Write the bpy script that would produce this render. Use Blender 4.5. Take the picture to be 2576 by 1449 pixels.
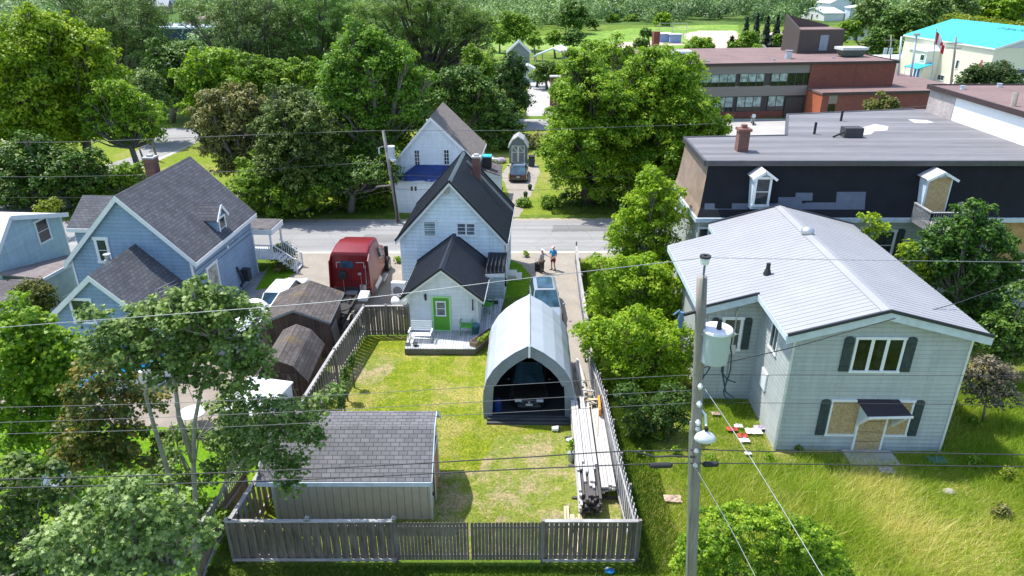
import bpy, math, random
import numpy as np
from mathutils import Vector, Matrix
for o in list(bpy.data.objects): bpy.data.objects.remove(o)
SC = bpy.context.scene; COL = SC.collection
# ---------------------------------------------------------------- camera, sky, sun
FP, TILT, HC, CX, CY = 1786., math.radians(24.5), 19.5, 1288., 724.5
cd = bpy.data.cameras.new('camera'); cam = bpy.data.objects.new('camera', cd); COL.objects.link(cam)
cam.location = (0, 0, HC); cam.rotation_euler = (math.pi/2-TILT, 0, 0)
cd.sensor_width = 36; cd.lens = FP/2576*36; cd.clip_start = .1; cd.clip_end = 6000
SC.camera = cam
W = bpy.data.worlds.new("World"); SC.world = W; W.use_nodes = True
SUNV = Vector((-.40, .25, 1)).normalized()
nt = W.node_tree; nt.nodes.clear()
sky = nt.nodes.new('ShaderNodeTexSky'); sky.sky_type = 'NISHITA'; sky.sun_disc = False
sky.sun_elevation = math.asin(SUNV.z); sky.sun_rotation = math.atan2(SUNV.x, SUNV.y)
bg = nt.nodes.new('ShaderNodeBackground'); bg.inputs[1].default_value = .15
wo = nt.nodes.new('ShaderNodeOutputWorld')
nt.links.new(sky.outputs[0], bg.inputs[0]); nt.links.new(bg.outputs[0], wo.inputs[0])
sl = bpy.data.lights.new('sun', 'SUN'); sl.energy = 3.1; sl.angle = math.radians(.5); sl.color = (1, .965, .9)
so = bpy.data.objects.new('sun', sl); COL.objects.link(so)
so.rotation_euler = (-SUNV).to_track_quat('-Z', 'Y').to_euler(); so.location = (0, 0, 60)
SC.view_settings.view_transform = 'Standard'; SC.view_settings.look = 'None'
SC.view_settings.exposure = 1.03; SC.view_settings.gamma = 1
# ---------------------------------------------------------------- measuring helpers
def ray(px, py):
    x = (px-CX)/FP; y = -(py-CY)/FP
    return Vector((x, math.cos(TILT)+y*math.sin(TILT), -math.sin(TILT)+y*math.cos(TILT)))
def G(px, py, z=0.):
    r = ray(px, py); s = (z-HC)/r.z; return Vector((r.x*s, r.y*s, z))
def V(px, py, Y):
    r = ray(px, py); s = Y/r.y; return Vector((r.x*s, Y, HC+r.z*s))
def dist(px, py, Y):
    return (V(px, py, Y)-Vector((0, 0, HC))).length
class Fr:
    def __init__(s, X, Y, yaw=0, Z=0):
        s.o = Vector((X, Y, Z)); s.a = math.radians(yaw); s.c = math.cos(s.a); s.s = math.sin(s.a)
        s.u = Vector((s.c, -s.s, 0)); s.v = Vector((s.s, s.c, 0))
    def loc(s, p):
        d = Vector(p)-s.o; return Vector((d.dot(s.u), d.dot(s.v), d.z))
    def w(s, x, y, z): return s.o+s.u*x+s.v*y+Vector((0, 0, z))
    def hit(s, px, py, ax, val):
        r = ray(px, py); c = Vector((0, 0, HC))
        if ax == 'z': k = (val+s.o.z-HC)/r.z
        else:
            n = s.u if ax == 'x' else s.v
            k = (val+s.o.dot(n)-c.dot(n))/r.dot(n)
        return s.loc(c+r*k)
# ---------------------------------------------------------------- tagging
def tag(o, label=None, cat=None, group=None, kind=None):
    if label: o['label'] = label
    if cat: o['category'] = cat
    if group: o['group'] = group
    if kind: o['kind'] = kind
    return o
def empty(name, fr_or_loc, label, cat, group=None):
    o = bpy.data.objects.new(name, None); o.empty_display_size = .3; COL.objects.link(o)
    if isinstance(fr_or_loc, Fr):
        o.location = fr_or_loc.o; o.rotation_euler = (0, 0, -fr_or_loc.a)
    else: o.location = fr_or_loc
    return tag(o, label, cat, group)
def copy_tree(o, parent=None):
    c = o.copy(); COL.objects.link(c)
    if parent: c.parent = parent
    for ch in list(o.children): copy_tree(ch, c)
    return c
# ---------------------------------------------------------------- materials
MC = {}
def lin(h):
    if isinstance(h, str):
        r = [int(h[i:i+2], 16)/255 for i in (0, 2, 4)]
        return tuple((c/12.92 if c <= .04045 else ((c+.055)/1.055)**2.4) for c in r)+(1,)
    return tuple(h)+(1,)
class NT:
    def __init__(s, name):
        s.m = bpy.data.materials.new(name); s.m.use_nodes = True; s.t = s.m.node_tree
        s.b = s.t.nodes['Principled BSDF']; s.out = s.t.nodes['Material Output']
    def n(s, ty, **k):
        nd = s.t.nodes.new(ty)
        for a, v in k.items(): setattr(nd, a, v)
        return nd
    def l(s, a, b): s.t.links.new(a, b)
    def coord(s, kind='Object', sc=None):
        c = s.n('ShaderNodeTexCoord'); o = c.outputs[kind]
        if kind == 'World': pass
        if sc:
            m = s.n('ShaderNodeMapping'); m.inputs['Scale'].default_value = sc; s.l(o, m.inputs[0]); o = m.outputs[0]
        return o
    def noise(s, co, scale, detail=3, rough=.55):
        n = s.n('ShaderNodeTexNoise'); n.inputs['Scale'].default_value = scale; n.inputs['Detail'].default_value = detail
        n.inputs['Roughness'].default_value = rough; s.l(co, n.inputs['Vector']); return n.outputs['Fac']
    def ramp(s, fac, stops):
        r = s.n('ShaderNodeValToRGB'); e = r.color_ramp.elements
        e[0].position = stops[0][0]; e[0].color = lin(stops[0][1]); e[1].position = stops[-1][0]; e[1].color = lin(stops[-1][1])
        for p, c in stops[1:-1]:
            x = e.new(p); x.color = lin(c)
        s.l(fac, r.inputs[0]); return r.outputs[0]
    def mix(s, fac, a, b, mode='MIX'):
        m = s.n('ShaderNodeMix', data_type='RGBA', blend_type=mode)
        if isinstance(fac, (int, float)): m.inputs[0].default_value = fac
        else: s.l(fac, m.inputs[0])
        for v, i in ((a, 6), (b, 7)):
            if hasattr(v, 'links'): s.l(v, m.inputs[i])
            else: m.inputs[i].default_value = lin(v)
        return m.outputs[2]
    def math(s, op, a, b=0.):
        m = s.n('ShaderNodeMath', operation=op)
        for v, i in ((a, 0), (b, 1)):
            if hasattr(v, 'links'): s.l(v, m.inputs[i])
            else: m.inputs[i].default_value = v
        return m.outputs[0]
    def bump(s, h, st=.3, d=.02):
        b = s.n('ShaderNodeBump'); b.inputs['Strength'].default_value = st; b.inputs['Distance'].default_value = d
        s.l(h, b.inputs['Height']); s.l(b.outputs[0], s.b.inputs['Normal'])
def M(name, col, rough=.8, metal=0, var=.12, scale=2.5, bump=0, bscale=40, col2=None, coat=0, kind='Object', stretch=None, fine=0):
    if name in MC: return MC[name]
    t = NT(name); c = lin(col)[:3]; co = t.coord(kind, stretch)
    a = tuple(x*(1-var) for x in c); b = lin(col2)[:3] if col2 else tuple(min(1, x*(1+var)) for x in c)
    f = t.noise(co, scale, 5, .6)
    cc = t.ramp(f, [(.32, a), (.68, b)])
    if fine:
        f2 = t.noise(co, bscale, 2); cc = t.mix(1, cc, t.ramp(f2, [(.3, (1-fine,)*3), (.7, (1+fine,)*3)]), 'MULTIPLY')
    t.l(cc, t.b.inputs['Base Color'])
    t.b.inputs['Roughness'].default_value = rough; t.b.inputs['Metallic'].default_value = metal
    t.b.inputs['Coat Weight'].default_value = coat
    if bump: t.bump(t.noise(co, bscale, 3), bump, .03)
    MC[name] = t.m; return t.m
def shingle(name, c1, c2, mortar, sx=.33, sy=.16, moss=None, dirt=.25):
    if name in MC: return MC[name]
    t = NT(name); co = t.coord('UV')
    b = t.n('ShaderNodeTexBrick'); b.inputs['Scale'].default_value = 1
    b.inputs['Brick Width'].default_value = sx; b.inputs['Row Height'].default_value = sy; b.inputs['Mortar Size'].default_value = .012
    b.inputs['Color1'].default_value = lin(c1); b.inputs['Color2'].default_value = lin(c2); b.inputs['Mortar'].default_value = lin(mortar)
    b.inputs['Bias'].default_value = -.1; t.l(co, b.inputs['Vector'])
    n = t.noise(t.coord('Object'), .9, 5, .65)
    c = t.mix(1, b.outputs['Color'], t.ramp(n, [(.3, (1-dirt,)*3), (.7, (1+dirt,)*3)]), 'MULTIPLY')
    n2 = t.noise(t.coord('Object'), 60, 2); c = t.mix(1, c, t.ramp(n2, [(.3, (.8,)*3), (.7, (1.2,)*3)]), 'MULTIPLY')
    if moss:
        m = t.noise(t.coord('Object'), .6, 5, .7); c = t.mix(t.ramp(m, [(.56, (0, 0, 0)), (.66, (.8,)*3)]), c, moss)
    t.l(c, t.b.inputs['Base Color']); t.b.inputs['Roughness'].default_value = .93
    t.bump(b.outputs['Fac'], -.5, .02); MC[name] = t.m; return t.m
def wood(name, c1, c2, rough=.85, pitch=0, horiz=False, gap=(.02, .02, .02)):
    if name in MC: return MC[name]
    t = NT(name); co = t.coord('UV')
    sc = (1.2, 16, 1) if horiz else (16, 1.2, 1)
    mp = t.n('ShaderNodeMapping'); mp.inputs['Scale'].default_value = sc; t.l(co, mp.inputs[0])
    f = t.noise(mp.outputs[0], 1, 5, .6); f3 = t.noise(t.coord('Object'), 1.1, 4)
    c = t.ramp(f, [(.3, c1), (.7, c2)]); c = t.mix(1, c, t.ramp(f3, [(.3, (.75,)*3), (.7, (1.25,)*3)]), 'MULTIPLY')
    if pitch:
        b = t.n('ShaderNodeTexBrick'); b.offset = 0 if not horiz else .5
        b.inputs['Scale'].default_value = 1; b.inputs['Brick Width'].default_value = 50 if horiz else pitch
        b.inputs['Row Height'].default_value = pitch if horiz else 50; b.inputs['Mortar Size'].default_value = .008
        b.inputs['Color1'].default_value = (.8, .8, .8, 1); b.inputs['Color2'].default_value = (1.15, 1.15, 1.15, 1)
        b.inputs['Mortar'].default_value = (.25, .25, .25, 1); t.l(co, b.inputs['Vector'])
        c = t.mix(1, c, b.outputs['Color'], 'MULTIPLY'); t.bump(b.outputs['Fac'], -.4, .01)
    t.l(c, t.b.inputs['Base Color']); t.b.inputs['Roughness'].default_value = rough; MC[name] = t.m; return t.m
def glass(name='window_glass', col=(.035, .045, .05), rough=.06, var=.6, scale=1.6):
    return M(name, col, rough, 0, var, scale)
def leafm(name, dark, mid, light, trans=.38, rough=.5):
    if name in MC: return MC[name]
    t = NT(name); at = t.n('ShaderNodeAttribute', attribute_name='tone')
    c = t.ramp(at.outputs['Fac'], [(0, dark), (.5, mid), (1, light)])
    t.l(c, t.b.inputs['Base Color']); t.b.inputs['Roughness'].default_value = rough
    t.b.inputs['Specular IOR Level'].default_value = .35
    tr = t.n('ShaderNodeBsdfTranslucent'); c2 = t.mix(1, c, (1.25, 1.35, .55), 'MULTIPLY'); t.l(c2, tr.inputs[0])
    mx = t.n('ShaderNodeMixShader'); mx.inputs[0].default_value = trans
    t.l(t.b.outputs[0], mx.inputs[1]); t.l(tr.outputs[0], mx.inputs[2]); t.l(mx.outputs[0], t.out.inputs[0])
    MC[name] = t.m; return t.m
# ---------------------------------------------------------------- mesh builder
class MB:
    def __init__(s): s.v = []; s.f = []
    def poly(s, pts):
        i = len(s.v); s.v += [Vector(p) for p in pts]; s.f.append(list(range(i, i+len(pts)))); return s
    def box(s, x0, y0, z0, x1, y1, z1):
        return s.hexa([(x0, y0, z0), (x1, y0, z0), (x1, y1, z0), (x0, y1, z0), (x0, y0, z1), (x1, y0, z1), (x1, y1, z1), (x0, y1, z1)])
    def hexa(s, p):
        i = len(s.v); s.v += [Vector(q) for q in p]
        for f in ((0, 3, 2, 1), (4, 5, 6, 7), (0, 1, 5, 4), (1, 2, 6, 5), (2, 3, 7, 6), (3, 0, 4, 7)): s.f.append([i+k for k in f])
        return s
    def beam(s, a, b, w, h, up=(0, 0, 1)):
        a, b = Vector(a), Vector(b); d = (b-a).normalized(); up = Vector(up)
        r = d.cross(up)
        if r.length < 1e-4: r = d.cross(Vector((0, 1, 0)))
        r.normalize(); q = r.cross(d); r *= w/2; q *= h/2
        return s.hexa([a-r-q, a+r-q, b+r-q, b-r-q, a-r+q, a+r+q, b+r+q, b-r+q])
    def prism(s, pts, ex):
        ex = Vector(ex); n = len(pts); i = len(s.v); P = [Vector(p) for p in pts]
        s.v += P+[p+ex for p in P]; s.f.append(list(range(i, i+n))[::-1]); s.f.append(list(range(i+n, i+2*n)))
        for k in range(n): s.f.append([i+k, i+(k+1) % n, i+n+(k+1) % n, i+n+k])
        return s
    def tube(s, pts, rs, n=8, cap=True):
        pts = [Vector(p) for p in pts]
        if not hasattr(rs, '__len__'): rs = [rs]*len(pts)
        i = len(s.v); ref = None
        for k, p in enumerate(pts):
            d = (pts[min(k+1, len(pts)-1)]-pts[max(k-1, 0)]).normalized()
            if ref is None: ref = Vector((1, 0, 0)) if abs(d.x) < .9 else Vector((0, 1, 0))
            a = (ref-d*ref.dot(d)).normalized(); ref = a; b = d.cross(a)
            for j in range(n):
                t = 2*math.pi*j/n; s.v.append(p+(a*math.cos(t)+b*math.sin(t))*rs[k])
        for k in range(len(pts)-1):
            for j in range(n):
                q = i+k*n; s.f.append([q+j, q+(j+1) % n, q+n+(j+1) % n, q+n+j])
        if cap: s.f.append([i+j for j in range(n)][::-1]); s.f.append([i+(len(pts)-1)*n+j for j in range(n)])
        return s
    def loft(s, secs, cap=True):
        i = len(s.v); n = len(secs[0])
        for c in secs: s.v += [Vector(p) for p in c]
        for k in range(len(secs)-1):
            for j in range(n):
                q = i+k*n; s.f.append([q+j, q+(j+1) % n, q+n+(j+1) % n, q+n+j])
        if cap: s.f.append([i+j for j in range(n)][::-1]); s.f.append([i+(len(secs)-1)*n+j for j in range(n)])
        return s
    def ball(s, c, r, n=10, m=6):
        c = Vector(c); r = Vector(r) if hasattr(r, '__len__') else Vector((r, r, r)); secs = []
        for k in range(m+1):
            t = -math.pi/2+math.pi*k/m; q = max(math.cos(t), .02)
            secs.append([c+Vector((r.x*q*math.cos(2*math.pi*j/n), r.y*q*math.sin(2*math.pi*j/n), r.z*math.sin(t))) for j in range(n)])
        return s.loft(secs)
    def build(s, name, mat, parent=None, world=False, smooth=False, label=None, bevel=0, kind=None):
        V_ = s.v
        if parent is not None and world:
            r = parent
            while r.parent: r = r.parent
            mi = (Matrix.Translation(r.location) @ r.rotation_euler.to_matrix().to_4x4()).inverted(); V_ = [mi @ v for v in V_]
        me = bpy.data.meshes.new(name); me.from_pydata([tuple(v) for v in V_], [], s.f); me.update()
        uv = me.uv_layers.new(name='UVMap'); Z = Vector((0, 0, 1))
        for p in me.polygons:
            n = p.normal; u = Z.cross(n)
            if u.length < .02: u = Vector((1, 0, 0)); v = Vector((0, 1, 0))
            else:
                u.normalize(); v = n.cross(u)
            for li in p.loop_indices:
                c = me.vertices[me.loops[li].vertex_index].co; uv.data[li].uv = (c.dot(u), c.dot(v))
        me.materials.append(mat)
        if smooth: me.shade_smooth()
        o = bpy.data.objects.new(name, me); COL.objects.link(o)
        if parent is not None: o.parent = parent
        if bevel:
            b = o.modifiers.new('bevel', 'BEVEL'); b.width = bevel; b.segments = 2; b.limit_method = 'ANGLE'
        if label: o['label'] = label
        if kind: o['kind'] = kind
        return o
def sheet(name, pts, mat, z=0., kind='structure', jit=0, seed=1):
    """flat polygon at height z; jit roughens the outline"""
    P = [Vector((p[0], p[1], z)) for p in pts]
    if jit:
        rnd = random.Random(seed); Q = []
        for i, a in enumerate(P):
            b = P[(i+1) % len(P)]; n = max(1, int((b-a).length/(jit*3)))
            for k in range(n):
                q = a.lerp(b, k/n); Q.append(q+Vector((rnd.uniform(-jit, jit), rnd.uniform(-jit, jit), 0)))
        P = Q
    o = MB().poly(P).build(name, mat); o['kind'] = kind; return o
def clip_poly(p, a, b):
    for sgn, lim in ((1, a), (-1, -b)):
        q = []
        for i in range(len(p)):
            c, d = p[i], p[(i+1) % len(p)]; cc, dd = sgn*c[1]-lim, sgn*d[1]-lim
            if cc >= 0: q.append(c)
            if (cc >= 0) != (dd >= 0):
                t = cc/(cc-dd); q.append((c[0]+(d[0]-c[0])*t, c[1]+(d[1]-c[1])*t))
        p = q
        if len(p) < 3: return []
    return p
def lap(mb, P, U, N, poly, step=.2, out=.022):
    """clapboards: convex 2-D polygon (u, z) on the plane P + u*U + z*Z, bottoms pushed out along N"""
    P, U, N = Vector(P), Vector(U), Vector(N); Z = Vector((0, 0, 1))
    if U.cross(Z).dot(N) < 0: poly = poly[::-1]
    z0 = min(p[1] for p in poly); z1 = max(p[1] for p in poly); k = z0
    while k < z1-1e-4:
        c = clip_poly(poly, k, min(k+step, z1))
        if len(c) >= 3:
            mb.poly([P+U*u+Z*z+N*(out*(1-(z-k)/step)) for u, z in c])
            lo = [q for q in c if q[1] < k+1e-4]
            if len(lo) >= 2:
                a = min(lo); b = max(lo)
                mb.poly([P+U*a[0]+Z*k, P+U*b[0]+Z*k, P+U*b[0]+Z*k+N*out, P+U*a[0]+Z*k+N*out])
        k += step
def build_each(mb, name, mat, parent, **k):
    """every separate piece of the builder becomes a part of its own"""
    par = list(range(len(mb.v)))
    def fd(i):
        while par[i] != i: par[i] = par[par[i]]; i = par[i]
        return i
    for f in mb.f:
        for q in f[1:]: par[fd(q)] = fd(f[0])
    G_ = {}
    for f in mb.f: G_.setdefault(fd(f[0]), []).append(f)
    for fs in G_.values():
        ids = sorted({i for f in fs for i in f}); mp = {i: j for j, i in enumerate(ids)}; n = MB(); n.v = [mb.v[i] for i in ids]; n.f = [[mp[i] for i in f] for f in fs]; n.build(name, mat, parent, **k)
X_, Y_, Z_ = Vector((1, 0, 0)), Vector((0, 1, 0)), Vector((0, 0, 1))
def siding(name, col, step=.2, seam_shade=.6, width=3.7, mort=.016, var=.05, dirt=.13):
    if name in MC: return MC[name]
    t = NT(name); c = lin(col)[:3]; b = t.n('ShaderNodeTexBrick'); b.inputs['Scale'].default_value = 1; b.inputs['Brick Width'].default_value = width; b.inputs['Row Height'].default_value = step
    b.inputs['Mortar Size'].default_value = mort; b.inputs['Mortar Smooth'].default_value = .5; b.inputs['Color1'].default_value = tuple(x*(1-var) for x in c)+(1,); b.inputs['Color2'].default_value = tuple(min(1, x*(1+var)) for x in c)+(1,); b.inputs['Mortar'].default_value = tuple(x*seam_shade for x in c)+(1,)  # dark course lines: shade under the laps painted into the colour, with the joints
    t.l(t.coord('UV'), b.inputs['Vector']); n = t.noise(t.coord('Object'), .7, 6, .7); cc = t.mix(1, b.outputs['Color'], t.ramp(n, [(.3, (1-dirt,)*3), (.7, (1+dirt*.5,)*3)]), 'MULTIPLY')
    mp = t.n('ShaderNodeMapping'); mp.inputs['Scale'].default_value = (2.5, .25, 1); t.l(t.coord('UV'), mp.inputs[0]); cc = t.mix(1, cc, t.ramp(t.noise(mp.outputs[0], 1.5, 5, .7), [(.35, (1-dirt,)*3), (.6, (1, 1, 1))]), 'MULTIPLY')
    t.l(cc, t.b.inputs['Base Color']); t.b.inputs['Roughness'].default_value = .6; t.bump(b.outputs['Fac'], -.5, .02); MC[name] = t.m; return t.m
WHITE = M('white_trim_paint', (.78, .8, .8), .5, var=.05)
GLS = glass()
def window(root, P, U, N, w, h, mull=(1, 1), fmat=None, gmat=None, fw=.09, name='window', z0=.015, label=None, pane=None, sash=None):
    """frame proud of the wall, pane set in it; mull = columns, rows; child panes"""
    P, U, N = Vector(P), Vector(U), Vector(N); fmat = fmat or WHITE; mb = MB()
    def bx(u0, v0, u1, v1, n0, n1):
        mb.hexa([P+U*a+Z_*b+N*c for a, b, c in ((u0, v0, n1), (u1, v0, n1), (u1, v0, n0), (u0, v0, n0), (u0, v1, n1), (u1, v1, n1), (u1, v1, n0), (u0, v1, n0))])
    bx(-fw, 0, 0, h, z0, z0+.06); bx(w, 0, w+fw, h, z0, z0+.06); bx(-fw*1.3, h, w+fw*1.3, h+fw*1.2, z0, z0+.075); bx(-fw*1.3, -fw, w+fw*1.3, 0, z0, z0+.085)
    t = sash or .035
    for i in range(1, mull[0]):
        u = w*i/mull[0]; bx(u-t/2, 0, u+t/2, h, z0+.01, z0+.045)
    for j in range(1, mull[1]):
        v = h*j/mull[1]; bx(0, v-t/2, w, v+t/2, z0+.01, z0+.04)
    f = mb.build(name, fmat, root, label=label)
    g = MB(); q = [P+N*(z0+.02), P+U*w+N*(z0+.02), P+U*w+Z_*h+N*(z0+.02), P+Z_*h+N*(z0+.02)]
    g.prism(q, -N*.03).build(pane or 'pane', gmat or GLS, f); return f
def win_px(root, fr, ax, val, a, b, out, **k):
    """window traced by two opposite corners on a wall plane of the frame"""
    p = fr.hit(a[0], a[1], ax, val); q = fr.hit(b[0], b[1], ax, val)
    if ax == 'y':
        x0, x1 = sorted((p.x, q.x)); z0, z1 = sorted((p.z, q.z)); return window(root, (x0, val, z0), X_, Vector((0, out, 0)), x1-x0, z1-z0, **k)
    y0, y1 = sorted((p.y, q.y)); z0, z1 = sorted((p.z, q.z)); return window(root, (val, y0, z0), Y_, Vector((out, 0, 0)), y1-y0, z1-z0, **k)
def gable_walls(root, x0, x1, y0, y1, ez, pz, mat, z0=0, step=.2, px=None, name='wall', out=.022, ez2=None):
    """lap-sided body, ridge along y; ez2: eave height on the right"""
    px = (x0+x1)/2 if px is None else px; ez2 = ez if ez2 is None else ez2; mb = MB()
    pent = [(x0, z0), (x1, z0), (x1, ez2), (px, pz), (x0, ez)]
    lap(mb, (0, y0, 0), X_, -Y_, pent, step, out); lap(mb, (0, y1, 0), X_, Y_, pent, step, out)
    lap(mb, (x0, 0, 0), Y_, -X_, [(y0, z0), (y1, z0), (y1, ez), (y0, ez)], step, out)
    lap(mb, (x1, 0, 0), Y_, X_, [(y0, z0), (y1, z0), (y1, ez2), (y0, ez2)], step, out)
    w = mb.build(name, mat, root)
    c = MB(); t = .05
    for x in (x0, x1):
        for y in (y0, y1):
            e = ez if x == x0 else ez2
            c.box(x-t, y-t, z0, x+t, y+t, e-.1)
    build_each(c, 'corner_trim', WHITE, root); return w
def slab(mb, a, b, c, d, t):
    """roof slab from its four top corners a,b (eave) c,d (ridge) with thickness t downwards"""
    n = (Vector(b)-Vector(a)).cross(Vector(d)-Vector(a)).normalized()
    if n.z < 0: n = -n
    P = [Vector(p) for p in (a, b, c, d)]
    mb.hexa([p-n*t for p in P]+P)
def gable_roof(root, x0, x1, y0, y1, ez, pz, mat, oh=.3, ofr=.3, obk=.3, px=None, t=.1, ribs=0, ribh=.03, ribw=.05, ez2=None, name='roof', trim=WHITE, fas=.2, cap=None, capw=.18, edge=None):
    """ridge along y. ez/pz are heights at wall line; eaves extend by oh along the slope"""
    px = (x0+x1)/2 if px is None else px; ez2 = ez if ez2 is None else ez2
    sl = (pz-ez)/(px-x0); sr = (pz-ez2)/(x1-px); ya, yb = y0-ofr, y1+obk; mb = MB()
    L0, L1 = (x0-oh, ez-sl*oh+t), (px, pz+t); R0 = (x1+oh, ez2-sr*oh+t)
    slab(mb, (L0[0], ya, L0[1]), (L0[0], yb, L0[1]), (px, yb, L1[1]), (px, ya, L1[1]), t)
    slab(mb, (R0[0], ya, R0[1]), (R0[0], yb, R0[1]), (px, yb, L1[1]), (px, ya, L1[1]), t)
    if ribs:
        for (ex, ezz) in (L0, R0):
            n = Vector((-(L1[1]-ezz), 0, (px-ex))) if px > ex else Vector(((L1[1]-ezz), 0, (ex-px)))
            n.normalize(); k = ya+ribs/2
            while k < yb:
                a = Vector((ex, k, ezz)); b = Vector((px, k, L1[1])); h = n*ribh; w = Vector((0, ribw/2, 0))
                mb.poly([a-w, b-w, b-w*.5+h, a-w*.5+h]); mb.poly([a-w*.5+h, b-w*.5+h, b+w*.5+h, a+w*.5+h]); mb.poly([a+w*.5+h, b+w*.5+h, b+w, a+w]); k += ribs
    rf = mb.build(name, mat, root)
    f = MB()
    for yy, s_ in ((ya, -1), (yb, 1)):
        for (ex, ezz) in (L0, R0):
            y2 = yy+s_*.03
            f.hexa([(ex, yy, ezz-t-fas), (px, yy, L1[1]-t-fas), (px, y2, L1[1]-t-fas), (ex, y2, ezz-t-fas), (ex, yy, ezz-.02), (px, yy, L1[1]-.02), (px, y2, L1[1]-.02), (ex, y2, ezz-.02)])
    for (ex, ezz), s_ in ((L0, -1), (R0, 1)):
        f.box(min(ex, ex+s_*.03), ya, ezz-t-fas*.6, max(ex, ex+s_*.03), yb, ezz-.02)
    f.build('fascia', trim, rf)
    if cap:
        c = MB()
        for (ex, ezz) in (L0, R0):
            d = Vector((ex-px, 0, ezz-L1[1])).normalized()*capw; up = Vector((0, 0, ribh+.012))
            a = Vector((px, ya-.01, L1[1]))+up; b = Vector((px, yb+.01, L1[1]))+up
            c.poly([a, b, b+d, a+d])
        c.build('ridge_cap', cap, rf)
    if edge:
        c = MB()
        for yy in (ya-.035, yb+.035):
            for (ex, ezz) in (L0, R0): c.beam((ex, yy, ezz+.02), (px, yy, L1[1]+.02), .08, .13)
        build_each(c, 'edge_flashing', edge, rf)
    return rf
def chimney(root, x, y, z0, z1, w=.55, d=.55, mat=None, cap=True):
    b = MB().box(x-w/2, y-d/2, z0, x+w/2, y+d/2, z1).build('chimney', mat or BRICK, root)
    c = MB().box(x-w/2-.05, y-d/2-.05, z1, x+w/2+.05, y+d/2+.05, z1+.1).box(x-.15, y-.15, z1+.1, x+.15, y+.15, z1+.22)
    c.build('chimney_cap', CONC, b); return b
BRICK = shingle('red_brick', (.22, .06, .04), (.14, .045, .035), (.2, .17, .15), .24, .08, dirt=.3)
CONC = M('concrete', (.42, .41, .38), .9, var=.15, scale=1.5, bump=.2)
OSB = M('osb_board', (.44, .30, .14), .85, var=.3, scale=14, col2=(.55, .42, .22), fine=.25, bscale=60)
BLACK = M('black_rubber', (.02, .02, .022), .7)
METAL = M('galvanised_metal', (.5, .52, .54), .4, .6, var=.1)
def text_mesh(name, body, size, mat, parent, loc, rot, ext=.006):
    tx = bpy.data.curves.new(name, 'FONT'); tx.body = body; tx.size = size; tx.extrude = ext; tx.align_x = 'CENTER'; tx.align_y = 'CENTER'
    to = bpy.data.objects.new(name+'_src', tx); COL.objects.link(to); bpy.context.view_layer.update()
    me = bpy.data.meshes.new_from_object(to.evaluated_get(bpy.context.evaluated_depsgraph_get())); bpy.data.objects.remove(to); bpy.data.curves.remove(tx)
    me.materials.clear(); me.materials.append(mat); o = bpy.data.objects.new(name, me); COL.objects.link(o); o.parent = parent; o.location = loc; o.rotation_euler = rot; return o
# ================================================================= THE GROUND
def grass_mat(name, g1, g2, dry, dry_lo=.5, dry_hi=.62, sc=.25, far=False, soil=None):
    t = NT(name); co = t.coord('Object')
    c = t.ramp(t.noise(co, sc*5, 6, .65), [(.3, g1), (.7, g2)])
    d = t.noise(co, sc, 7, .68); c = t.mix(t.ramp(d, [(dry_lo, (0, 0, 0)), (dry_hi, (1, 1, 1))]), c, dry)
    if soil:
        e = t.noise(co, sc*2.7, 7, .72); c = t.mix(t.ramp(e, [(.57, (0, 0, 0)), (.63, (.9,)*3)]), c, soil)
    fine = t.noise(co, 9 if not far else .8, 5, .85); c = t.mix(1, c, t.ramp(fine, [(.3, (.4,)*3), (.7, (1.6,)*3)]), 'MULTIPLY')
    mot = t.noise(co, 2.2 if not far else .1, 5, .75); c = t.mix(1, c, t.ramp(mot, [(.34, (.74, .84, .8)), (.66, (1.22, 1.12, 1.1))]), 'MULTIPLY')
    t.l(c, t.b.inputs['Base Color']); t.b.inputs['Roughness'].default_value = .95; t.b.inputs['Specular IOR Level'].default_value = .1
    t.bump(t.noise(co, 22, 4, .8), .9, .06); MC[name] = t.m; return t.m
GR = grass_mat('rough_grass', (.085, .15, .018), (.15, .22, .03), (.25, .24, .07), .52, .68, .12)
LAWN = grass_mat('mown_lawn', (.16, .23, .016), (.28, .31, .03), (.37, .33, .10), .46, .62, .45)
DRY = grass_mat('worn_lawn', (.2, .25, .04), (.27, .30, .06), (.38, .32, .17), .47, .6, .55, soil=(.36, .30, .2))
FGR = grass_mat('park_grass', (.15, .27, .04), (.2, .31, .06), (.27, .33, .1), .5, .6, .02, far=True)
BRT = grass_mat('neighbour_lawn', (.12, .26, .01), (.16, .3, .015), (.24, .32, .04), .55, .7, .3)
def gravel_mat(name, a, b, spot=None):
    t = NT(name); co = t.coord('Object'); c = t.ramp(t.noise(co, .5, 7, .7), [(.3, a), (.7, b)])
    c = t.mix(1, c, t.ramp(t.noise(co, 26, 4, .85), [(.3, (.6,)*3), (.7, (1.4,)*3)]), 'MULTIPLY')
    if spot: c = t.mix(t.ramp(t.noise(co, .8, 6, .75), [(.55, (0, 0, 0)), (.66, (.8,)*3)]), c, spot)
    t.l(c, t.b.inputs['Base Color']); t.b.inputs['Roughness'].default_value = .95; t.bump(t.noise(co, 35, 3, .8), .8, .03)
    MC[name] = t.m; return t.m
GRAV = gravel_mat('gravel', (.27, .24, .20), (.37, .33, .28), (.36, .29, .22))
DIRT = gravel_mat('bare_dirt', (.3, .25, .18), (.4, .34, .25))
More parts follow.
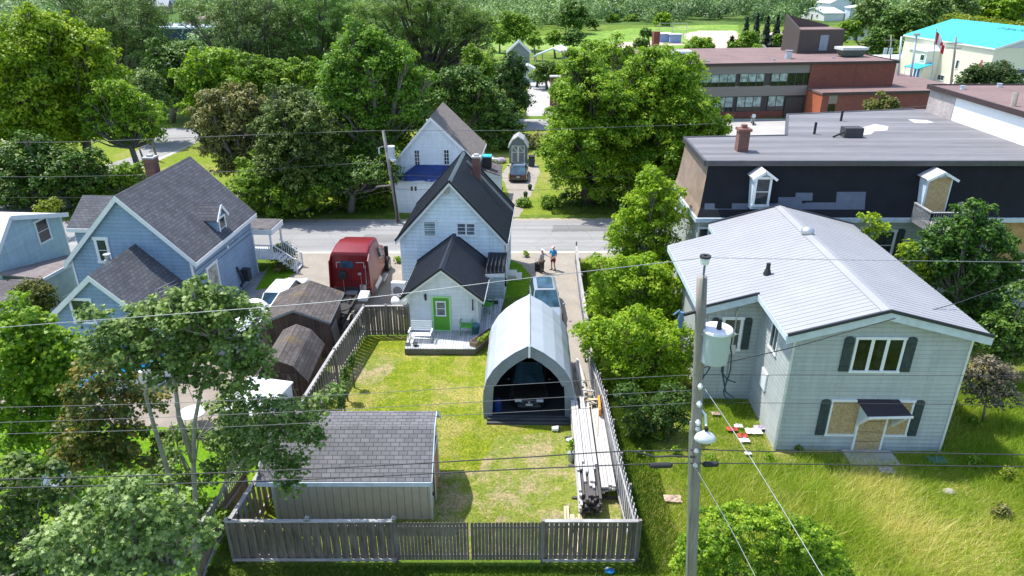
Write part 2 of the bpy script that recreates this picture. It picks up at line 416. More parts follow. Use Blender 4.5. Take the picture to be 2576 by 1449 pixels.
def asphalt_mat(name, a, b):
    t = NT(name); co = t.coord('Object'); c = t.ramp(t.noise(co, .18, 6, .6), [(.3, a), (.7, b)])
    st = t.n('ShaderNodeMapping'); st.inputs['Scale'].default_value = (.05, 1.6, 1); t.l(co, st.inputs[0])
    c = t.mix(1, c, t.ramp(t.noise(st.outputs[0], 1, 3), [(.35, (.86,)*3), (.65, (1.1,)*3)]), 'MULTIPLY')
    v = t.n('ShaderNodeTexVoronoi', feature='DISTANCE_TO_EDGE'); v.inputs['Scale'].default_value = .35; t.l(t.coord('Object'), v.inputs['Vector'])
    cr = t.ramp(v.outputs['Distance'], [(.0, (.55,)*3), (.012, (1, 1, 1))]); c = t.mix(.6, c, t.mix(1, c, cr, 'MULTIPLY'))
    c = t.mix(1, c, t.ramp(t.noise(co, 30, 3, .8), [(.3, (.82,)*3), (.7, (1.18,)*3)]), 'MULTIPLY')
    t.l(c, t.b.inputs['Base Color']); t.b.inputs['Roughness'].default_value = .9; MC[name] = t.m; return t.m
ASPH = asphalt_mat('worn_asphalt', (.25, .245, .24), (.31, .305, .3))
LOT = asphalt_mat('pale_lot', (.38, .36, .34), (.46, .44, .42))
g = sheet('ground', [(-900, -120), (900, -120), (900, 1500), (-900, 1500)], GR)
def lot(name, pts, mat, lv=1, jit=0, z=0, seed=1): return sheet(name, [G(*p) if not isinstance(p, Vector) else p for p in pts], mat, z+.004*lv, jit=jit, seed=seed)
vx = lambda x, y: Vector((x, y, 0))
# street, its pale edge strip and verge
sheet('road', [(-90, 47.6), (-17, 49.3), (90, 49.9), (90, 57.6), (-18, 56.2), (-90, 54.6)], ASPH, .008)
for k, pts in enumerate((((-12, 51.2), (-7.5, 51.3), (-7.2, 53.1), (-11.6, 53)), ((3.2, 53.6), (8.9, 53.8), (9.1, 55.4), (3.4, 55.2)), ((-26, 52), (-22.5, 52.2), (-22.5, 54.2), (-26.3, 54.1)))):
    sheet('road_patch', pts, asphalt_mat('patch_asphalt', (.17, .168, .165), (.22, .217, .212)), .011, jit=.07, seed=30+k)
sheet('road_edge', [(-90, 47.2), (-17, 48.9), (90, 49.5), (90, 49.9), (-17, 49.3), (-90, 47.6)], M('road_edge_concrete', (.46, .43, .37), .9, scale=1.2, bump=.3), .012)
sheet('road_shoulder', [(-90, 54.5), (-18, 56.1), (90, 57.5), (90, 58.0), (-18, 56.7), (-90, 55.2)], DIRT, .004, jit=.12)
sheet('gravel_apron', [(-17.5, 44.5), (-16.9, 49.1), (9.5, 49.5), (9.4, 48.2), (4.6, 47.9), (4.6, 45), (-.5, 44.6), (-6.5, 44.6)], GRAV, .006, jit=.08)
sheet('truck_driveway', [(-17.0, 37.0), (-16.9, 45), (-6.6, 45), (-6.6, 36.4), (-8.6, 36.3), (-8.9, 30.4), (-9.6, 30.4), (-9.6, 36.5)], GRAV, .0085, jit=.07, seed=3)
sheet('side_driveway', [(1.1, 33.0), (1.3, 37), (1.25, 46), (4.4, 46), (4.15, 35), (4.0, 30.2), (3.6, 27.6), (3.0, 27.6), (3.0, 33)], GRAV, .0095, jit=.07, seed=4)
sheet('back_yard_lawn', [(-9.5, 19.3), (4.3, 19.3), (4.0, 30), (3.2, 30), (3.0, 33.4), (-1.0, 36.2), (-8.4, 36.0), (-9.2, 27)], LAWN, .005)
sheet('worn_patch', [(-3.0, 19.35), (4.3, 19.35), (4.1, 24.5), (3.4, 28.6), (2.6, 27.0), (.8, 26.6), (-.6, 26.4), (-1.4, 24.2), (-3.1, 24.0)], DRY, .012, jit=.16, seed=5)
sheet('worn_patch', [(-8.6, 30.2), (-8.2, 33.8), (-6, 33.6), (-6.6, 31.2), (-7.6, 30.6)], DRY, .011, jit=.14, seed=6)
sheet('meadow', [(5.0, 11), (36, 11), (36, 33), (5.0, 33)], grass_mat('meadow_ground', (.12, .17, .015), (.2, .24, .03), (.34, .30, .11), .45, .62, .3), .004)
sheet('dirt_strip', [(3.2, 27.8), (4.0, 27.8), (4.0, 31.6), (3.3, 32.2)], DIRT, .014, jit=.1, seed=7)
sheet('side_lawn', [(-.5, 41.3), (1.15, 41.6), (1.3, 44.8), (.7, 46.8), (-.1, 47.6), (-.4, 46)], BRT, .013, jit=.06)
sheet('neighbour_lawn', [(-26, 14), (-10.8, 18), (-10.4, 21.8), (-9.9, 26.6), (-13.5, 28.5), (-16, 27.4), (-30, 27)], BRT, .006, jit=.1)
sheet('patio', [(-16.0, 27.2), (-12.6, 26.8), (-12.2, 31), (-14, 33.2), (-30, 33), (-30, 29)], M('patio_pavers', (.26, .22, .18), .9, scale=.8, bump=.3, var=.2), .012, jit=.05)
sheet('house_path', [(-17.2, 37.2), (-16.2, 37.2), (-17.0, 45.4), (-18.0, 45.6)], ASPH, .0105)
sheet('garden_bed', [(-16.35, 38.4), (-15.6, 38.4), (-16.2, 41.3), (-16.8, 41.3)], BRT, .014, jit=.03)
sheet('garden_bed', [(-16.9, 42.4), (-15.6, 43.0), (-14.9, 46.2), (-16.2, 48.4), (-17.3, 48.3)], BRT, .0145, jit=.05)
# across the street: lawn, drive, second street, lots, park
sheet('park_verge', [(-60, 57.9), (9, 57.9), (9, 91.6), (-60, 91.6)], grass_mat('verge_grass', (.15, .22, .02), (.23, .28, .04), (.31, .29, .09), .5, .66, .2), .004)
lot('neighbour_driveway', [(1287, 548), (1306, 545), (1345, 470), (1358, 430), (1345, 408), (1280, 412), (1262, 440), (1278, 480)], GRAV, 2, .12)
sheet('second_street', [(-12, 92.2), (90, 93.5), (90, 99), (-12, 98)], ASPH, .008)
sheet('street_kerb', [(-12, 98), (90, 99), (90, 100), (-12, 98.9)], CONC, .012)
lot('curving_road', [(235, 470), (235, 425), (330, 395), (372, 352), (405, 322), (500, 322), (505, 350), (425, 385), (330, 430), (240, 470)], ASPH, 3)
lot('curving_kerb', [(300, 440), (425, 386), (505, 351), (505, 355), (430, 391), (305, 445)], CONC, 4)
lot('curving_road', [(0, 505), (235, 425), (235, 470), (0, 560)], ASPH, 2)
lot('parking_lot', [(1325, 292), (1325, 235), (1335, 205), (1500, 205), (1500, 292)], LOT, 2)
sheet('plaza', [(22, 86), (44, 86), (44, 98), (22, 98)], LOT, .010)
lot('hall_forecourt', [(2240, 230), (2232, 180), (2290, 176), (2420, 196), (2576, 196), (2700, 230), (2576, 262), (2350, 262)], LOT, 3)
lot('sports_field', [(1215, 145), (1225, 85), (1400, 92), (1600, 70), (1860, 58), (1860, 130), (1700, 140), (1500, 150), (1400, 132)], FGR, 3, .8)
lot('ball_diamond', [(1722, 84), (1760, 77), (1850, 77), (1862, 100), (1850, 124), (1790, 124), (1745, 110), (1724, 94)], M('infield_clay', (.52, .40, .31), .95, var=.06, scale=.05), 5, .5)
lot('ball_path', [(1530, 108), (1700, 100), (1722, 112), (1600, 122), (1530, 118)], M('infield_clay', 0), 6, .5)
lot('far_clearing', [(375, 50), (385, 12), (505, 12), (495, 60), (470, 80), (420, 80)], LOT, 3, 1)
sheet('hills', [(-900, 560), (900, 560), (900, 1500), (-900, 1500)], grass_mat('wooded_hill', (.04, .09, .02), (.07, .13, .03), (.1, .15, .05), .5, .6, .01, far=True), .02)
bpy.data.objects.remove(bpy.data.objects['hills'])
def hills():
    mb = MB(); nx, ny = 40, 14; rnd = random.Random(3); hh = {}
    for j in range(ny+1):
        for i in range(nx+1):
            x = -1500+3000*i/nx; y = 600+1700*j/ny
            hh[i, j] = Vector((x, y, -1+(26+12*math.sin(i*.6)+8*math.sin(i*.23+j))*min(1, j/6)**1.3+rnd.uniform(-2, 2)))
    for j in range(ny):
        for i in range(nx): mb.poly([hh[i, j], hh[i+1, j], hh[i+1, j+1], hh[i, j+1]])
    tag(mb.build('hills', MC['wooded_hill'], smooth=True), kind='structure')
hills()
# ================================================================= WHITE HOUSE (middle)
MROOF = M('black_ribbed_metal', (.035, .038, .048), .38, .3, var=.15)
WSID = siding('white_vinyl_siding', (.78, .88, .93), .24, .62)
DEP = M('weathered_decking', (.5, .5, .5), .8)
def white_house():
    f = Fr(-6.93, 41.45, 3.4)
    r = empty('white_house', f, 'white clapboard house with black ribbed metal roof, brick chimney and green back door', 'house')
    Wd = 6.42; gable_walls(r, 0, Wd, 0, 6.7, 4.2, 7.75, WSID, step=.24, out=.04)
    rf = gable_roof(r, 0, Wd, 0, 6.7, 4.2, 7.75, MROOF, .28, .32, .3, t=.06, ribs=.3, ribh=.035, ribw=.05, fas=.22, cap=M('ridge_cap_grey', (.16, .19, .22), .35, .4), capw=.2, edge=MROOF)
    MB().beam((Wd+.25, 5.55, 4.1), (Wd/2+.35, 5.55, 7.5), .05, .2).build('roof_strap', METAL, rf)
    c = chimney(r, 4.3, 4.9, 6.0, 7.95, .5, .5)
    MB().box(3.85, 4.6, 6.4, 3.98, 4.75, 7.0).build('flashing', METAL, c)
    GL2 = glass('curtained_glass', (.17, .24, .25), .15); GL3 = glass('grey_glass', (.13, .15, .17), .12)
    win_px(r, f, 'y', 0, (1067, 557), (1096, 592), -1, mull=(1, 2), gmat=GL2)
    win_px(r, f, 'y', 0, (1151, 562), (1194, 591), -1, mull=(2, 1), gmat=GL3, sash=.09)
    p = f.hit(1124, 481, 'y', 0); MB().tube([(p.x, -.06, p.z), (p.x, .02, p.z)], .2, 16).build('gable_vent', METAL, r)
    for y in (2.5, 4.6): window(r, (Wd, y, 1.2), Y_, X_, .8, 1.1, mull=(1, 2), gmat=GL3)
    e = MB(); e.box(6.43, .4, .7, 6.56, .62, 1.2); e.tube([(6.48, .5, 1.2), (6.48, .5, 4.0)], .025, 6); e.build('electric_meter', BLACK, r)
    # back porch room: gable facing the camera
    a = f.hit(1032, 829, 'z', .4); b = f.hit(1203, 829, 'z', .4); x0, x1, y0 = a.x, b.x, -5.2
    mb = MB(); pk = (x0+x1)/2+.03; ez, pz = 2.75, 4.3
    pent = [(x0, 0), (x1, 0), (x1, ez), (pk, pz), (x0, ez)]
    lap(mb, (0, y0, 0), X_, -Y_, pent, .14, .012); lap(mb, (x0, 0, 0), Y_, -X_, [(y0, 0), (-.02, 0), (-.02, ez), (y0, ez)], .14, .012)
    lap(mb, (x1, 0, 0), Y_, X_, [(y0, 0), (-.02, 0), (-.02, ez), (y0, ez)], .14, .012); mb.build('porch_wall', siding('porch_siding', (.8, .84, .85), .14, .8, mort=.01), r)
    c = MB(); [c.box(x-.05, y0-.04, 0, x+.05, y0+.06, ez-.1) for x in (x0, x1)]; build_each(c, 'corner_trim', WHITE, r)
    gable_roof(r, x0, x1, y0, -.05, ez, pz, MROOF, .42, .32, 0, px=pk, t=.06, ribs=.26, ribh=.035, ribw=.05, fas=.16, cap=MROOF, capw=.2, name='porch_roof', edge=MROOF)
    # small lean-to roof right of the porch room
    s = MB(); s.hexa([(x1+.2, -2.4, 2.75), (x1+1.35, -2.4, 2.8), (x1+1.35, -.1, 3.15), (x1+.2, -.1, 3.15), (x1+.2, -2.4, 2.85), (x1+1.35, -2.4, 2.9), (x1+1.35, -.1, 3.25), (x1+.2, -.1, 3.25)])
    for k in range(5): s.box(x1+.3+k*.24, -2.35, 2.85, x1+.34+k*.24, -.15, 3.28)
    sr = s.build('side_awning', MROOF, r); s = MB(); s.hexa([(x1+.2, -2.43, 2.55), (x1+1.36, -2.43, 2.6), (x1+1.36, -2.4, 2.6), (x1+.2, -2.4, 2.55), (x1+.2, -2.43, 2.76), (x1+1.36, -2.43, 2.82), (x1+1.36, -2.4, 2.82), (x1+.2, -2.4, 2.76)])
    s.beam((x1+.05, -2.2, 2.1), (x1+.9, -2.3, 2.7), .06, .06); s.build('fascia', WHITE, sr)
    # green door with a two-pane light
    d0 = f.hit(1093, 826, 'y', y0); d1 = f.hit(1129, 745, 'y', y0); GRN = M('green_paint', (.10, .36, .025), .45, var=.05)
    dx0, dx1, dz0, dz1 = d0.x, d1.x, .45, .45+2.03; LG = M('pale_green_trim', (.4, .72, .35), .5, var=.03); yw = y0-.015
    t = MB(); t.box(dx0-.1, yw-.05, dz0, dx0, yw, dz1).box(dx1, yw-.05, dz0, dx1+.1, yw, dz1).box(dx0-.1, yw-.05, dz1, dx1+.1, yw, dz1+.1).box(dx0-.1, yw-.09, dz0-.06, dx1+.1, yw, dz0)
    fr = t.build('door_frame', LG, r); w_ = dx1-dx0
    dr = MB().box(dx0, yw-.045, dz0, dx1, yw-.005, dz1).build('door', GRN, r)
    window(dr, (dx0+w_*.24, yw-.06, dz0+.98), X_, -Y_, w_*.5, .8, mull=(1, 2), gmat=GL3, fw=.06, name='door_window', z0=0)
    MB().ball((dx0+.09, yw-.09, dz0+.95), .04).build('door_knob', METAL, dr)
    l = f.hit(1071, 747, 'y', y0); mb = MB(); mb.box(l.x-.05, yw-.04, l.z-.2, l.x+.05, yw, l.z+.2).tube([(l.x, yw-.12, l.z-.15), (l.x, yw-.12, l.z+.14)], [.04, .07], 8).tube([(l.x, yw-.12, l.z+.14), (l.x, yw-.12, l.z+.22)], [.08, .02], 8)
    mb.build('wall_lamp', BLACK, r)
    return f, r, x0, x1, y0
WHF, WHR, PX0, PX1, PY0 = white_house()
# heat pump and propane drum by the left wall
def side_gear():
    for (px, py, lab) in ((1010, 735, 'upper'), (1010, 765, 'lower')):
        pass
    p = G(1010, 752); f = Fr(p.x-.5, p.y-.6, 3.4)
    r = empty('heat_pump', f, 'white heat pump unit by the left wall of the white house behind the wooden fence', 'heat pump')
    MB().box(0, 0, .3, .9, .35, 1.4).build('cabinet', WHITE, r, bevel=.02)
    MB().tube([(.4, -.015, .85), (.4, .0, .85)], .3, 16).build('fan_grille', M('grey_grille', (.2, .2, .2), .6), r)
    build_each(MB().box(.05, .05, 0, .15, .3, .3).box(.75, .05, 0, .85, .3, .3), 'leg', METAL, r)
    f = Fr(p.x-.35, p.y-1.9, 3.4); r = empty('propane_tank', f, 'white horizontal propane tank behind the fence beside the back porch', 'gas tank')
    MB().tube([(0, .1, .7), (.05, .1, .7), (.15, .1, .7), (.85, .1, .7), (.95, .1, .7), (1, .1, .7)], [.05, .2, .3, .3, .2, .05], 14).build('tank_shell', WHITE, r, smooth=True)
    MB().tube([(.45, .1, .95), (.45, .1, 1.15)], .09, 8).build('valve_cover', METAL, r)
    build_each(MB().box(.2, -.1, 0, .3, .3, .5).box(.7, -.1, 0, .8, .3, .5), 'stand', METAL, r)
side_gear()
# ---------------- deck with everything on it
def deck():
    pts = [(1018, 877), (1195, 878), (1243, 842), (1268, 752), (1207, 748), (1207, 829), (1030, 829)]
    P = [G(x, y, .4) for x, y in pts]; r = empty('deck', P[0]*1, 'low grey plank deck wrapping round the back porch of the white house', 'deck')
    r.location.z = 0; cx = P[0]
    dk = wood('deck_boards', (.40, .41, .42), (.52, .53, .54), pitch=.145)
    MB().prism([Vector((p.x, p.y, .36)) for p in P], (0, 0, .045)).build('decking', dk, r, world=True)
    s = MB(); q = [Vector((p.x*.995-.03, p.y+.04, .02)) for p in P]
    for i in range(3): s.beam(q[i]+Vector((0, 0, .17)), q[i+1]+Vector((0, 0, .17)), .04, .3)
    s.beam(q[6]+Vector((0, 0, .17)), q[0]+Vector((0, 0, .17)), .04, .3); s.build('skirt', wood('dark_skirt', (.10, .09, .08), (.18, .16, .14)), r, world=True)
    return P
DP = deck()
def steel_slats(mb, x0, x1, pts, w=.08):
    for (y, z) in pts: mb.box(x0, y-w/2, z-.012, x1, y+w/2, z+.012)
def glider():
    a = G(1026, 862, .4); b = G(1084, 862, .4); f = Fr(a.x+.1, a.y-.1, 3, .405); L = b.x-a.x-.1
    r = empty('glider_bench', f, 'white slatted glider bench at the left end of the deck', 'bench')
    s = MB()
    for k in range(5): s.box(.0, .12+k*.1, .42-.01*k, L, .2+k*.1, .44-.01*k)
    s.build('seat', WHITE, r); s = MB()
    for k in range(5): s.box(0, .62+k*.035, .52+k*.11, L, .64+k*.035, .60+k*.11)
    s.build('backrest', WHITE, r)
    for x in (-.03, L+.03):
        m = MB(); m.tube([(x, .05, .02), (x, .72, .02)], .025, 6).tube([(x, .1, .02), (x, .12, .62)], .022, 6).tube([(x, .62, .02), (x, .6, .45)], .022, 6).tube([(x, .6, .38), (x, .8, 1.02)], .022, 6)
        m.build('frame_side', M('grey_tube', (.3, .31, .33), .4, .5), r); MB().box(x-.04, .08, .62, x+.04, .66, .65).build('armrest', WHITE, r)
glider()
GRNP = M('green_chair', (.09, .36, .04), .5, var=.05)
def chair(px, py, yaw, label):
    p = G(px, py, .4); f = Fr(p.x, p.y, yaw, .405); r = empty('patio_chair', f, label, 'chair', 'green patio chairs on the deck'); r.scale = (1.2, 1.2, 1.25)
    m = MB(); m.box(-.25, -.25, .38, .25, .25, .42); m.build('seat', GRNP, r, bevel=.01)
    MB().hexa([(-.25, .24, .4), (.25, .24, .4), (.25, .28, .4), (-.25, .28, .4), (-.23, .42, 1.05), (.23, .42, 1.05), (.23, .46, 1.05), (-.23, .46, 1.05)]).build('backrest', GRNP, r)
    for x in (-.27, .27):
        MB().tube([(x, -.24, 0), (x, -.22, .6)], .018, 6).build('leg', GRNP, r); MB().tube([(x, .28, 0), (x, .22, .42)], .018, 6).build('leg', GRNP, r)
        MB().box(x-.03, -.25, .6, x+.03, .32, .625).build('armrest', GRNP, r)
chair(1174, 838, 2, 'green patio chair on the deck just right of the green door')
chair(1226, 784, -70, 'green patio chair on the side deck turned towards the driveway')
def deck_things():
    p = G(1196, 838, .4); r = empty('storage_tub', Vector((p.x, p.y, .405)), 'teal plastic tub with a lid beside the green chair', 'tub')
    MB().tube([(0, 0, 0), (0, 0, .5)], [.2, .25], 16).build('body', M('teal_plastic', (.03, .12, .14), .5), r); MB().tube([(0, 0, .5), (0, 0, .56)], [.27, .24], 16).build('lid', M('teal_lid', (.06, .2, .22), .4), r)
    a = G(1197, 876, .4); b = G(1246, 842, .4); d = (b-a).normalized(); f = Fr(a.x, a.y, -math.degrees(math.atan2(d.y, d.x)), .405); L = (b-a).length
    r = empty('planter_box', f, 'wooden planter box full of low green plants along the deck corner', 'planter'); bw = wood('planter_wood', (.22, .15, .1), (.35, .26, .18), horiz=True)
    m = MB(); m.box(0, 0, 0, L, .03, .3).box(0, .4, 0, L, .43, .3).box(0, .03, 0, .03, .4, .3).box(L-.03, .03, 0, L, .4, .3); m.build('box_side', bw, r)
    MB().box(.03, .03, .05, L-.03, .4, .26).build('soil', M('soil', (.05, .035, .025), .95), r)
    r['plants'] = 1
    for (x, y, lab) in ((1026, 868, 'small dark bowl at the front left corner of the deck'), (1045, 870, 'small black pot with a pale rim in front of the glider bench')):
        p = G(x, y, .4); rr = empty('pet_bowl' if x < 1030 else 'plant_pot', Vector((p.x, p.y, .405)), lab, 'bowl' if x < 1030 else 'pot')
        h = .07 if x < 1030 else .16; MB().tube([(0, 0, 0), (0, 0, h)], [.1, .15], 12).build('body', BLACK, rr); MB().tube([(0, 0, h-.02), (0, 0, h+.01)], [.155, .155], 12, cap=False).build('rim', METAL, rr)
    p = G(1236, 762, .4); r = empty('door_mat', Vector((p.x, p.y, .405)), 'black door mat on the side deck near the house wall', 'mat')
    MB().box(-.42, -.22, 0, .42, .3, .02).build('mat_sheet', BLACK, r, bevel=.005)
    f = WHF; q = f.hit(1189, 765, 'y', PY0); m = MB(); m.box(q.x-.035, PY0-.05, q.z-.3, q.x+.035, PY0-.015, q.z+.3)
    rr = empty('thermometer', f.w(q.x, PY0, q.z), 'narrow dark thermometer board on the porch wall above the green chair', 'thermometer')
    m.build('board', M('dark_slate', (.06, .06, .07), .6), rr); mm = rr.children[0]
    mm.data.transform(Matrix.Translation((-q.x, -PY0, -q.z))); rr.rotation_euler = (0, 0, -f.a)
    MB().ball((0, -.06, -.32), .05, 8, 5).build('bulb', BLACK, rr)
    p = WHF.w(6.9, 3.0, 0); r = empty('side_steps', Fr(p.x, p.y, 3.4), 'small white wooden steps against the right side of the white house', 'steps')
    MB().box(-.45, 0, 0, .5, 1.0, .18).box(-.45, 0, .18, .15, 1.0, .36).build('tread', M('cream_paint', (.72, .66, .55), .6), r)
deck_things()
# ================================================================= BLUE HOUSE
SHG = shingle('grey_shingles', (.075, .078, .09), (.115, .115, .13), (.03, .03, .035), .33, .2, dirt=.2)
SHB = shingle('brown_grey_shingles', (.10, .088, .09), (.15, .135, .135), (.04, .035, .035), .33, .2, dirt=.2)
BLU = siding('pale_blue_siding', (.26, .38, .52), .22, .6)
def blue_house():
    o = G(513, 826); f = Fr(o.x, o.y, 3.5)
    r = empty('blue_house', f, 'blue clapboard house with grey shingle roofs and a lower front wing behind the maples', 'house')
    x0 = -6.95; pk = -3.4; gable_walls(r, x0, 0, 0, 8.3, 4.35, 8.0, BLU, px=pk, step=.22, out=.03, ez2=4.6)
    rf = gable_roof(r, x0, 0, 0, 8.3, 4.35, 8.0, SHG, .42, .2, .2, px=pk, t=.12, ez2=4.6, fas=.24)
    chimney(r, -4.75, 6.2, 6.2, 8.55, .62, .62)
    # front wing
    wx0, wx1, wy = -6.15, -.05, -4.25; wp = -2.95; gable_walls(r, wx0, wx1, wy, -.02, 2.4, 5.15, BLU, px=wp, step=.2, out=.015, name='wing_wall')
    w = gable_roof(r, wx0, wx1, wy, -.05, 2.4, 5.15, SHG, .45, .2, 0, px=wp, t=.12, name='wing_roof', fas=.24)
    m = MB(); zl = 2.4-.45*2.75/3.2; m.hexa([(wx0-.9, wy-.2, zl-.32), (wx0-.42, wy-.2, zl-.02), (wx0-.42, -.3, zl-.02), (wx0-.9, -.3, zl-.32), (wx0-.9, wy-.2, zl-.22), (wx0-.42, wy-.2, zl+.1), (wx0-.42, -.3, zl+.1), (wx0-.9, -.3, zl-.22)])
    w2 = m.build('flared_eave', SHG, w); MB().hexa([(wx0-.9, wy-.24, zl-.5), (wx0-.44, wy-.24, zl-.22), (wx0-.44, wy-.21, zl-.22), (wx0-.9, wy-.21, zl-.5), (wx0-.9, wy-.24, zl-.24), (wx0-.44, wy-.24, zl+.08), (wx0-.44, wy-.21, zl+.08), (wx0-.9, wy-.21, zl-.24)]).build('fascia', WHITE, w2)
    q = f.hit(266, 680, 'z', 5.0); m = MB(); m.tube([(-3.4, -2.0, 4.3), (-3.4, -2.0, 5.35)], .13, 14).tube([(-3.4, -2.0, 4.85), (-3.4, -2.0, 5.1)], .19, 14).tube([(-3.4, -2, 5.38), (-3.4, -2, 5.42)], .2, 14).tube([(-3.4, -2.0, 4.3), (-3.4, -2.0, 4.72)], [.42, .15], 14)
    m.build('flue_pipe', METAL, w, smooth=False)
    window(r, (-4.35, wy, 2.55), X_, -Y_, .95, 1.2, mull=(1, 2), fw=.13)
    m = MB()
    for k in range(5): m.beam((-.35-k*.16, -2.6+k*.13, 2.95+k*.13), (-.1-k*.16, -.9+k*.05, 2.8+k*.14), .02, .02)
    m.build('roof_rack_rods', METAL, w)
    # cross gable on the left
    m = MB(); y0, y1, xl = 3.0, 7.0, -8.9; zr, ze = 6.45, 5.05
    slab(m, (xl, y0-.2, ze), (-5.2, y0-.2, ze), (-5.2, 5, zr), (xl, 5, zr), .12); slab(m, (xl, y1+.2, ze), (-5.2, y1+.2, ze), (-5.2, 5, zr), (xl, 5, zr), .12)
    cr = m.build('cross_gable_roof', SHG, r); MB().box(xl, y0-.24, ze-.25, -6.9, y0-.2, ze-.01).build('fascia', WHITE, cr)
    m = MB(); lap(m, (xl+.25, y0+.1, 0), X_, -Y_, [(0, 0), (1.75, 0), (1.75, ze-.1), (0, ze-.1)], .2, .015); lap(m, (xl+.25, 0, 0), Y_, -X_, [(y0+.1, 0), (y1, 0), (y1, ze), (5, zr-.1), (y0+.1, ze)], .2, .015); m.build('side_wall', BLU, r)
    # upstairs window on the gable
    PG = glass('pale_curtain_glass', (.30, .32, .30), .2)
    win_px(r, f, 'y', 0, (243, 603), (278, 655), -1, mull=(1, 2), fw=.16)
    # windows on the long right side
    window(r, (0, 1.55, 1.35), Y_, X_, 1.15, 1.75, mull=(1, 1), fw=.14, gmat=PG)
    m = MB(); m.box(.01, 4.4, 3.3, .1, 4.55, 3.5).beam((.03, 4.5, 3.42), (.06, 5.3, 3.55), .02, .02); m.build('wall_light', WHITE, r)
    m = MB(); m.tube([(.06, 5.2, 1.7), (.18, 5.4, 1.0), (.12, 5.7, .5), (.08, 5.3, .3)], .09, 8); m.box(.02, 5.7, .5, .5, 6.2, 1.3); m.build('hose_and_meter', M('dark_hose', (.03, .035, .05), .5), r)
    m = MB(); m.tube([(.03, .1, 3.55), (.03, 8, 3.3)], .02, 6).tube([(.03, .1, 3.2), (.03, 8, 3.0)], .02, 6); m.build('wall_cable', M('cable_grey', (.1, .11, .13), .7), r)
    # wall dormer breaking the right eave
    dy, dw = 4.3, .62; m = MB(); zt = 5.75
    m.box(-1.9, dy-dw, 4.2, .02, dy+dw, zt-.2); m.poly([(.02, dy-dw, zt-.2), (.02, dy+dw, zt-.2), (.02, dy, zt+.45)]); m.build('dormer_wall', BLU, r)
    m = MB(); slab(m, (.18, dy-dw-.15, zt-.32), (-2.6, dy-dw-.15, zt-.32), (-2.6, dy, zt+.5), (.18, dy, zt+.5), .07); slab(m, (.18, dy+dw+.15, zt-.32), (-2.6, dy+dw+.15, zt-.32), (-2.6, dy, zt+.5), (.18, dy, zt+.5), .07)
    dr = m.build('dormer_roof', SHG, r); m = MB()
    for s in (-1, 1): m.beam((.2, dy+s*(dw+.15), zt-.4), (.2, dy, zt+.42), .05, .16)
    m.build('dormer_trim', WHITE, dr)
    window(r, (.03, dy-.36, 4.1), Y_, X_, .72, 1.3, mull=(1, 2), fw=.1)
    # front porch at the street end with stairs and railing
    py = 8.3; m = MB(); m.box(-2.2, py, 3.05, 1.35, py+2.1, 3.25); m.build('porch_roof', SHB, r); m = MB(); m.box(-2.2, py-.03, 2.82, 1.4, py, 3.2).box(1.35, py, 2.82, 1.4, py+2.1, 3.2); m.build('porch_fascia', WHITE, r)
    MB().box(-2.1, py, 1.0, 1.25, py+2, 1.15).build('porch_floor', WHITE, r)
    for yy in (py+.08, py+1.95): MB().box(1.13, yy-.06, 1.15, 1.25, yy+.06, 2.85).build('porch_post', WHITE, r)
    m = MB(); m.box(.05, py+.02, 2.0, 1.2, py+.07, 2.07); [m.box(.1+k*.12, py+.03, 1.15, .13+k*.12, py+.06, 2.0) for k in range(9)]
    m.build('railing', WHITE, r)
    for s, yy in ((0, py+.1), (1, py+1.3)):
        m = MB(); m.beam((1.3, yy, 2.05), (2.7, yy, 1.0), .06, .07); m.beam((1.3, yy, 1.25), (2.7, yy, .2), .05, .06)
        for k in range(9): x = 1.4+k*.15; z = 1.17-(x-1.3)*.75; m.box(x-.015, yy-.015, z, x+.015, yy+.015, z+.8)
        m.box(2.68, yy-.05, 0, 2.78, yy+.05, 1.1); m.build('stair_railing', WHITE, r)
    for k in range(6): MB().box(1.3+k*.23, py+.1, .98-k*.17, 1.58+k*.23, py+1.3, 1.03-k*.17).build('stair_tread', WHITE, r)
    return f
BHF = blue_house()
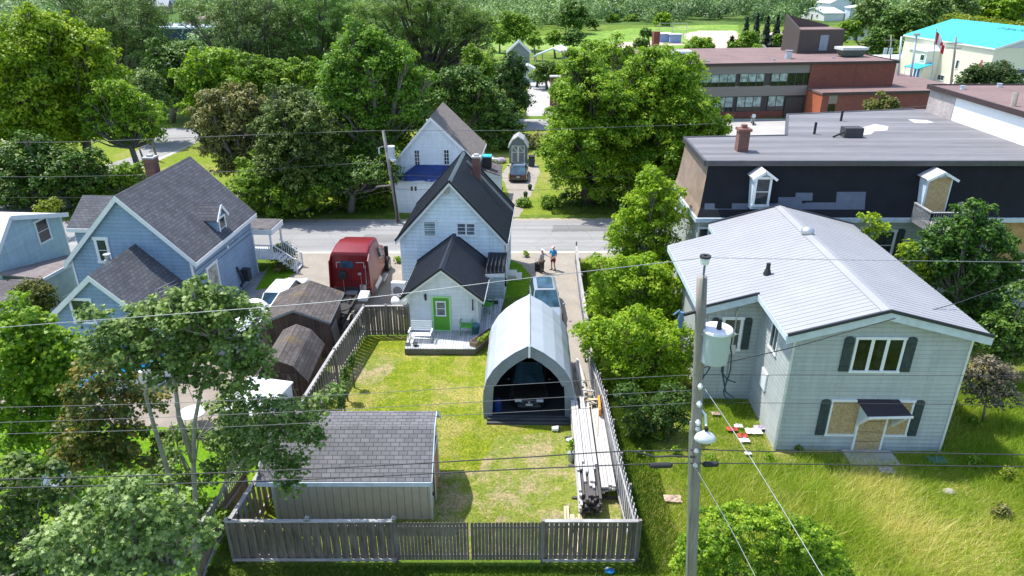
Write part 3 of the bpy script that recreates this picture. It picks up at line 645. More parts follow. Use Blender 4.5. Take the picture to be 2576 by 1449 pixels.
# ---------------- leftmost white house
def left_house():
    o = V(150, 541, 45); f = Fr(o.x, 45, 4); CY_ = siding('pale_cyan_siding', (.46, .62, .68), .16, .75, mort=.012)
    r = empty('corner_house', f, 'pale sided house cut by the left edge with its low mauve roofed extension', 'house')
    h = lambda x, y: f.hit(x, y, 'x', 0); a, b, c = h(150, 543), h(15, 553), h(-12, 640); m = MB()
    lap(m, (0, 0, 0), Y_, X_, [(c.y, 0), (a.y, 0), (a.y, a.z), (b.y, b.z), (c.y, c.z)], .16, .015)
    lap(m, (-9, a.y, 0), X_, Y_, [(0, 0), (9, 0), (9, a.z), (0, a.z)], .3, .015); lap(m, (-9, c.y, 0), X_, -Y_, [(0, 0), (9, 0), (9, c.z), (0, c.z)], .3, .015); m.build('wall', CY_, r)
    PM = M('pale_membrane', (.6, .56, .55), .7); m = MB()
    slab(m, (-9, a.y+.4, a.z+.05), (.3, a.y+.4, a.z+.05), (.3, b.y, b.z+.2), (-9, b.y, b.z+.2), .14); slab(m, (-9, c.y-.4, c.z), (.3, c.y-.4, c.z), (.3, b.y, b.z+.2), (-9, b.y, b.z+.2), .14); rr = m.build('roof', PM, r)
    m = MB(); m.beam((.33, a.y+.4, a.z-.04), (.33, b.y, b.z+.12), .05, .28).beam((.33, c.y-.4, c.z-.1), (.33, b.y, b.z+.12), .05, .28); m.build('fascia', WHITE, rr)
    MB().box(-.04, a.y-.06, 0, .05, a.y+.04, a.z-.1).build('corner_trim', WHITE, r)
    q0, q1 = h(109, 603), h(121, 573); window(r, (0, q0.y-.35, min(q0.z, q1.z)-.1), Y_, X_, 1.0, 1.35, mull=(1, 2), fw=.12)
    z = 2.6; w0, w1 = h(172, 641), h(-14, 688); e0, e1 = f.hit(187, 657, 'z', z), f.hit(106, 701, 'z', z); DR = M('dark_roll_roofing', (.2, .17, .165), .9, var=.2)
    m = MB(); t = Vector((0, 0, .1)); P = [Vector((0, w1.y, w1.z)), e1, e0, Vector((0, w0.y, w0.z))]; m.hexa([p-t for p in P]+P); m.build('extension_roof', DR, r)
    g0, g1 = f.hit(15, 779, 'z', 1.7), f.hit(-70, 800, 'z', 1.7); g2 = f.hit(-70, 704, 'z', z); P = [g1, g0, e1, g2]; MB().hexa([p-t for p in P]+P).build('lower_roof', SHB, r)
    d = (e0-e1); L = d.length; d.normalize(); m = MB(); lap(m, (e1.x-.1, e1.y, 0), d, Vector((d.y, -d.x, 0)), [(0, 0), (L, 0), (L, z-.1), (0, z-.1)], .18, .015); m.build('extension_wall', M('pale_green_siding', (.52, .6, .56), .6), r)
    MB().beam(e1+Vector((.02, 0, -.1)), e0+Vector((.02, 0, -.1)), .05, .2).build('extension_fascia', WHITE, r)
    m = MB(); m.tube([(e1.x+.7, e1.y+1.2, 0), (e1.x+.7, e1.y+1.2, 1.2), (e1.x+.1, e1.y+1.0, .9)], .06, 8); m.build('vent_pipe', WHITE, r)
left_house()
# ---------------- white house across the street
def far_white_house():
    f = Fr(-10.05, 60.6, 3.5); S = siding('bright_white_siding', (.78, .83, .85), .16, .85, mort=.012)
    r = empty('white_house', f, 'steep roofed white house across the street with blue tarpaulin over its low front roof', 'house')
    gable_walls(r, 0, 7.0, 0, 6.8, 4.1, 7.75, S, px=3.2, step=.16, out=.012)
    gable_roof(r, 0, 7.0, 0, 6.8, 4.1, 7.75, shingle('tan_shingles', (.20, .165, .15), (.25, .21, .19), (.1, .085, .08), .33, .2, dirt=.12), .2, .2, .2, px=3.2, t=.1, fas=.2)
    for a, b in (((1043, 378), (1056, 414)), ((1117, 377), (1130, 413))): win_px(r, f, 'y', 0, a, b, -1, mull=(2, 4), sash=.035, fw=.06)
    # front lean-to
    px0, px1, pd = .1, 6.2, -2.1; m = MB(); lap(m, (px0, pd, 0), X_, -Y_, [(0, 0), (px1-px0, 0), (px1-px0, 2.75), (0, 2.75)], .16, .012); lap(m, (px0, 0, 0), Y_, -X_, [(pd, 0), (0, 0), (0, 3.3), (pd, 2.75)], .16, .012); m.build('porch_wall', S, r)
    m = MB(); m.hexa([(px0-.15, pd-.2, 2.72), (px1, pd-.2, 2.72), (px1, 0, 3.6), (px0+1.6, 0, 3.6), (px0-.15, pd-.2, 2.82), (px1, pd-.2, 2.82), (px1, 0, 3.7), (px0+1.6, 0, 3.7)])
    m.hexa([(px0-.15, pd-.2, 2.72), (px0+1.6, 0, 3.6), (px0+1.5, -.05, 3.3), (px0-.15, 0, 2.72), (px0-.15, pd-.2, 2.82), (px0+1.6, 0, 3.7), (px0+1.5, -.02, 3.4), (px0-.15, 0, 2.82)])
    pr = m.build('porch_roof', M('pale_roof_edge', (.5, .55, .55), .7), r)
    t = MB(); rnd = random.Random(4); n = 12
    for i in range(n):
        xa, xb = px0+.1+(px1-px0-.3)*i/n, px0+.1+(px1-px0-.3)*(i+1)/n; ea, eb = (pd-.12+.25*math.sin(i*1.7)*.4, pd-.12+.25*math.sin((i+1)*1.7)*.4)
        sl_ = lambda y: 2.84+(y-(pd-.2))*(.88/(2.1+.2))
        wx = lambda x, y: max(x, px0+1.7*(y-pd)/(-pd)); za, zb = .02+.02*(i % 2), .02+.02*((i+1) % 2)
        t.poly([(wx(xa, ea), ea, sl_(ea)+za), (wx(xb, eb), eb, sl_(eb)+zb), (wx(xb, -.08), -.08, sl_(-.08)+zb), (wx(xa, -.08), -.08, sl_(-.08)+za)])
    t.build('blue_tarpaulin', M('blue_tarp', (.008, .035, .15), .7, var=.35, scale=1.5), pr)
    win_px(r, f, 'y', pd, (1033, 468), (1049, 480), -1, mull=(2, 1), sash=.12, fw=.08)
    # small rear wing on the right
    m = MB(); lap(m, (7.05, 1.5, 0), X_, -Y_, [(0, 0), (1.8, 0), (1.8, 2.5), (0, 2.9)], .16, .012); lap(m, (8.85, 0, 0), Y_, X_, [(1.5, 0), (4.6, 0), (4.6, 2.5), (1.5, 2.5)], .16, .012); m.build('side_wing_wall', S, r)
    m = MB(); slab(m, (8.95, 1.35, 2.5), (8.95, 4.7, 2.5), (7.0, 4.7, 3.1), (7.0, 1.35, 3.1), .08); m.build('side_wing_roof', SHB, r)
    m = MB(); m.box(7.3, 2.0, 2.95, 8.1, 2.6, 3.9); m.build('black_vent_box', BLACK, r); MB().box(7.3, 2.0, 3.9, 8.1, 2.9, 4.0).build('teal_lid', M('bright_teal', (.03, .45, .55), .5), r)
far_white_house()
# ================================================================= GREY EXTENSION HOUSE (right)
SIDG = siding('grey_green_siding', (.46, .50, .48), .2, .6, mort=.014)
PRF = M('pale_ribbed_metal', (.315, .32, .335), .6, .05, var=.06, scale=.6)
SHUT = M('dark_green_shutter', (.035, .055, .055), .7, var=.3, scale=8)
def shutter(root, x, y, z0, z1, w=.36, name='shutter', ax='y', out=-1):
    m = MB(); h = z1-z0; n = 8
    pts = [(0, 0), (w, 0), (w, h-.12)]+[(w/2+w/2*math.cos(t), h-.12+.12*math.sin(t)) for t in [math.pi*k/8 for k in range(1, 8)]]+[(0, h-.12)]
    P = [(x+u, y, z0+v) for u, v in pts]; m.prism(P, (0, -.05, 0))
    for k in (1, 2): m.box(x+w*k/3-.008, y-.056, z0+.05, x+w*k/3+.008, y-.05, z1-.15)
    m.box(x+.02, y-.075, z0+.15, x+w-.02, y-.05, z0+.24).box(x+.02, y-.075, z1-.4, x+w-.02, y-.05, z1-.31); m.build(name, SHUT, root)
def ext_house():
    f = Fr(11.84, 25.6, 1.0)
    r = empty('boarded_house', f, 'pale grey sided two storey wing with pale ribbed metal roof and boarded ground floor', 'house')
    x0, x1, D_ = -.25, 6.95, 12.4; px = 3.12; ez, pz = 5.98, 6.95
    gable_walls(r, x0, x1, 0, D_, ez, pz, SIDG, px=px, step=.2, out=.035)
    rf = gable_roof(r, x0, x1, 0, D_+.6, ez, pz, PRF, .5, .42, 0, px=px, t=.1, ribs=.3, ribh=.02, ribw=.06, fas=.3, trim=M('pale_blue_trim', (.56, .64, .68), .55), cap=PRF, capw=.3, edge=M('black_flashing', (.03, .035, .05), .5))
    # left wing under an extended roof
    wx = -2.75; y0, y1 = 4.0, 9.6; sl = (pz-ez)/(px-x0); ze = ez-.1-sl*(x0-wx)
    m = MB(); lap(m, (wx, y0, 0), X_, -Y_, [(0, 0), (x0-wx, 0), (x0-wx, ez-.05), (0, ze)], .2, .02); lap(m, (wx, y1+1.5, 0), X_, Y_, [(0, 0), (x0-wx, 0), (x0-wx, ez-.05), (0, ze)], .2, .02)
    lap(m, (wx, 0, 0), Y_, -X_, [(y0, 0), (y1+1.5, 0), (y1+1.5, ze), (y0, ze)], .2, .02); m.build('wing_wall', SIDG, r)
    m = MB(); za = ez-sl*.5+.1; A = Vector((x0-.5, 0, za)); zb = ez-sl*(x0-(wx-.55))+.1; ya, yb = y0-.45, y1+1.9
    slab(m, (wx-.55, ya, zb), (wx-.55, yb, zb), (x0-.5, yb, za), (x0-.5, ya, za), .1); n = Vector((-sl, 0, 1)).normalized(); k = ya+.15
    while k < yb:
        a = Vector((wx-.55, k, zb)); b = Vector((x0-.5, k, za)); h = n*.02; w = Vector((0, .03, 0))
        m.poly([a-w, b-w, b-w*.5+h, a-w*.5+h]).poly([a-w*.5+h, b-w*.5+h, b+w*.5+h, a+w*.5+h]).poly([a+w*.5+h, b+w*.5+h, b+w, a+w]); k += .3
    wr = m.build('wing_roof', PRF, r)
    m = MB(); m.hexa([(wx-.55, ya-.03, zb-.4), (x0-.45, ya-.03, za-.4), (x0-.45, ya, za-.4), (wx-.55, ya, zb-.4), (wx-.55, ya-.03, zb-.02), (x0-.45, ya-.03, za-.02), (x0-.45, ya, za-.02), (wx-.55, ya, zb-.02)]); m.box(wx-.58, ya, zb-.35, wx-.55, yb, zb-.02); m.build('fascia', MC['pale_blue_trim'], wr)
    MB().beam((wx-.55, ya-.05, zb+.03), (x0-.45, ya-.05, za+.03), .06, .12).build('edge_flashing', MC['black_flashing'], wr)
    # roof vents
    q = f.hit(2028, 600, 'z', 6.75); m = MB(); m.tube([(q.x, q.y, 6.5), (q.x, q.y, 6.95)], .22, 14).ball((q.x, q.y, 7.15), (.33, .33, .24), 14, 8); m.build('turbine_vent', METAL, rf, smooth=True)
    q = f.hit(1931, 682, 'z', 6.35); m = MB(); m.tube([(q.x, q.y, 6.2), (q.x, q.y, 6.5), (q.x, q.y, 6.75)], [.2, .1, .1], 10); m.build('plumbing_vent', BLACK, rf)
    # front windows traced from the picture
    DG = glass('dark_reflecting_glass', (.010, .016, .012), .05, var=.9, scale=2.5)
    a = f.hit(2141, 930, 'y', 0); b = f.hit(2273, 853, 'y', 0); window(r, (a.x, 0, a.z), X_, -Y_, b.x-a.x, b.z-a.z, mull=(3, 1), fw=.1, gmat=DG, sash=.14)
    shutter(r, a.x-.55, -.025, a.z-.05, b.z+.12, .4); shutter(r, b.x+.15, -.025, a.z-.05, b.z+.12, .4)
    a = f.hit(2078, 1090, 'y', 0); b = f.hit(2296, 1010, 'y', 0); dx0 = f.hit(2142, 1130, 'y', 0).x; dx1 = f.hit(2206, 1130, 'y', 0).x
    for u0, u1 in ((a.x, dx0-.1), (dx1+.1, b.x)):
        w = window(r, (u0, 0, a.z), X_, -Y_, u1-u0, b.z-a.z, fw=.08, gmat=OSB, name='boarded_window', pane='osb_panel')
    MB().box(dx0-.02, -.11, .02, dx1+.02, -.03, a.z+1.35).build('boarded_door', OSB, r)
    m = MB(); [m.box(x-.06, -.13, 0, x+.03, -.025, a.z+1.35) for x in (dx0-.03, dx1+.06)]; m.build('door_frame', WHITE, r)
    m = MB(); [m.box(dx0-.02, -.118, z, dx1+.02, -.11, z+.012) for z in (.55, 1.05, 1.6, 2.1)]; m.build('board_joint', BLACK, r)
    shutter(r, a.x-.5, -.025, a.z-.05, b.z+.1, .38); shutter(r, b.x+.12, -.025, a.z-.05, b.z+.1, .38)
    # lean-to canopy over the boarded door
    m = MB(); cx0, cx1 = dx0-.3, dx1+.35; zc = b.z+.05; m.hexa([(cx0+.25, -.8, zc-.37), (cx1+.28, -.8, zc-.30), (cx1, -.04, zc), (cx0, -.04, zc), (cx0+.25, -.8, zc-.30), (cx1+.28, -.8, zc-.23), (cx1, -.04, zc+.07), (cx0, -.04, zc+.07)])
    cn = m.build('canopy_roof', M('black_roll_roof', (.035, .028, .035), .9), r); MB().beam((cx0+.23, -.83, zc-.35), (cx1+.3, -.83, zc-.28), .05, .1).build('canopy_edge', WHITE, cn)
    for x in (cx0+.2, cx1-.05):
        MB().beam((x+.1, -.76, zc-.4), (x+.03, -.06, zc-1.25), .08, .1).build('bracket', WHITE, cn)
        MB().prism([(x-.01, -.05, zc-.06), (x+.07, -.72, zc-.36), (x-.01, -.05, zc-1.2)], (.02, 0, 0)).build('bracket_panel', MC['pale_blue_trim'], cn)
    # wing window with one shutter, side windows
    a = f.hit(1828, 875, 'y', y0); b = f.hit(1858, 803, 'y', y0); window(r, (a.x-.25, y0, a.z), X_, -Y_, b.x-a.x+.35, b.z-a.z, mull=(1, 2), fw=.13, gmat=glass('olive_glass', (.07, .08, .06), .1))
    shutter(r, b.x+.3, y0-.025, a.z-.05, b.z+.1, .34); shutter(r, a.x-.85, y0-.025, a.z-.05, b.z+.1, .34)
    window(r, (x0, 1.6, 3.9), Y_, -X_, .8, 1.3, mull=(2, 1), fw=.08); 
    m = MB(); m.box(x0-.1, 2.0, 1.7, x0-.02, 2.7, 2.6); m.build('side_panel', WHITE, r)
    m = MB(); m.tube([(x0-1.2, y0-.08, 1.0), (x0-1.2, y0-.08, 4.9), (x0-1.2, y0-.35, 5.1)], .04, 6); m.box(x0-1.35, y0-.15, 2.6, x0-1.05, y0-.03, 3.1); m.build('service_mast', METAL, r)
    m = MB(); [m.box(x-.05, -.06, 0, x+.05, .04, ez-.05) for x in (x0, x1)]; build_each(m, 'front_corner_trim', M('cream_trim', (.66, .68, .62), .6), r)
    m = MB()
    for x, w in ((1.2, .1), (1.9, .06)): m.box(dx0+x-2.6, -.5, 0, dx0+x-2.6+w, -.45, .6)
    # overgrown back porch step slab
    MB().box(dx0-.5, -1.2, 0, dx1+.5, -.1, .12).build('door_step', CONC, r)
    return f
EHF = ext_house()
# ================================================================= MANSARD BUILDING
def mansard():
    zt, zb = 9.05, 6.0; yf, yb = 39.6, 40.45; x0, x0t, x1 = 10.85, 11.4, 46.
    r = empty('mansard_building', Vector((x0, yf, 0)), 'long grey building with black felted mansard, flat grey roof, brick chimney and dormers', 'building')
    FELT = M('black_felt', (.005, .006, .010), .85, var=.4, scale=1.2); RG = M('flat_membrane_roof', (.165, .16, .17), .9, var=.28, scale=.45, stretch=(.12, 2.2, 1), fine=.16, bscale=9)
    m = MB(); lap(m, (x0+.25, yf+.3, 0), X_, -Y_, [(0, 0), (x1-x0, 0), (x1-x0, zb-.1), (0, zb-.1)], .2, .02); lap(m, (x0+.25, 0, 0), Y_, -X_, [(yf+.3, 0), (46.5, 0), (46.5, zb-.1), (yf+.3, zb-.1)], .2, .02); m.build('wall', SIDG, r, world=True)
    # concave front of the mansard
    m = MB(); N = 6; prof = []
    for k in range(N+1):
        t = k/N; prof.append((t**.6, zb+(zt-zb)*t))
    for k in range(N):
        a, b = prof[k], prof[k+1]; ya, yc = yf+(yb-yf)*a[0], yf+(yb-yf)*b[0]; xa, xc = x0+(x0t-x0)*a[0], x0+(x0t-x0)*b[0]
        m.poly([(xa, ya, a[1]), (x1, ya, a[1]), (x1, yc, b[1]), (xc, yc, b[1])])
    m.build('mansard_front', FELT, r, world=True)
    m = MB()
    for k in range(N):
        a, b = prof[k], prof[k+1]; ya, yc = yf+(yb-yf)*a[0], yf+(yb-yf)*b[0]; xa, xc = x0+(x0t-x0)*a[0], x0+(x0t-x0)*b[0]
        m.poly([(xa, 46.3, a[1]), (xa, ya, a[1]), (xc, yc, b[1]), (xc, 46.3, b[1])])
    m.build('mansard_side', M('bronze_shingle_side', (.30, .22, .17), .6, .1, var=.2, scale=1.5), r, world=True)
    # peeling grey underlay patches near the foot
    m = MB(); y = lambda z: yf+(yb-yf)*((z-zb)/(zt-zb))**.6-.02
    for (xa, xb, za, zc) in ((11.3, 13.2, 6.05, 6.45), (12.9, 17.2, 6.05, 6.75), (15.6, 17.0, 6.7, 7.1), (16.6, 17.6, 6.9, 7.35), (17.2, 19.0, 6.05, 6.8), (19.0, 20.7, 6.05, 7.4), (11.3, 11.9, 6.4, 6.75)):
        zs = np.linspace(za, zc, 5)
        for i in range(4): m.poly([(xa, y(zs[i]), zs[i]), (xb, y(zs[i]), zs[i]), (xb, y(zs[i+1]), zs[i+1]), (xa, y(zs[i+1]), zs[i+1])])
    m.build('torn_underlay', M('grey_underlay', (.12, .135, .18), .8, var=.1), r, world=True)
    # flat roof polygon
    P = [Vector((x0t-.25, yb-.2, zt)), Vector((x1, yb-.2, zt))]+[Vector((46, 56.5, zt)), Vector((31.6, 56.5, zt)), G(1980, 292, zt), G(1977, 345, zt), Vector((x0t-.1, 46.5, zt))]
    fr = MB().prism(P, (0, 0, .12)).build('flat_roof', RG, r, world=True)
    m = MB(); E = [(P[6], P[0]), (P[0], P[1]), (P[4], P[5]), (P[5], P[6]), (P[3], P[4])]
    for a, b in E: m.beam(a+Vector((0, 0, .02)), b+Vector((0, 0, .02)), .16, .3)
    m.build('roof_edge_trim', M('dark_metal_edge', (.09, .085, .095), .5, .3), fr, world=True)
    m = MB(); m.prism([Vector((P[4].x+.1, P[4].y-.1, 0)), Vector((P[5].x+.1, P[5].y+.2, 0)), Vector((P[5].x+8, P[5].y+.2, 0)), Vector((P[4].x+8, P[4].y-.1, 0))], (0, 0, zt-.1)); m.build('back_wing_wall', M('tan_stucco', (.36, .28, .19), .9), r, world=True)
    m = MB(); m.box(x0+.2, yf-.12, zb-.28, x1, yf+.28, zb-.02).box(x0-.1, yf-.12, zb-.28, x0+.2, 46.3, zb-.02); m.build('cornice', MC['pale_blue_trim'], r, world=True)
    p = G(1864, 380, zt+.1); c = MB().box(p.x-.32, p.y-.32, zt, p.x+.32, p.y+.32, zt+1.35).build('chimney', BRICK, r, world=True)
    MB().box(p.x-.4, p.y-.4, zt+1.35, p.x+.4, p.y+.4, zt+1.5).box(p.x-.15, p.y-.15, zt+1.5, p.x+.15, p.y+.15, zt+1.72).build('chimney_cap', BRICK, c, world=True)
    p = G(2141, 345, zt+.1); MB().box(p.x-.6, p.y-.35, zt+.1, p.x+.6, p.y+.45, zt+.75).build('roof_hatch', M('dark_hatch', (.05, .05, .055), .8), fr, world=True); MB().beam((p.x-.65, p.y-.3, zt+.5), (p.x-1.3, p.y-.2, zt+.15), .1, .1).build('hatch_pipe', BLACK, fr, world=True)
    for q in ((2048, 338), (2115, 305)):
        p = G(q[0], q[1], zt+.1); MB().tube([(p.x, p.y, zt+.1), (p.x, p.y, zt+.9)], .09, 8).build('vent_pipe', BLACK, fr, world=True)
    m = MB(); m.prism([G(x, y, zt+.125) for x, y in ((2156, 325), (2200, 312), (2235, 318), (2232, 328), (2200, 330), (2190, 338), (2160, 340), (2145, 335))], (0, 0, .004)); m.build('pale_patch', M('pale_roof_patch', (.5, .5, .47), .9), fr, world=True)
    m = MB(); m.prism([G(x, y, zt+.125) for x, y in ((2284, 300), (2330, 302), (2350, 308), (2330, 310), (2300, 309))], (0, 0, .004)); m.build('pale_patch', M('pale_roof_patch', 0), fr, world=True)
    # dormers
    def dormer(px, pyb, boarded):
        b = G(px, pyb, 6.75 if not boarded else 6.3); w, z0, z1 = (.52, 6.55, 8.5) if not boarded else (.72, 6.4, 8.45); x = V(px, pyb, yf).x; yd = yf-.12
        m = MB(); m.box(x-w, yd, z0, x+w, yb+.2, z1); m.poly([(x-w, yd, z1), (x+w, yd, z1), (x, yd, z1+.32)]); d = m.build('dormer', M('dormer_white', (.6, .7, .76), .55), r, world=True)
        m = MB(); o = .18; slab(m, (x-w-o, yd-.25, z1-.08), (x-w-o, yb+.3, z1-.08), (x, yb+.3, z1+.4), (x, yd-.25, z1+.4), .07); slab(m, (x+w+o, yd-.25, z1-.08), (x+w+o, yb+.3, z1-.08), (x, yb+.3, z1+.4), (x, yd-.25, z1+.4), .07); m.build('dormer_roof', M('dormer_shingle', (.42, .42, .43), .8), d, world=True)
        m = MB(); m.beam((x-w-o, yd-.28, z1-.16), (x, yd-.28, z1+.32), .05, .14).beam((x+w+o, yd-.28, z1-.16), (x, yd-.28, z1+.32), .05, .14); m.build('dormer_trim', WHITE, d, world=True)
        if boarded: MB().box(x-w+.12, yd-.04, z0+.05, x+w-.1, yd, z1-.02).build('osb_panel', OSB, d, world=True)
        else:
            fr_ = window(r, (x-w+.16-x0, yd-yf, z0+.3), X_, -Y_, 2*w-.32, z1-z0-.45, mull=(1, 2), fw=.12)
    dormer(1912, 500, False); dormer(2356, 480, True)
    # balcony in front of the boarded dormer
    x = V(2356, 480, yf).x-.2; WD = wood('grey_weathered_wood', (.26, .25, .24), (.42, .41, .39)); bz = 6.0
    a = MB(); a.box(x-.95, yf-2.0, bz-.18, x+1.6, yf-.13, bz-.06); bb = a.build('balcony_floor', WD, r, world=True)
    for (p, q) in (((x-.95, yf-.15), (x-.95, yf-2.0)), ((x-.95, yf-2.0), (x+1.6, yf-2.0)), ((x+1.6, yf-2.0), (x+1.6, yf-.15))):
        m = MB(); A, B = Vector((p[0], p[1], bz+.95)), Vector((q[0], q[1], bz+.95)); m.beam(A, B, .14, .06); n = int((B-A).length/.13)
        for k in range(n+1):
            c = A.lerp(B, k/n); m.box(c.x-.018, c.y-.018, bz-.15, c.x+.018, c.y+.018, bz+.93)
        m.build('balcony_railing', WD, bb, world=True)
    MB().box(x-.3, yf-1.98, 0, x-.15, yf-1.83, bz-.18).build('balcony_post', WD, r, world=True)
    # windows below the cornice, right part
    q = V(2236, 600, yf); window(r, (q.x-x0-.7, .3, 3.3), X_, -Y_, 1.1, 1.7, mull=(1, 2), fw=.13); shutter(r, q.x-x0+.6, .27, 3.2, 5.2, .42)
    q = V(2520, 600, yf); MB().box(q.x-x0, .2, 3.0, q.x-x0+1.7, .27, 5.6).build('plywood_panel', M('stained_plywood', (.45, .27, .1), .8, var=.25, scale=2), r)
    shutter(r, q.x-x0+2.1, .27, 3.2, 5.3, .5)
    window(r, (.3, .3, 3.4), X_, -Y_, .5, 1.8, fw=.1); 
    # stairs down from the far right door
    s0 = V(2562, 640, 38.5); m = MB(); 
    for yy in (0, 1.0):
        m.beam((s0.x, 38.4-yy, 4.2), (s0.x+.9, 36.6-yy, 1.8), .07, .1)
        for k in range(12):
            t = k/12; m.box(s0.x+.9*t-.02, 38.4-yy-1.8*t-.02, 3.1-2.4*t, s0.x+.9*t+.02, 38.4-yy-1.8*t+.02, 4.2-2.4*t)
    m.build('stair_railing', WD, r, world=True)
    for k in range(8): MB().box(s0.x-.1+.12*k, 38.0-.24*k, 3.0-.3*k, s0.x+1.2+.12*k, 38.3-.24*k, 3.06-.3*k).build('stair_tread', WD, r, world=True)
    MB().box(s0.x-.2, 38.3, 2.95, s0.x+4, 39.7, 3.1).build('landing', WD, r, world=True)
mansard()
# ================================================================= BIG BUILDINGS BEHIND
BRN = M('brown_gravel_roof', (.20, .13, .12), .9, var=.15, scale=.3, fine=.15, bscale=6)
def brown_block():
    x0, y0, y1, z = 32.0, 41.5, 55.6, 11.0
    r = empty('flat_roofed_block', Vector((x0, y0, 0)), 'white walled building with flat reddish brown roof at the right edge above the grey roof', 'building')
    m = MB().box(0, 0, 0, 20, y1-y0-.05, z); m.build('wall', M('bright_white_render', (.85, .86, .84), .7, var=.03), r)
    MB().box(-.04, y1-y0-3.4, 0, -.002, y1-y0, z-.25).build('brick_end', shingle('pale_grey_brick', (.42, .36, .34), (.5, .45, .43), (.35, .32, .3), .3, .1), r)
    MB().box(-.15, -.15, z, 20.1, y1-y0+.1, z+.1).build('roof', BRN, r)
    m = MB(); m.beam((-.2, -.2, z+.02), (-.2, y1-y0+.2, z+.02), .14, .34).beam((-.2, y1-y0+.2, z+.02), (20, y1-y0+.2, z+.02), .14, .34); m.build('parapet', M('dark_brown_trim', (.05, .03, .03), .6), r)
    for q in ((2420, 228), (2512, 222)):
        p = G(q[0], q[1], z)-Vector((x0, y0, 0)); MB().tube([(p.x, p.y, z+.1), (p.x, p.y, z+.35), (p.x, p.y, z+.36)], [.2, .15, .22], 10).build('roof_vent', METAL, r)
brown_block()
def school():
    f = Fr(24.0, 98.9, -7); BR = shingle('school_brick', (.19, .055, .04), (.25, .075, .05), (.16, .08, .06), .3, .1, dirt=.08); SM = M('brown_grey_cladding', (.22, .19, .16), .5, .2, var=.1, stretch=(.1, 1, 4))
    r = empty('school_building', f, 'long two storey brown brick school with bands of windows and brown flat roof', 'school')
    z = 7.3; xb = 17.0; xe = 29.4; d = 19
    m = MB(); m.box(-14, .1, 0, xb, d, z-.2); m.build('core_wall', M('dark_recess', (.05, .045, .04), .7), r)
    m = MB(); m.box(-14, 0, 0, xb-3, .1, .9); m.build('brick_base', BR, r)
    m = MB()
    for za, zc in ((3.0, 4.3), (6.0, z-.15)):
        k = za
        while k < zc: m.hexa([(-14, -.06, k), (xb, -.06, k), (xb, .1, k), (-14, .1, k), (-14, -.02, k+.2), (xb, -.02, k+.2), (xb, .1, k+.2), (-14, .1, k+.2)]); k += .2
    m.build('cladding_band', SM, r)
    PG = glass('pale_school_glass', (.28, .36, .33), .12); DG2 = MC['dark_reflecting_glass']; DF = M('dark_window_frame', (.05, .06, .06), .5)
    for z0, z1 in ((1.0, 2.9), (4.35, 5.95)):
        for g, x in enumerate((-12.5, -5.9, .7, 7.0+.1, 11.6)):
            w = 5.8 if g < 3 else (4.4 if g == 3 else 5.8)
            if z0 < 2 and g == 4: w = 3.0
            for i in range(int(w/1.16)):
                wf = window(r, (x+i*1.17, .02, z0), X_, -Y_, 1.08, z1-z0, fw=.045, fmat=DF, gmat=PG if not (g == 4 and i > 1 and z0 > 3) else DG2, z0=.0)
                MB().box(x+i*1.17, -.05, z0, x+i*1.17+1.08, -.04, z0+.55).build('lower_pane', DG2, wf)
    MB().box(xb, -.25, 0, xe, d, z-.2).build('brick_block', BR, r)
    MB().box(xb+6.5, -.262, 4, xb+6.56, -.25, z-.2).build('joint', M('dark_recess', 0), r)
    MB().box(-14.2, -.3, z-.2, xe+.2, d+.2, z).build('roof', BRN, r)
    m = MB(); m.box(-14.3, -.4, z-.22, xe+.3, -.3, z+.14).box(xe+.2, -.3, z-.22, xe+.3, d+.2, z+.14); m.build('parapet', M('dark_brown_trim', 0), r)
    # one storey gym block in front
    a = xb+.1; yf = -4.2; MB().box(a, yf, 0, a+19, -.27, 3.7).build('front_block', BR, r); MB().box(xe+.2, -.25, 0, a+19, 6, 3.7).build('front_block_side', BR, r)
    q = MB().box(a-.15, yf-.15, 3.7, a+19.2, -.27, 3.95).box(xe+.22, -.25, 3.7, a+19.2, 6.2, 3.95).build('front_roof', BRN, r); MB().box(a-.2, yf-.2, 3.6, a+19.25, yf-.15, 4.0).build('front_edge', M('dark_brown_trim', 0), r)
    for x in (a+.9, a+16.8):
        MB().box(x, yf-.05, 2.5, x+1.2, yf-.002, 3.6).build('louvre', SM, r); MB().box(x+.1, yf-.05, .3, x+1.1, yf-.002, 2.4).build('entrance_glass', DG2, r)
    MB().box(a-.04, yf+.02, 0, a-.002, -.3, 3.6).build('orange_return', M('orange_brick', (.45, .13, .06), .8), r)
    MB().box(xb-2.9, -.1, 0, xb-.3, .05, 2.7).build('entrance', M('dark_recess', 0), r)
    # penthouse with slanted side walls
    x0, x1, y0, y1 = 20.4, 27.4, 10.5, 15.2; PB = M('dark_brown_cladding', (.075, .055, .05), .6, var=.1, stretch=(6, 6, .1)); zt = z+3.3
    m = MB(); m.box(x0, y0, z, x1, y1, zt); p = m.build('penthouse', PB, r)
    MB().box(x0+.1, y0+.1, zt, x1-.1, y1-.1, zt+.1).build('penthouse_roof', BRN, p)
    m = MB(); m.prism([(x0-.25, y0-.15, z), (x0-.25, y1+.3, z), (x0-.25, y1+.3, zt+2.0), (x0-.25, y0-.15, zt+.05)], (.22, 0, 0)); m.prism([(x0, y1+.1, zt), (x1, y1+.1, zt), (x1, y1+.1, zt+.3), (x0, y1+.1, zt+1.9)], (0, .25, 0)); m.build('slanted_wing_wall', PB, p)
    MB().box(x0+3.2, y0-.06, z+.4, x0+4.5, y0-.01, z+2.6).build('penthouse_door', M('grey_door', (.25, .3, .35), .5), p)
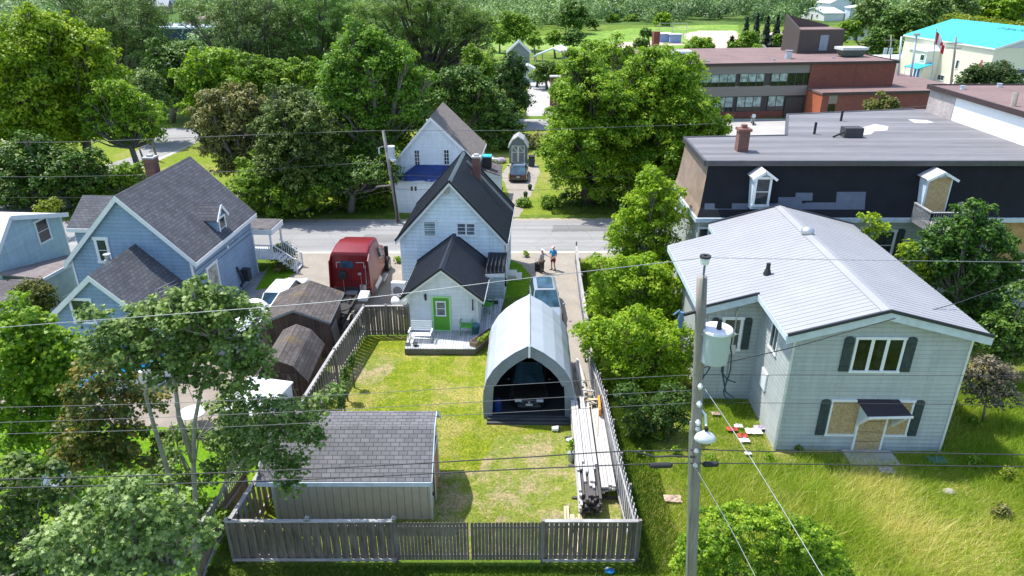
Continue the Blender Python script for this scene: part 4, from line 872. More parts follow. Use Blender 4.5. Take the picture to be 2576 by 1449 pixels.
    m = MB().hexa([(24.8, 5.2, z+.1), (27.6, 5.2, z+.1), (27.6, 6.8, z+.1), (24.8, 6.8, z+.1), (24.2, 4.9, z+1.0), (28.0, 4.9, z+1.0), (28.0, 7, z+1.0), (24.2, 7, z+1.0)]); ac = m.build('air_handler', M('dark_green_metal', (.09, .12, .1), .6), r); MB().box(24.1, 4.8, z+1.0, 28.1, 7.1, z+1.35).build('unit_lid', M('pale_metal_lid', (.6, .64, .6), .5), ac)
    MB().tube([(16.1, 5, z), (16.1, 5, z+.9), (16.1, 5, z+1.1)], [.5, .4, .6], 12).build('roof_vent', METAL, r)
    c = MB().box(-1.6, 12, z, -.7, 13, z+3.2); c.build('chimney', BR, r)
    MB().box(-1.3, 2.2, z, .6, 3.6, z+1.2).build('roof_unit', M('dark_unit', (.05, .045, .05), .7), r); MB().box(-1.5, 2.0, z+1.2, .8, 3.8, z+1.5).build('unit_cap', WHITE, r)
    for x in (3.2, 13.2, 22.5): MB().tube([(x, 2+x*.1, z), (x, 2+x*.1, z+.25)], .22, 8).build('roof_drain', METAL, r)
    # back block with grey wall and lower roof to the right
    MB().box(xe+1, 8, 0, xe+15, 22, 2.6).build('rear_block', M('blue_grey_wall', (.24, .27, .28), .7), r); MB().box(xe+.9, 7.9, 2.6, xe+15.1, 22.1, 2.75).build('rear_roof', BRN, r)
    return f
SCF = school()
def hall():
    f = Fr(77.5, 119.5, -6.3); CR = M('cream_metal_siding', (.72, .70, .54), .6, var=.03); r = empty('community_hall', f, 'big cream hall with turquoise metal roof beyond the school', 'hall')
    w, d, e, p = 18., 23.5, 7.3, 10.0
    m = MB(); m.box(0, 0, 0, w, d, e-.02); m.build('wall', CR, r)
    m = MB().prism([(0, .02, e), (w, .02, e), (w/2, .02, p)], (0, d-.04, 0)); m.build('gable_end', M('lilac_grey_gable', (.55, .56, .62), .6), r)
    TQ = M('turquoise_metal', (.06, .50, .54), .4, .1, var=.04); rf = gable_roof(r, 0, w, 0, d, e, p, TQ, .3, .3, .3, t=.1, fas=.25, ribs=1.2, ribh=.03, ribw=.08)
    sl = (p-e)/(w/2); n = Vector((-sl, 0, 1)).normalized()
    R_ = Matrix((Vector((0, -1, 0)), Vector((math.cos(math.atan(sl)), 0, math.sin(math.atan(sl)))), n)).transposed()
    text_mesh('roof_lettering', 'CF BEALTOPR', 1.25, M('dark_teal_letters', (.05, .2, .22), .6), rf, (w/2-1.9, 5.5, p-1.9*sl+.16), R_.to_euler())
    # windows, red emblems, sign and the awning on the long west side (x = 0)
    for y, z0, h, ww in ((18.2, 3.2, 1.3, .5), (7.4, 3.2, 1.3, .6), (10.2, .8, .8, 1.6), (20.5, 1, .7, .7)): window(r, (0, y, z0), Y_, -X_, ww, h, fw=.07, mull=(2 if ww > 1 else 1, 1))
    RD = M('faded_red_emblem', (.5, .14, .12), .7)
    def emblem(P, U, N):
        P, U, N = Vector(P), Vector(U), Vector(N); m = MB()
        pts = [(-.55, 0), (.55, 0), (.6, .9), (.45, 1.7), (.2, 2.1), (.22, 2.6), (-.22, 2.6), (-.2, 2.1), (-.45, 1.7), (-.6, .9)]
        m.prism([P+U*a+Z_*b for a, b in pts], N*.05); o = m.build('wall_emblem', RD, r); MB().prism([P+U*a+Z_*b+N*.06 for a, b in ((-.22, .3), (.22, .3), (.22, 1.3), (0, 1.6), (-.22, 1.3))], N*.02).build('emblem_centre', WHITE, o)
    emblem((-.01, 2.2, 2.6), Y_, -X_); emblem((2.6, -.01, 2.5), X_, -Y_)
    sg = MB().box(4.6, -.08, 2.2, 7.4, -.01, 4.0).build('banner', WHITE, r); MB().box(4.7, -.1, 3.3, 6.4, -.082, 3.9).box(4.9, -.1, 2.5, 6.9, -.082, 3.1).build('banner_print', M('navy_print', (.04, .03, .2), .6), sg)
    MB().box(9.4, -.08, 1.0, 11, -.01, 3.6).build('gable_door', BLACK, r); MB().box(10.2, -.06, 5.6, 12.2, -.01, 6.1).build('gable_vent', METAL, r)
    m = MB(); m.box(-2.6, 12.5, 0, -.02, 17.5, 5.4); m.build('entrance_block', CR, r); MB().box(-2.8, 12.3, 5.4, -.02, 18.5, 5.6).build('entrance_roof', WHITE, r)
    m = MB(); slab(m, (-4.6, 11.4, 2.7), (-4.6, 15.2, 2.7), (-1.4, 15.2, 3.6), (-1.4, 11.4, 3.6), .12); m.build('blue_awning', M('bright_blue_awning', (.02, .38, .6), .5), r)
    for y in (11.6, 15): MB().box(-4.5, y-.06, 0, -4.38, y+.06, 2.6).build('awning_post', WHITE, r)
    MB().box(-2.68, 13.5, 0, -2.61, 14.9, 2.3).build('blue_door', M('blue_door_paint', (.03, .15, .35), .5), r); window(r, (-2.6, 13, 3.9), Y_, -X_, 1.0, .9, fw=.1)
    MB().box(-2, d, 0, w*.6, d+6, 2.8).build('annexe', CR, r); MB().box(-2.3, d, 2.8, w*.6+.3, d+6.3, 3.0).build('annexe_roof', WHITE, r)
hall()
# ================================================================= SHEDS AND SHELTERS
def profile_roof(root, prof, x0, x1, mat, t=.08, name='roof', trim=None, fas=.14):
    """roof swept along x from a (y, z) profile"""
    m = MB()
    for (ya, za), (yb, zb) in zip(prof[:-1], prof[1:]):
        m.hexa([(x0, ya, za-t), (x1, ya, za-t), (x1, yb, zb-t), (x0, yb, zb-t), (x0, ya, za), (x1, ya, za), (x1, yb, zb), (x0, yb, zb)])
    r = m.build(name, mat, root)
    if trim:
        m = MB()
        for x in (x0-.03, x1):
            for (ya, za), (yb, zb) in zip(prof[:-1], prof[1:]): m.hexa([(x, ya, za-t-fas), (x+.03, ya, za-t-fas), (x+.03, yb, zb-t-fas), (x, yb, zb-t-fas), (x, ya, za-.01), (x+.03, ya, za-.01), (x+.03, yb, zb-.01), (x, yb, zb-.01)])
        ya, za = prof[0]; m.box(x0, ya-.03, za-t-fas, x1, ya, za-.01); m.build('fascia', trim, r)
    return r
def garden_shed():
    f = Fr(-9.05, 21.25, 0); r = empty('garden_shed', f, 'beige garden shed with grey shingled barn roof just inside the front fence', 'shed')
    Wd, D_ = 5.95, 3.0; prof = [(-.35, 2.1), (1.35, 3.38), (2.15, 3.52), (2.9, 3.0), (3.5, 2.35)]
    SD = M('beige_panel_siding', (.60, .53, .41), .8, var=.06); SDs = M('pale_side_panel', (.55, .53, .45), .8)
    m = MB(); m.prism([(0, 0, 0), (0, D_, 0), (0, D_, 2.8), (0, 2.1, 3.4), (0, 1.3, 3.26), (0, 0, 2.25)], (Wd, 0, 0)); m.build('wall', SD, r)
    m = MB()
    for k in range(20): m.box(.15+k*.3, -.012, .02, .165+k*.3, -.001, 2.1)
    m.build('groove_batten', M('dark_groove', (.36, .32, .245), .9), r)
    profile_roof(r, prof, -.4, Wd+.12, SHB3, .08, trim=M('pale_blue_trim', 0), fas=.12)
    m = MB(); m.box(Wd, -.02, 0, Wd+.04, .22, 2.1).box(-.04, -.03, 0, .06, .05, 2.1); m.build('corner_board', M('cream_trim', 0), r)
    m = MB(); m.box(Wd, 1.0, .1, Wd+.06, 2.4, 2.15); d = m.build('double_door', wood('orange_wood', (.35, .17, .07), (.5, .27, .12), pitch=.2), r)
    m = MB(); m.box(Wd+.06, .95, .1, Wd+.09, 1.05, 2.2).box(Wd+.06, 2.35, .1, Wd+.09, 2.45, 2.2).box(Wd+.06, .95, 2.12, Wd+.09, 2.45, 2.22); m.build('door_trim', M('cream_trim', 0), d)
    MB().box(Wd+.04, .3, .9, Wd+.1, .42, 1.0).build('outlet_box', BLACK, r)
SHB3 = shingle('shed_shingles', (.145, .14, .148), (.20, .192, .20), (.05, .05, .052), .33, .165, dirt=.12)
garden_shed()
OLD = shingle('old_brown_shingles', (.085, .07, .062), (.125, .105, .095), (.02, .02, .02), .4, .22, moss=(.16, .11, .045), dirt=.3)
OLDW = wood('brown_board_wall', (.075, .045, .035), (.13, .08, .065), pitch=.2)
def brown_shed():
    a = G(655, 805, 2.45); f = Fr(-13.1, 33.55, -1); r = empty('old_shed', f, 'larger brown board shed with weathered gable roof beside the red truck', 'shed')
    m = MB(); m.prism([(0, 0, 0), (3.2, 0, 0), (3.2, 0, 2.3), (1.62, 0, 2.95), (0, 0, 2.3)], (0, 3.5, 0)); m.build('wall', OLDW, r)
    rf = gable_roof(r, 0, 3.2, 0, 3.5, 2.3, 2.95, OLD, .25, .15, .15, t=.07, fas=.08, trim=M('grey_metal_edge', (.2, .21, .22), .5))
    MB().box(-.3, -.16, 2.17, -.24, 3.66, 2.27).build('white_gutter', WHITE, rf)
    m = MB(); m.hexa([(3.35, .4, .05), (4.0, .4, .05), (4.0, 1.7, .05), (3.35, 1.7, .05), (3.3, .5, 1.2), (3.36, .5, 1.2), (3.36, 1.6, 1.2), (3.3, 1.6, 1.2)]); 
    g = empty('metal_grate', f.w(3.5, .6, 0), 'metal rack leaning on the right wall of the larger brown shed', 'rack'); m = MB()
    for k in range(9): m.beam((0, k*.13, .05), (-.2, k*.13, 1.5), .02, .02)
    m.beam((0, 0, .05), (0, 1.05, .05), .05, .05).beam((-.2, 0, 1.5), (-.2, 1.05, 1.5), .05, .05); m.build('bars', METAL, g)
brown_shed()
def gambrel_shed():
    f = Fr(-12.15, 28.9, -1.5); r = empty('gambrel_shed', f, 'small dark brown gambrel roofed shed with braced double doors', 'shed')
    w, d = 2.3, 3.4; P = [(0, 0, 0), (w, 0, 0), (w, 0, 1.55), (w*.78, 0, 2.25), (w/2, 0, 2.55), (w*.22, 0, 2.25), (0, 0, 1.55)]
    MB().prism(P, (0, d, 0)).build('wall', OLDW, r); o = .18; Q = [(-o, 1.4), (w*.2-.03, 2.27), (w/2, 2.6), (w*.8+.03, 2.27), (w+o, 1.4)]; m = MB()
    for (xa, za), (xb, zb) in zip(Q[:-1], Q[1:]): m.hexa([(xa, -.15, za), (xb, -.15, zb), (xb, d+.15, zb), (xa, d+.15, za), (xa, -.15, za+.07), (xb, -.15, zb+.07), (xb, d+.15, zb+.07), (xa, d+.15, za+.07)])
    m.build('roof', OLD, r); BW = M('light_brown_trim', (.22, .17, .13), .8)
    for s in (0, 1):
        x = .35+s*.82; dd = MB().box(x, -.04, .1, x+.78, -.01, 1.9).build('door', OLDW, r); m = MB(); m.beam((x+.05, -.06, .15), (x+.39, -.06, 1.85), .04, .06).beam((x+.73, -.06, .15), (x+.39, -.06, 1.85), .04, .06).beam((x, -.06, 1.0), (x+.78, -.06, 1.0), .04, .06); build_each(m, 'brace', BW, dd)
gambrel_shed()
def tarp_tube(f, root, w, h, L, mat, prof=None, sag=0, n=14, name='cover'):
    pts = prof; m = MB(); secs = []
    nn = 13
    for j in range(nn):
        y = L*j/(nn-1); s = 1-sag*abs(math.sin(math.pi*2*j/(nn-1)*1.5)); secs.append([Vector((x*s, y, z*(.5+.5*s))) for x, z in pts])
    for j in range(nn-1):
        for i in range(len(pts)-1): m.poly([secs[j][i], secs[j][i+1], secs[j+1][i+1], secs[j+1][i]])
    o = m.build(name, mat, root, smooth=False); sd = o.modifiers.new('solid', 'SOLIDIFY'); sd.thickness = .03; return o
def white_dome():
    f = Fr(-14.6, 32.6, 2); r = empty('tarp_shelter', f, 'white rounded tarpaulin shelter left of the larger brown shed', 'shelter')
    pts = [(1.0*math.cos(t)*1.02, .9+1.45*math.sin(t)) for t in [math.pi*k/14 for k in range(15)]]; pts = [(1.02, 0)]+pts+[(-1.02, 0)]
    WT = M('white_tarp', (.7, .72, .72), .6, var=.12, scale=1.5, bump=.4, bscale=3); tarp_tube(f, r, 0, 0, 3.6, WT, pts, .015)
    MB().poly([(x, 3.55, z) for x, z in pts]).build('end_panel', WT, r); MB().poly([(x, .03, z) for x, z in pts]).build('front_panel', M('blue_grey_tarp', (.22, .27, .33), .6), r)
white_dome()
def carport():
    f = Fr(.78, 27.9, 1.2); r = empty('fabric_carport', f, 'silver grey peaked fabric carport standing open on the back lawn', 'carport')
    half = [(2.1, 0), (2.12, .8), (2.08, 1.5), (1.93, 2.1), (1.62, 2.65), (1.2, 3.12), (.65, 3.55), (0, 3.92)]; pts = half+[(-x, z) for x, z in half[-2::-1]]
    FB = M('silver_fabric', (.39, .43, .46), .6, .0, var=.07, scale=1.2, bump=.25, bscale=2.2); L = 5.4
    tarp_tube(f, r, 0, 0, L, FB, pts, .012, name='canopy')
    m = MB()
    for y in (1.5, 3.0, 4.4): m.tube([(x*1.0, y, z*1.0) for x, z in pts], .022, 6)
    m.tube([(0, -.02, 3.95), (0, L, 3.95)], .05, 6); m.build('frame_rib', FB, r)
    MB().poly([(x*.99, L-.05, z*.99) for x, z in pts]).build('end_panel', M('inside_shade_end', (.02, .022, .025), .8), r)  # near-black end: shade inside the carport is put into its colour
    DFb = M('grey_front_fabric', (.19, .23, .27), .45, .05, var=.15, scale=2, bump=.5, bscale=4)
    inner = [(x*.79 if z > 2.0 else x-.42, z*.86 if z > 2.0 else z) for x, z in half]; m = MB()
    out = [Vector((x, -.03, z)) for x, z in pts]; inn = [Vector((x*.80, -.03, z*.865)) for x, z in pts]
    i0 = 3; i1 = len(pts)-4
    for i in range(i0, i1): m.poly([out[i], out[i+1], inn[i+1], inn[i]])
    m.build('front_valance', DFb, r); m = MB()
    for s in (-1, 1): m.poly([(s*2.1, -.01, 0), (s*1.72, .05, 0), (s*1.66, .05, 1.3), (s*1.60, .05, 2.0), (s*1.93, -.01, 2.1), (s*2.08, -.01, 1.5), (s*2.12, -.01, .8)])
    build_each(m, 'front_flap', DFb, r); MB().box(-.05, -.07, 3.35, .05, .0, 3.95).build('ridge_tab', WHITE, r)
    for y in (.03, 2.9, L-.1):
        MB().tube([(x*.975, y, z*.975) for x, z in pts], .03, 6).build('steel_frame', METAL, r)
    m = MB(); m.box(-1.95, -.25, .01, 1.95, -.1, .14).box(-1.9, .0, .01, 1.9, .12, .12).box(-1.95, -.5, .01, 1.9, -.36, .1); m.build('sill_board', wood('wet_dark_board', (.04, .045, .05), (.08, .085, .09), horiz=True), r)
    q = f.w(-1.5, .7, 0); b = empty('blue_drum', q, 'blue plastic container just inside the left side of the fabric carport', 'container'); MB().tube([(0, 0, .02), (0, 0, .55), (0, 0, .65)], [.22, .22, .1], 12).build('body', M('blue_plastic', (.02, .05, .2), .4), b); MB().tube([(0, 0, .65), (0, 0, .72)], .06, 8).build('cap', BLACK, b)
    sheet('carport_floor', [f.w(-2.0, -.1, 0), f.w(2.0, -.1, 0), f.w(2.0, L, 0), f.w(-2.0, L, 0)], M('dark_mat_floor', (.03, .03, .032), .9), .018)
    return f
CPF = carport()
def grey_barn():
    a = G(1281, 411); b = G(1326, 411); f = Fr(a.x, a.y, 3); w = b.x-a.x; d = 2.0; r = empty('barn_shed', f, 'small blue grey barn shed with white trimmed doors beyond the black sedan', 'shed')
    BG = M('blue_grey_paint', (.17, .2, .24), .7, var=.15, scale=6); P = [(0, 0, 0), (w, 0, 0), (w, 0, 1.8), (w*.8, 0, 2.5), (w/2, 0, 2.85), (w*.2, 0, 2.5), (0, 0, 1.8)]; MB().prism(P, (0, d, 0)).build('wall', BG, r)
    Q = [(-.12, 1.7), (w*.18, 2.52), (w/2, 2.92), (w*.82, 2.52), (w+.12, 1.7)]; m = MB(); t = MB()
    for (xa, za), (xb, zb) in zip(Q[:-1], Q[1:]): m.hexa([(xa, -.1, za), (xb, -.1, zb), (xb, d+.1, zb), (xa, d+.1, za), (xa, -.1, za+.06), (xb, -.1, zb+.06), (xb, d+.1, zb+.06), (xa, d+.1, za+.06)]); t.beam((xa, -.12, za+.02), (xb, -.12, zb+.02), .04, .12)
    rf = m.build('roof', M('pale_grey_roof', (.34, .34, .36), .8), r); TR = M('cream_trim', 0); t.build('roof_trim', TR, rf)
    for s in (0, 1):
        x0 = .25+s*(w/2-.25); x1 = x0+w/2-.25; dd = MB().box(x0, -.04, .1, x1, -.01, 1.95).build('door', BG, r); m = MB()
        for q in ((x0, .1, x0+.09, 1.95), (x1-.09, .1, x1, 1.95), (x0, 1.87, x1, 1.95), (x0, .1, x1, .18), (x0, 1.2, x1, 1.27)): m.box(q[0], -.07, q[1], q[2], -.04, q[3])
        m.beam((x0+.08, -.055, 1.9), (x1-.08, -.055, 1.27), .03, .07); m.build('door_trim', TR, dd)
grey_barn()
def trailer():
    z = 2.35; P = [G(x, y, z) for x, y in ((585, 1000), (660, 955), (737, 953), (680, 1030), (655, 1052), (600, 1052))]
    a, b = G(655, 1045, z), G(735, 960, z); c = G(665, 953, z); d = (b-a).normalized(); w = (a-G(590, 1030, z)).length
    f = Fr(a.x, a.y, math.degrees(math.atan2(d.x, d.y))); L = (b-a).length; r = empty('camping_trailer', f, 'white roofed camping trailer parked beside the gambrel shed under the maple', 'trailer')
    TW = M('trailer_white', (.72, .74, .75), .4, var=.03); m = MB(); m.box(-2.1, 0, .5, -.02, L, z-.12); m.build('body', TW, r, bevel=.1)
    MB().box(-2.15, -.05, z-.1, .05, L+.05, z).build('roof', TW, r, bevel=.05); m = MB(); m.box(-1.2, L*.4, z, -.8, L*.4+.4, z+.12); m.build('roof_hatch', WHITE, r)
    for y in (L*.45, L*.62): MB().tube([(.0, y, .33), (.0, y, .33)][:1]+[(.06, y, .33)], .33, 16).build('wheel', BLACK, r)
    window(r, (0, .6, 1.2), Y_, X_, .9, .6, fmat=BLACK, fw=.04); MB().box(0, -.04, 1.2, 0, -.03, 1.3)
    window(r, (-1.7, 0, 1.3), X_, -Y_, 1.2, .5, fmat=BLACK, fw=.04)
trailer()
def pool():
    p = G(345, 925, .5); r = empty('swimming_pool', Vector((p.x, p.y, 0)), 'round above ground pool with blue liner half hidden behind the maples', 'pool')
    R_ = 1.75; m = MB(); m.tube([(0, 0, .0), (0, 0, 1.1)], R_, 32, cap=False); m.build('pool_wall', WHITE, r)
    m = MB(); n = 32
    for i in range(n):
        t0, t1 = 2*math.pi*i/n, 2*math.pi*(i+1)/n; m.hexa([(q*math.cos(t), q*math.sin(t), z) for z in (1.08, 1.16) for q, t in ((R_-.12, t0), (R_+.14, t0), (R_+.14, t1), (R_-.12, t1))])
    m.build('rim', WHITE, r); MB().prism([((R_-.1)*math.cos(2*math.pi*i/n), (R_-.1)*math.sin(2*math.pi*i/n), .95) for i in range(n)], (0, 0, .02)).build('pool_water', M('pool_water_blue', (.01, .2, .5), .05, var=.25, scale=2), r)
    p = G(235, 948, .6); r = empty('blue_tarpaulin', Vector((p.x, p.y, 0)), 'bright blue tarpaulin heap left of the pool behind leaves', 'tarp'); m = MB(); rnd = random.Random(2); n = 10; q = {}
    for i in range(n+1):
        for j in range(n+1): x, y = -1+2*i/n, -.8+1.6*j/n; q[i, j] = (x, y, max(.03, .7*(1-x*x)*(1-y*y/.64*.9)+rnd.uniform(-.05, .05)))
    [m.poly([q[i, j], q[i+1, j], q[i+1, j+1], q[i, j+1]]) for i in range(n) for j in range(n)]; m.build('sheet', M('bright_blue_tarp', (.01, .22, .6), .4, var=.15), r)
    for k, (x, y, lab) in enumerate(((150, 1240, 'white garden table glimpsed under the leftmost maple leaves'), (490, 1070, 'white folded garden table standing near the maple stem on the bright lawn'))):
        p = G(x, y); r = empty('garden_table', p, lab, 'table'); MB().tube([(0, 0, .7), (0, 0, .74)], .6, 18).build('table_top', WHITE, r)
        for s in range(4): t = math.pi*(.25+s*.5); MB().tube([(.4*math.cos(t), .4*math.sin(t), 0), (.35*math.cos(t), .35*math.sin(t), .7)], .025, 6).build('leg', WHITE, r)
pool()
# ================================================================= FENCES
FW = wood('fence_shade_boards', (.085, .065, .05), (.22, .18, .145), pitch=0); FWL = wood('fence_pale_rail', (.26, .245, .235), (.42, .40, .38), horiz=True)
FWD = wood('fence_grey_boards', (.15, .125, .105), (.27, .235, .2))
rF = random.Random(11)
def fence_run(root, a, b, h, mat, bw=.14, gap=.02, alt=.05, cap=True, z0=.08, scal=False, rails=True, name='fence_panel', rail_side=1):
    a, b = Vector(a), Vector(b); d = (b-a); L = d.length; d.normalize(); n = Vector((d.y, -d.x, 0)); m = MB(); k = 0; x = 0
    while x < L-.02:
        w = min(bw, L-x); off = n*(alt*(1 if k % 2 else -1)*.5); hh = h+rF.uniform(-.01, .01); t = .02; tw = rF.uniform(-.008, .008)
        p = a+d*x+off; q = p+d*w; nn = n*t
        if scal:
            m.prism([p+Vector((0, 0, z0)), q+Vector((0, 0, z0)), q+Vector((0, 0, hh-.05)), p+d*w*.75+Vector((0, 0, hh)), p+d*w*.25+Vector((0, 0, hh)), p+Vector((0, 0, hh-.05))], nn)
        else: m.hexa([p+Vector((0, 0, z0)), q+Vector((0, 0, z0)), q+nn+Vector((0, 0, z0)), p+nn+Vector((0, 0, z0)), p+Vector((0, 0, hh)), q+n*tw+Vector((0, 0, hh)), q+nn+Vector((0, 0, hh)), p+nn+Vector((0, 0, hh))])
        x += bw+gap; k += 1
    pn = m.build(name, mat, root, world=True)
    if rails:
        m = MB()
        for z in (.3, h-.28): m.beam(a+n*(-.06*rail_side)+Vector((0, 0, z)), b+n*(-.06*rail_side)+Vector((0, 0, z)), .05, .09)
        build_each(m, 'rail', FWL, pn, world=True)
    if cap: MB().beam(a+Vector((0, 0, h+.02)), b+Vector((0, 0, h+.02)), .14, .045).build('cap_rail', FWL, pn, world=True)
def post(root, p, h, w=.1, cap=True, mat=None):
    m = MB().box(p[0]-w/2, p[1]-w/2, 0, p[0]+w/2, p[1]+w/2, h).build('post', mat or FWD, root, world=True)
    if cap: MB().box(p[0]-w*.7, p[1]-w*.7, h, p[0]+w*.7, p[1]+w*.7, h+.03).ball((p[0], p[1], h+.07), .055, 8, 5).build('post_cap', FWL, m, world=True)
def fences():
    z = 1.92; P = [G(x, y, z) for x, y in ((567, 1313), (772, 1311), (990, 1310), (1180, 1309), (1366, 1310), (1605, 1310))]; P = [Vector((p.x, 19.05, 0)) for p in P]
    r = empty('front_fence', P[0], 'tall weathered board fence with double gate across the bottom of the yard', 'fence')
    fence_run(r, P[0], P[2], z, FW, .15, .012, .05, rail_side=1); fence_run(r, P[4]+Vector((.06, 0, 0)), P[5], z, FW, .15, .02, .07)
    for i, lab in ((2, 'gate'), (3, 'gate')):
        fence_run(r, P[i]+Vector((.05, 0, 0)), P[i+1]-Vector((.03, 0, 0)), z-.03, FW, .11, .014, .0, cap=False, z0=.16, scal=True, name='gate', rail_side=1)
    for i, p in enumerate(P):
        if i != 3: post(r, p+Vector((0, .03, 0)), z+(.1 if i in (1, 2) else .03), .11, cap=i in (0, 1, 2))
    m = MB(); m.beam((P[0].x, 18.98, .22), (P[2].x, 18.98, .22), .05, .09); m.build('bottom_rail', FWL, r, world=True); MB().beam((P[4].x, 18.97, .2), (P[5].x, 18.97, .2), .05, .09).build('bottom_rail', FWL, r, world=True)
    # right boundary
    Q = [G(x, y, 1.85) for x, y in ((1605, 1312), (1558, 1140), (1521, 985), (1490, 900), (1476, 790), (1460, 690), (1450, 612))]; Q = [Vector((q.x, q.y, 0)) for q in Q]; Q[0].y = 19.15
    r = empty('side_fence', Q[0], 'long pale weathered board fence along the right side of the yard to the street', 'fence')
    for i in range(6):
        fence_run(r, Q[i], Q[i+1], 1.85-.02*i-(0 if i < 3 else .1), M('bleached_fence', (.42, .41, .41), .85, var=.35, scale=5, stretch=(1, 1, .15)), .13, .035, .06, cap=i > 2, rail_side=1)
        n = max(2, int((Q[i+1]-Q[i]).length/2.4))
        for k in range(n): post(r, Q[i].lerp(Q[i+1], k/n)+Vector((.09, 0, 0)), 1.9-(0 if i < 3 else .1), .1, cap=i > 2)
    post(r, Q[6], 1.9, .1)
    # left boundary with return to the porch
    S = [G(x, y, z) for x, y in ((1027, 770), (970, 770), (915, 771), (840, 880), (765, 1000), (700, 1105), (655, 1185), (575, 1312))]; S = [Vector((s.x, s.y, 0)) for s in S]
    r = empty('yard_fence', S[0], 'brown board fence with pale cap rail from the back porch down the yard\'s left side', 'fence')
    for i in range(7):
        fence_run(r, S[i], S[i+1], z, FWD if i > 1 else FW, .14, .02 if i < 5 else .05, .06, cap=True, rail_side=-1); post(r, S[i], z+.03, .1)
    post(r, S[7]+Vector((.05, .15, 0)), z, .1, cap=False)
    # neighbour's lattice topped fence
    T = [G(x, y, 1.85) for x, y in ((617, 1166), (572, 1228), (525, 1292), (500, 1345), (488, 1380))]; T = [Vector((t.x-.1, t.y, 0)) for t in T]; TAN = wood('tan_fence_boards', (.2, .15, .1), (.32, .26, .18))
    r = empty('lattice_fence', T[0], 'tan board fence with open ladder lattice top beside the maple stems', 'fence')
    for i in range(4):
        fence_run(r, T[i], T[i+1], 1.45, TAN, .14, .008, .0, cap=False, rails=True); post(r, T[i], 1.9, .1, cap=False, mat=TAN); a, b = T[i], T[i+1]; m = MB(); L = (b-a).length
        m.beam(a+Vector((0, 0, 1.85)), b+Vector((0, 0, 1.85)), .1, .05)
        for k in range(int(L/.13)): c = a.lerp(b, k*.13/L); m.box(c.x-.015, c.y-.015, 1.45, c.x+.015, c.y+.015, 1.84)
        m.beam(a+Vector((0, 0, 1.65)), b+Vector((0, 0, 1.65)), .03, .03); m.build('lattice', FWL, r, world=True)
fences()
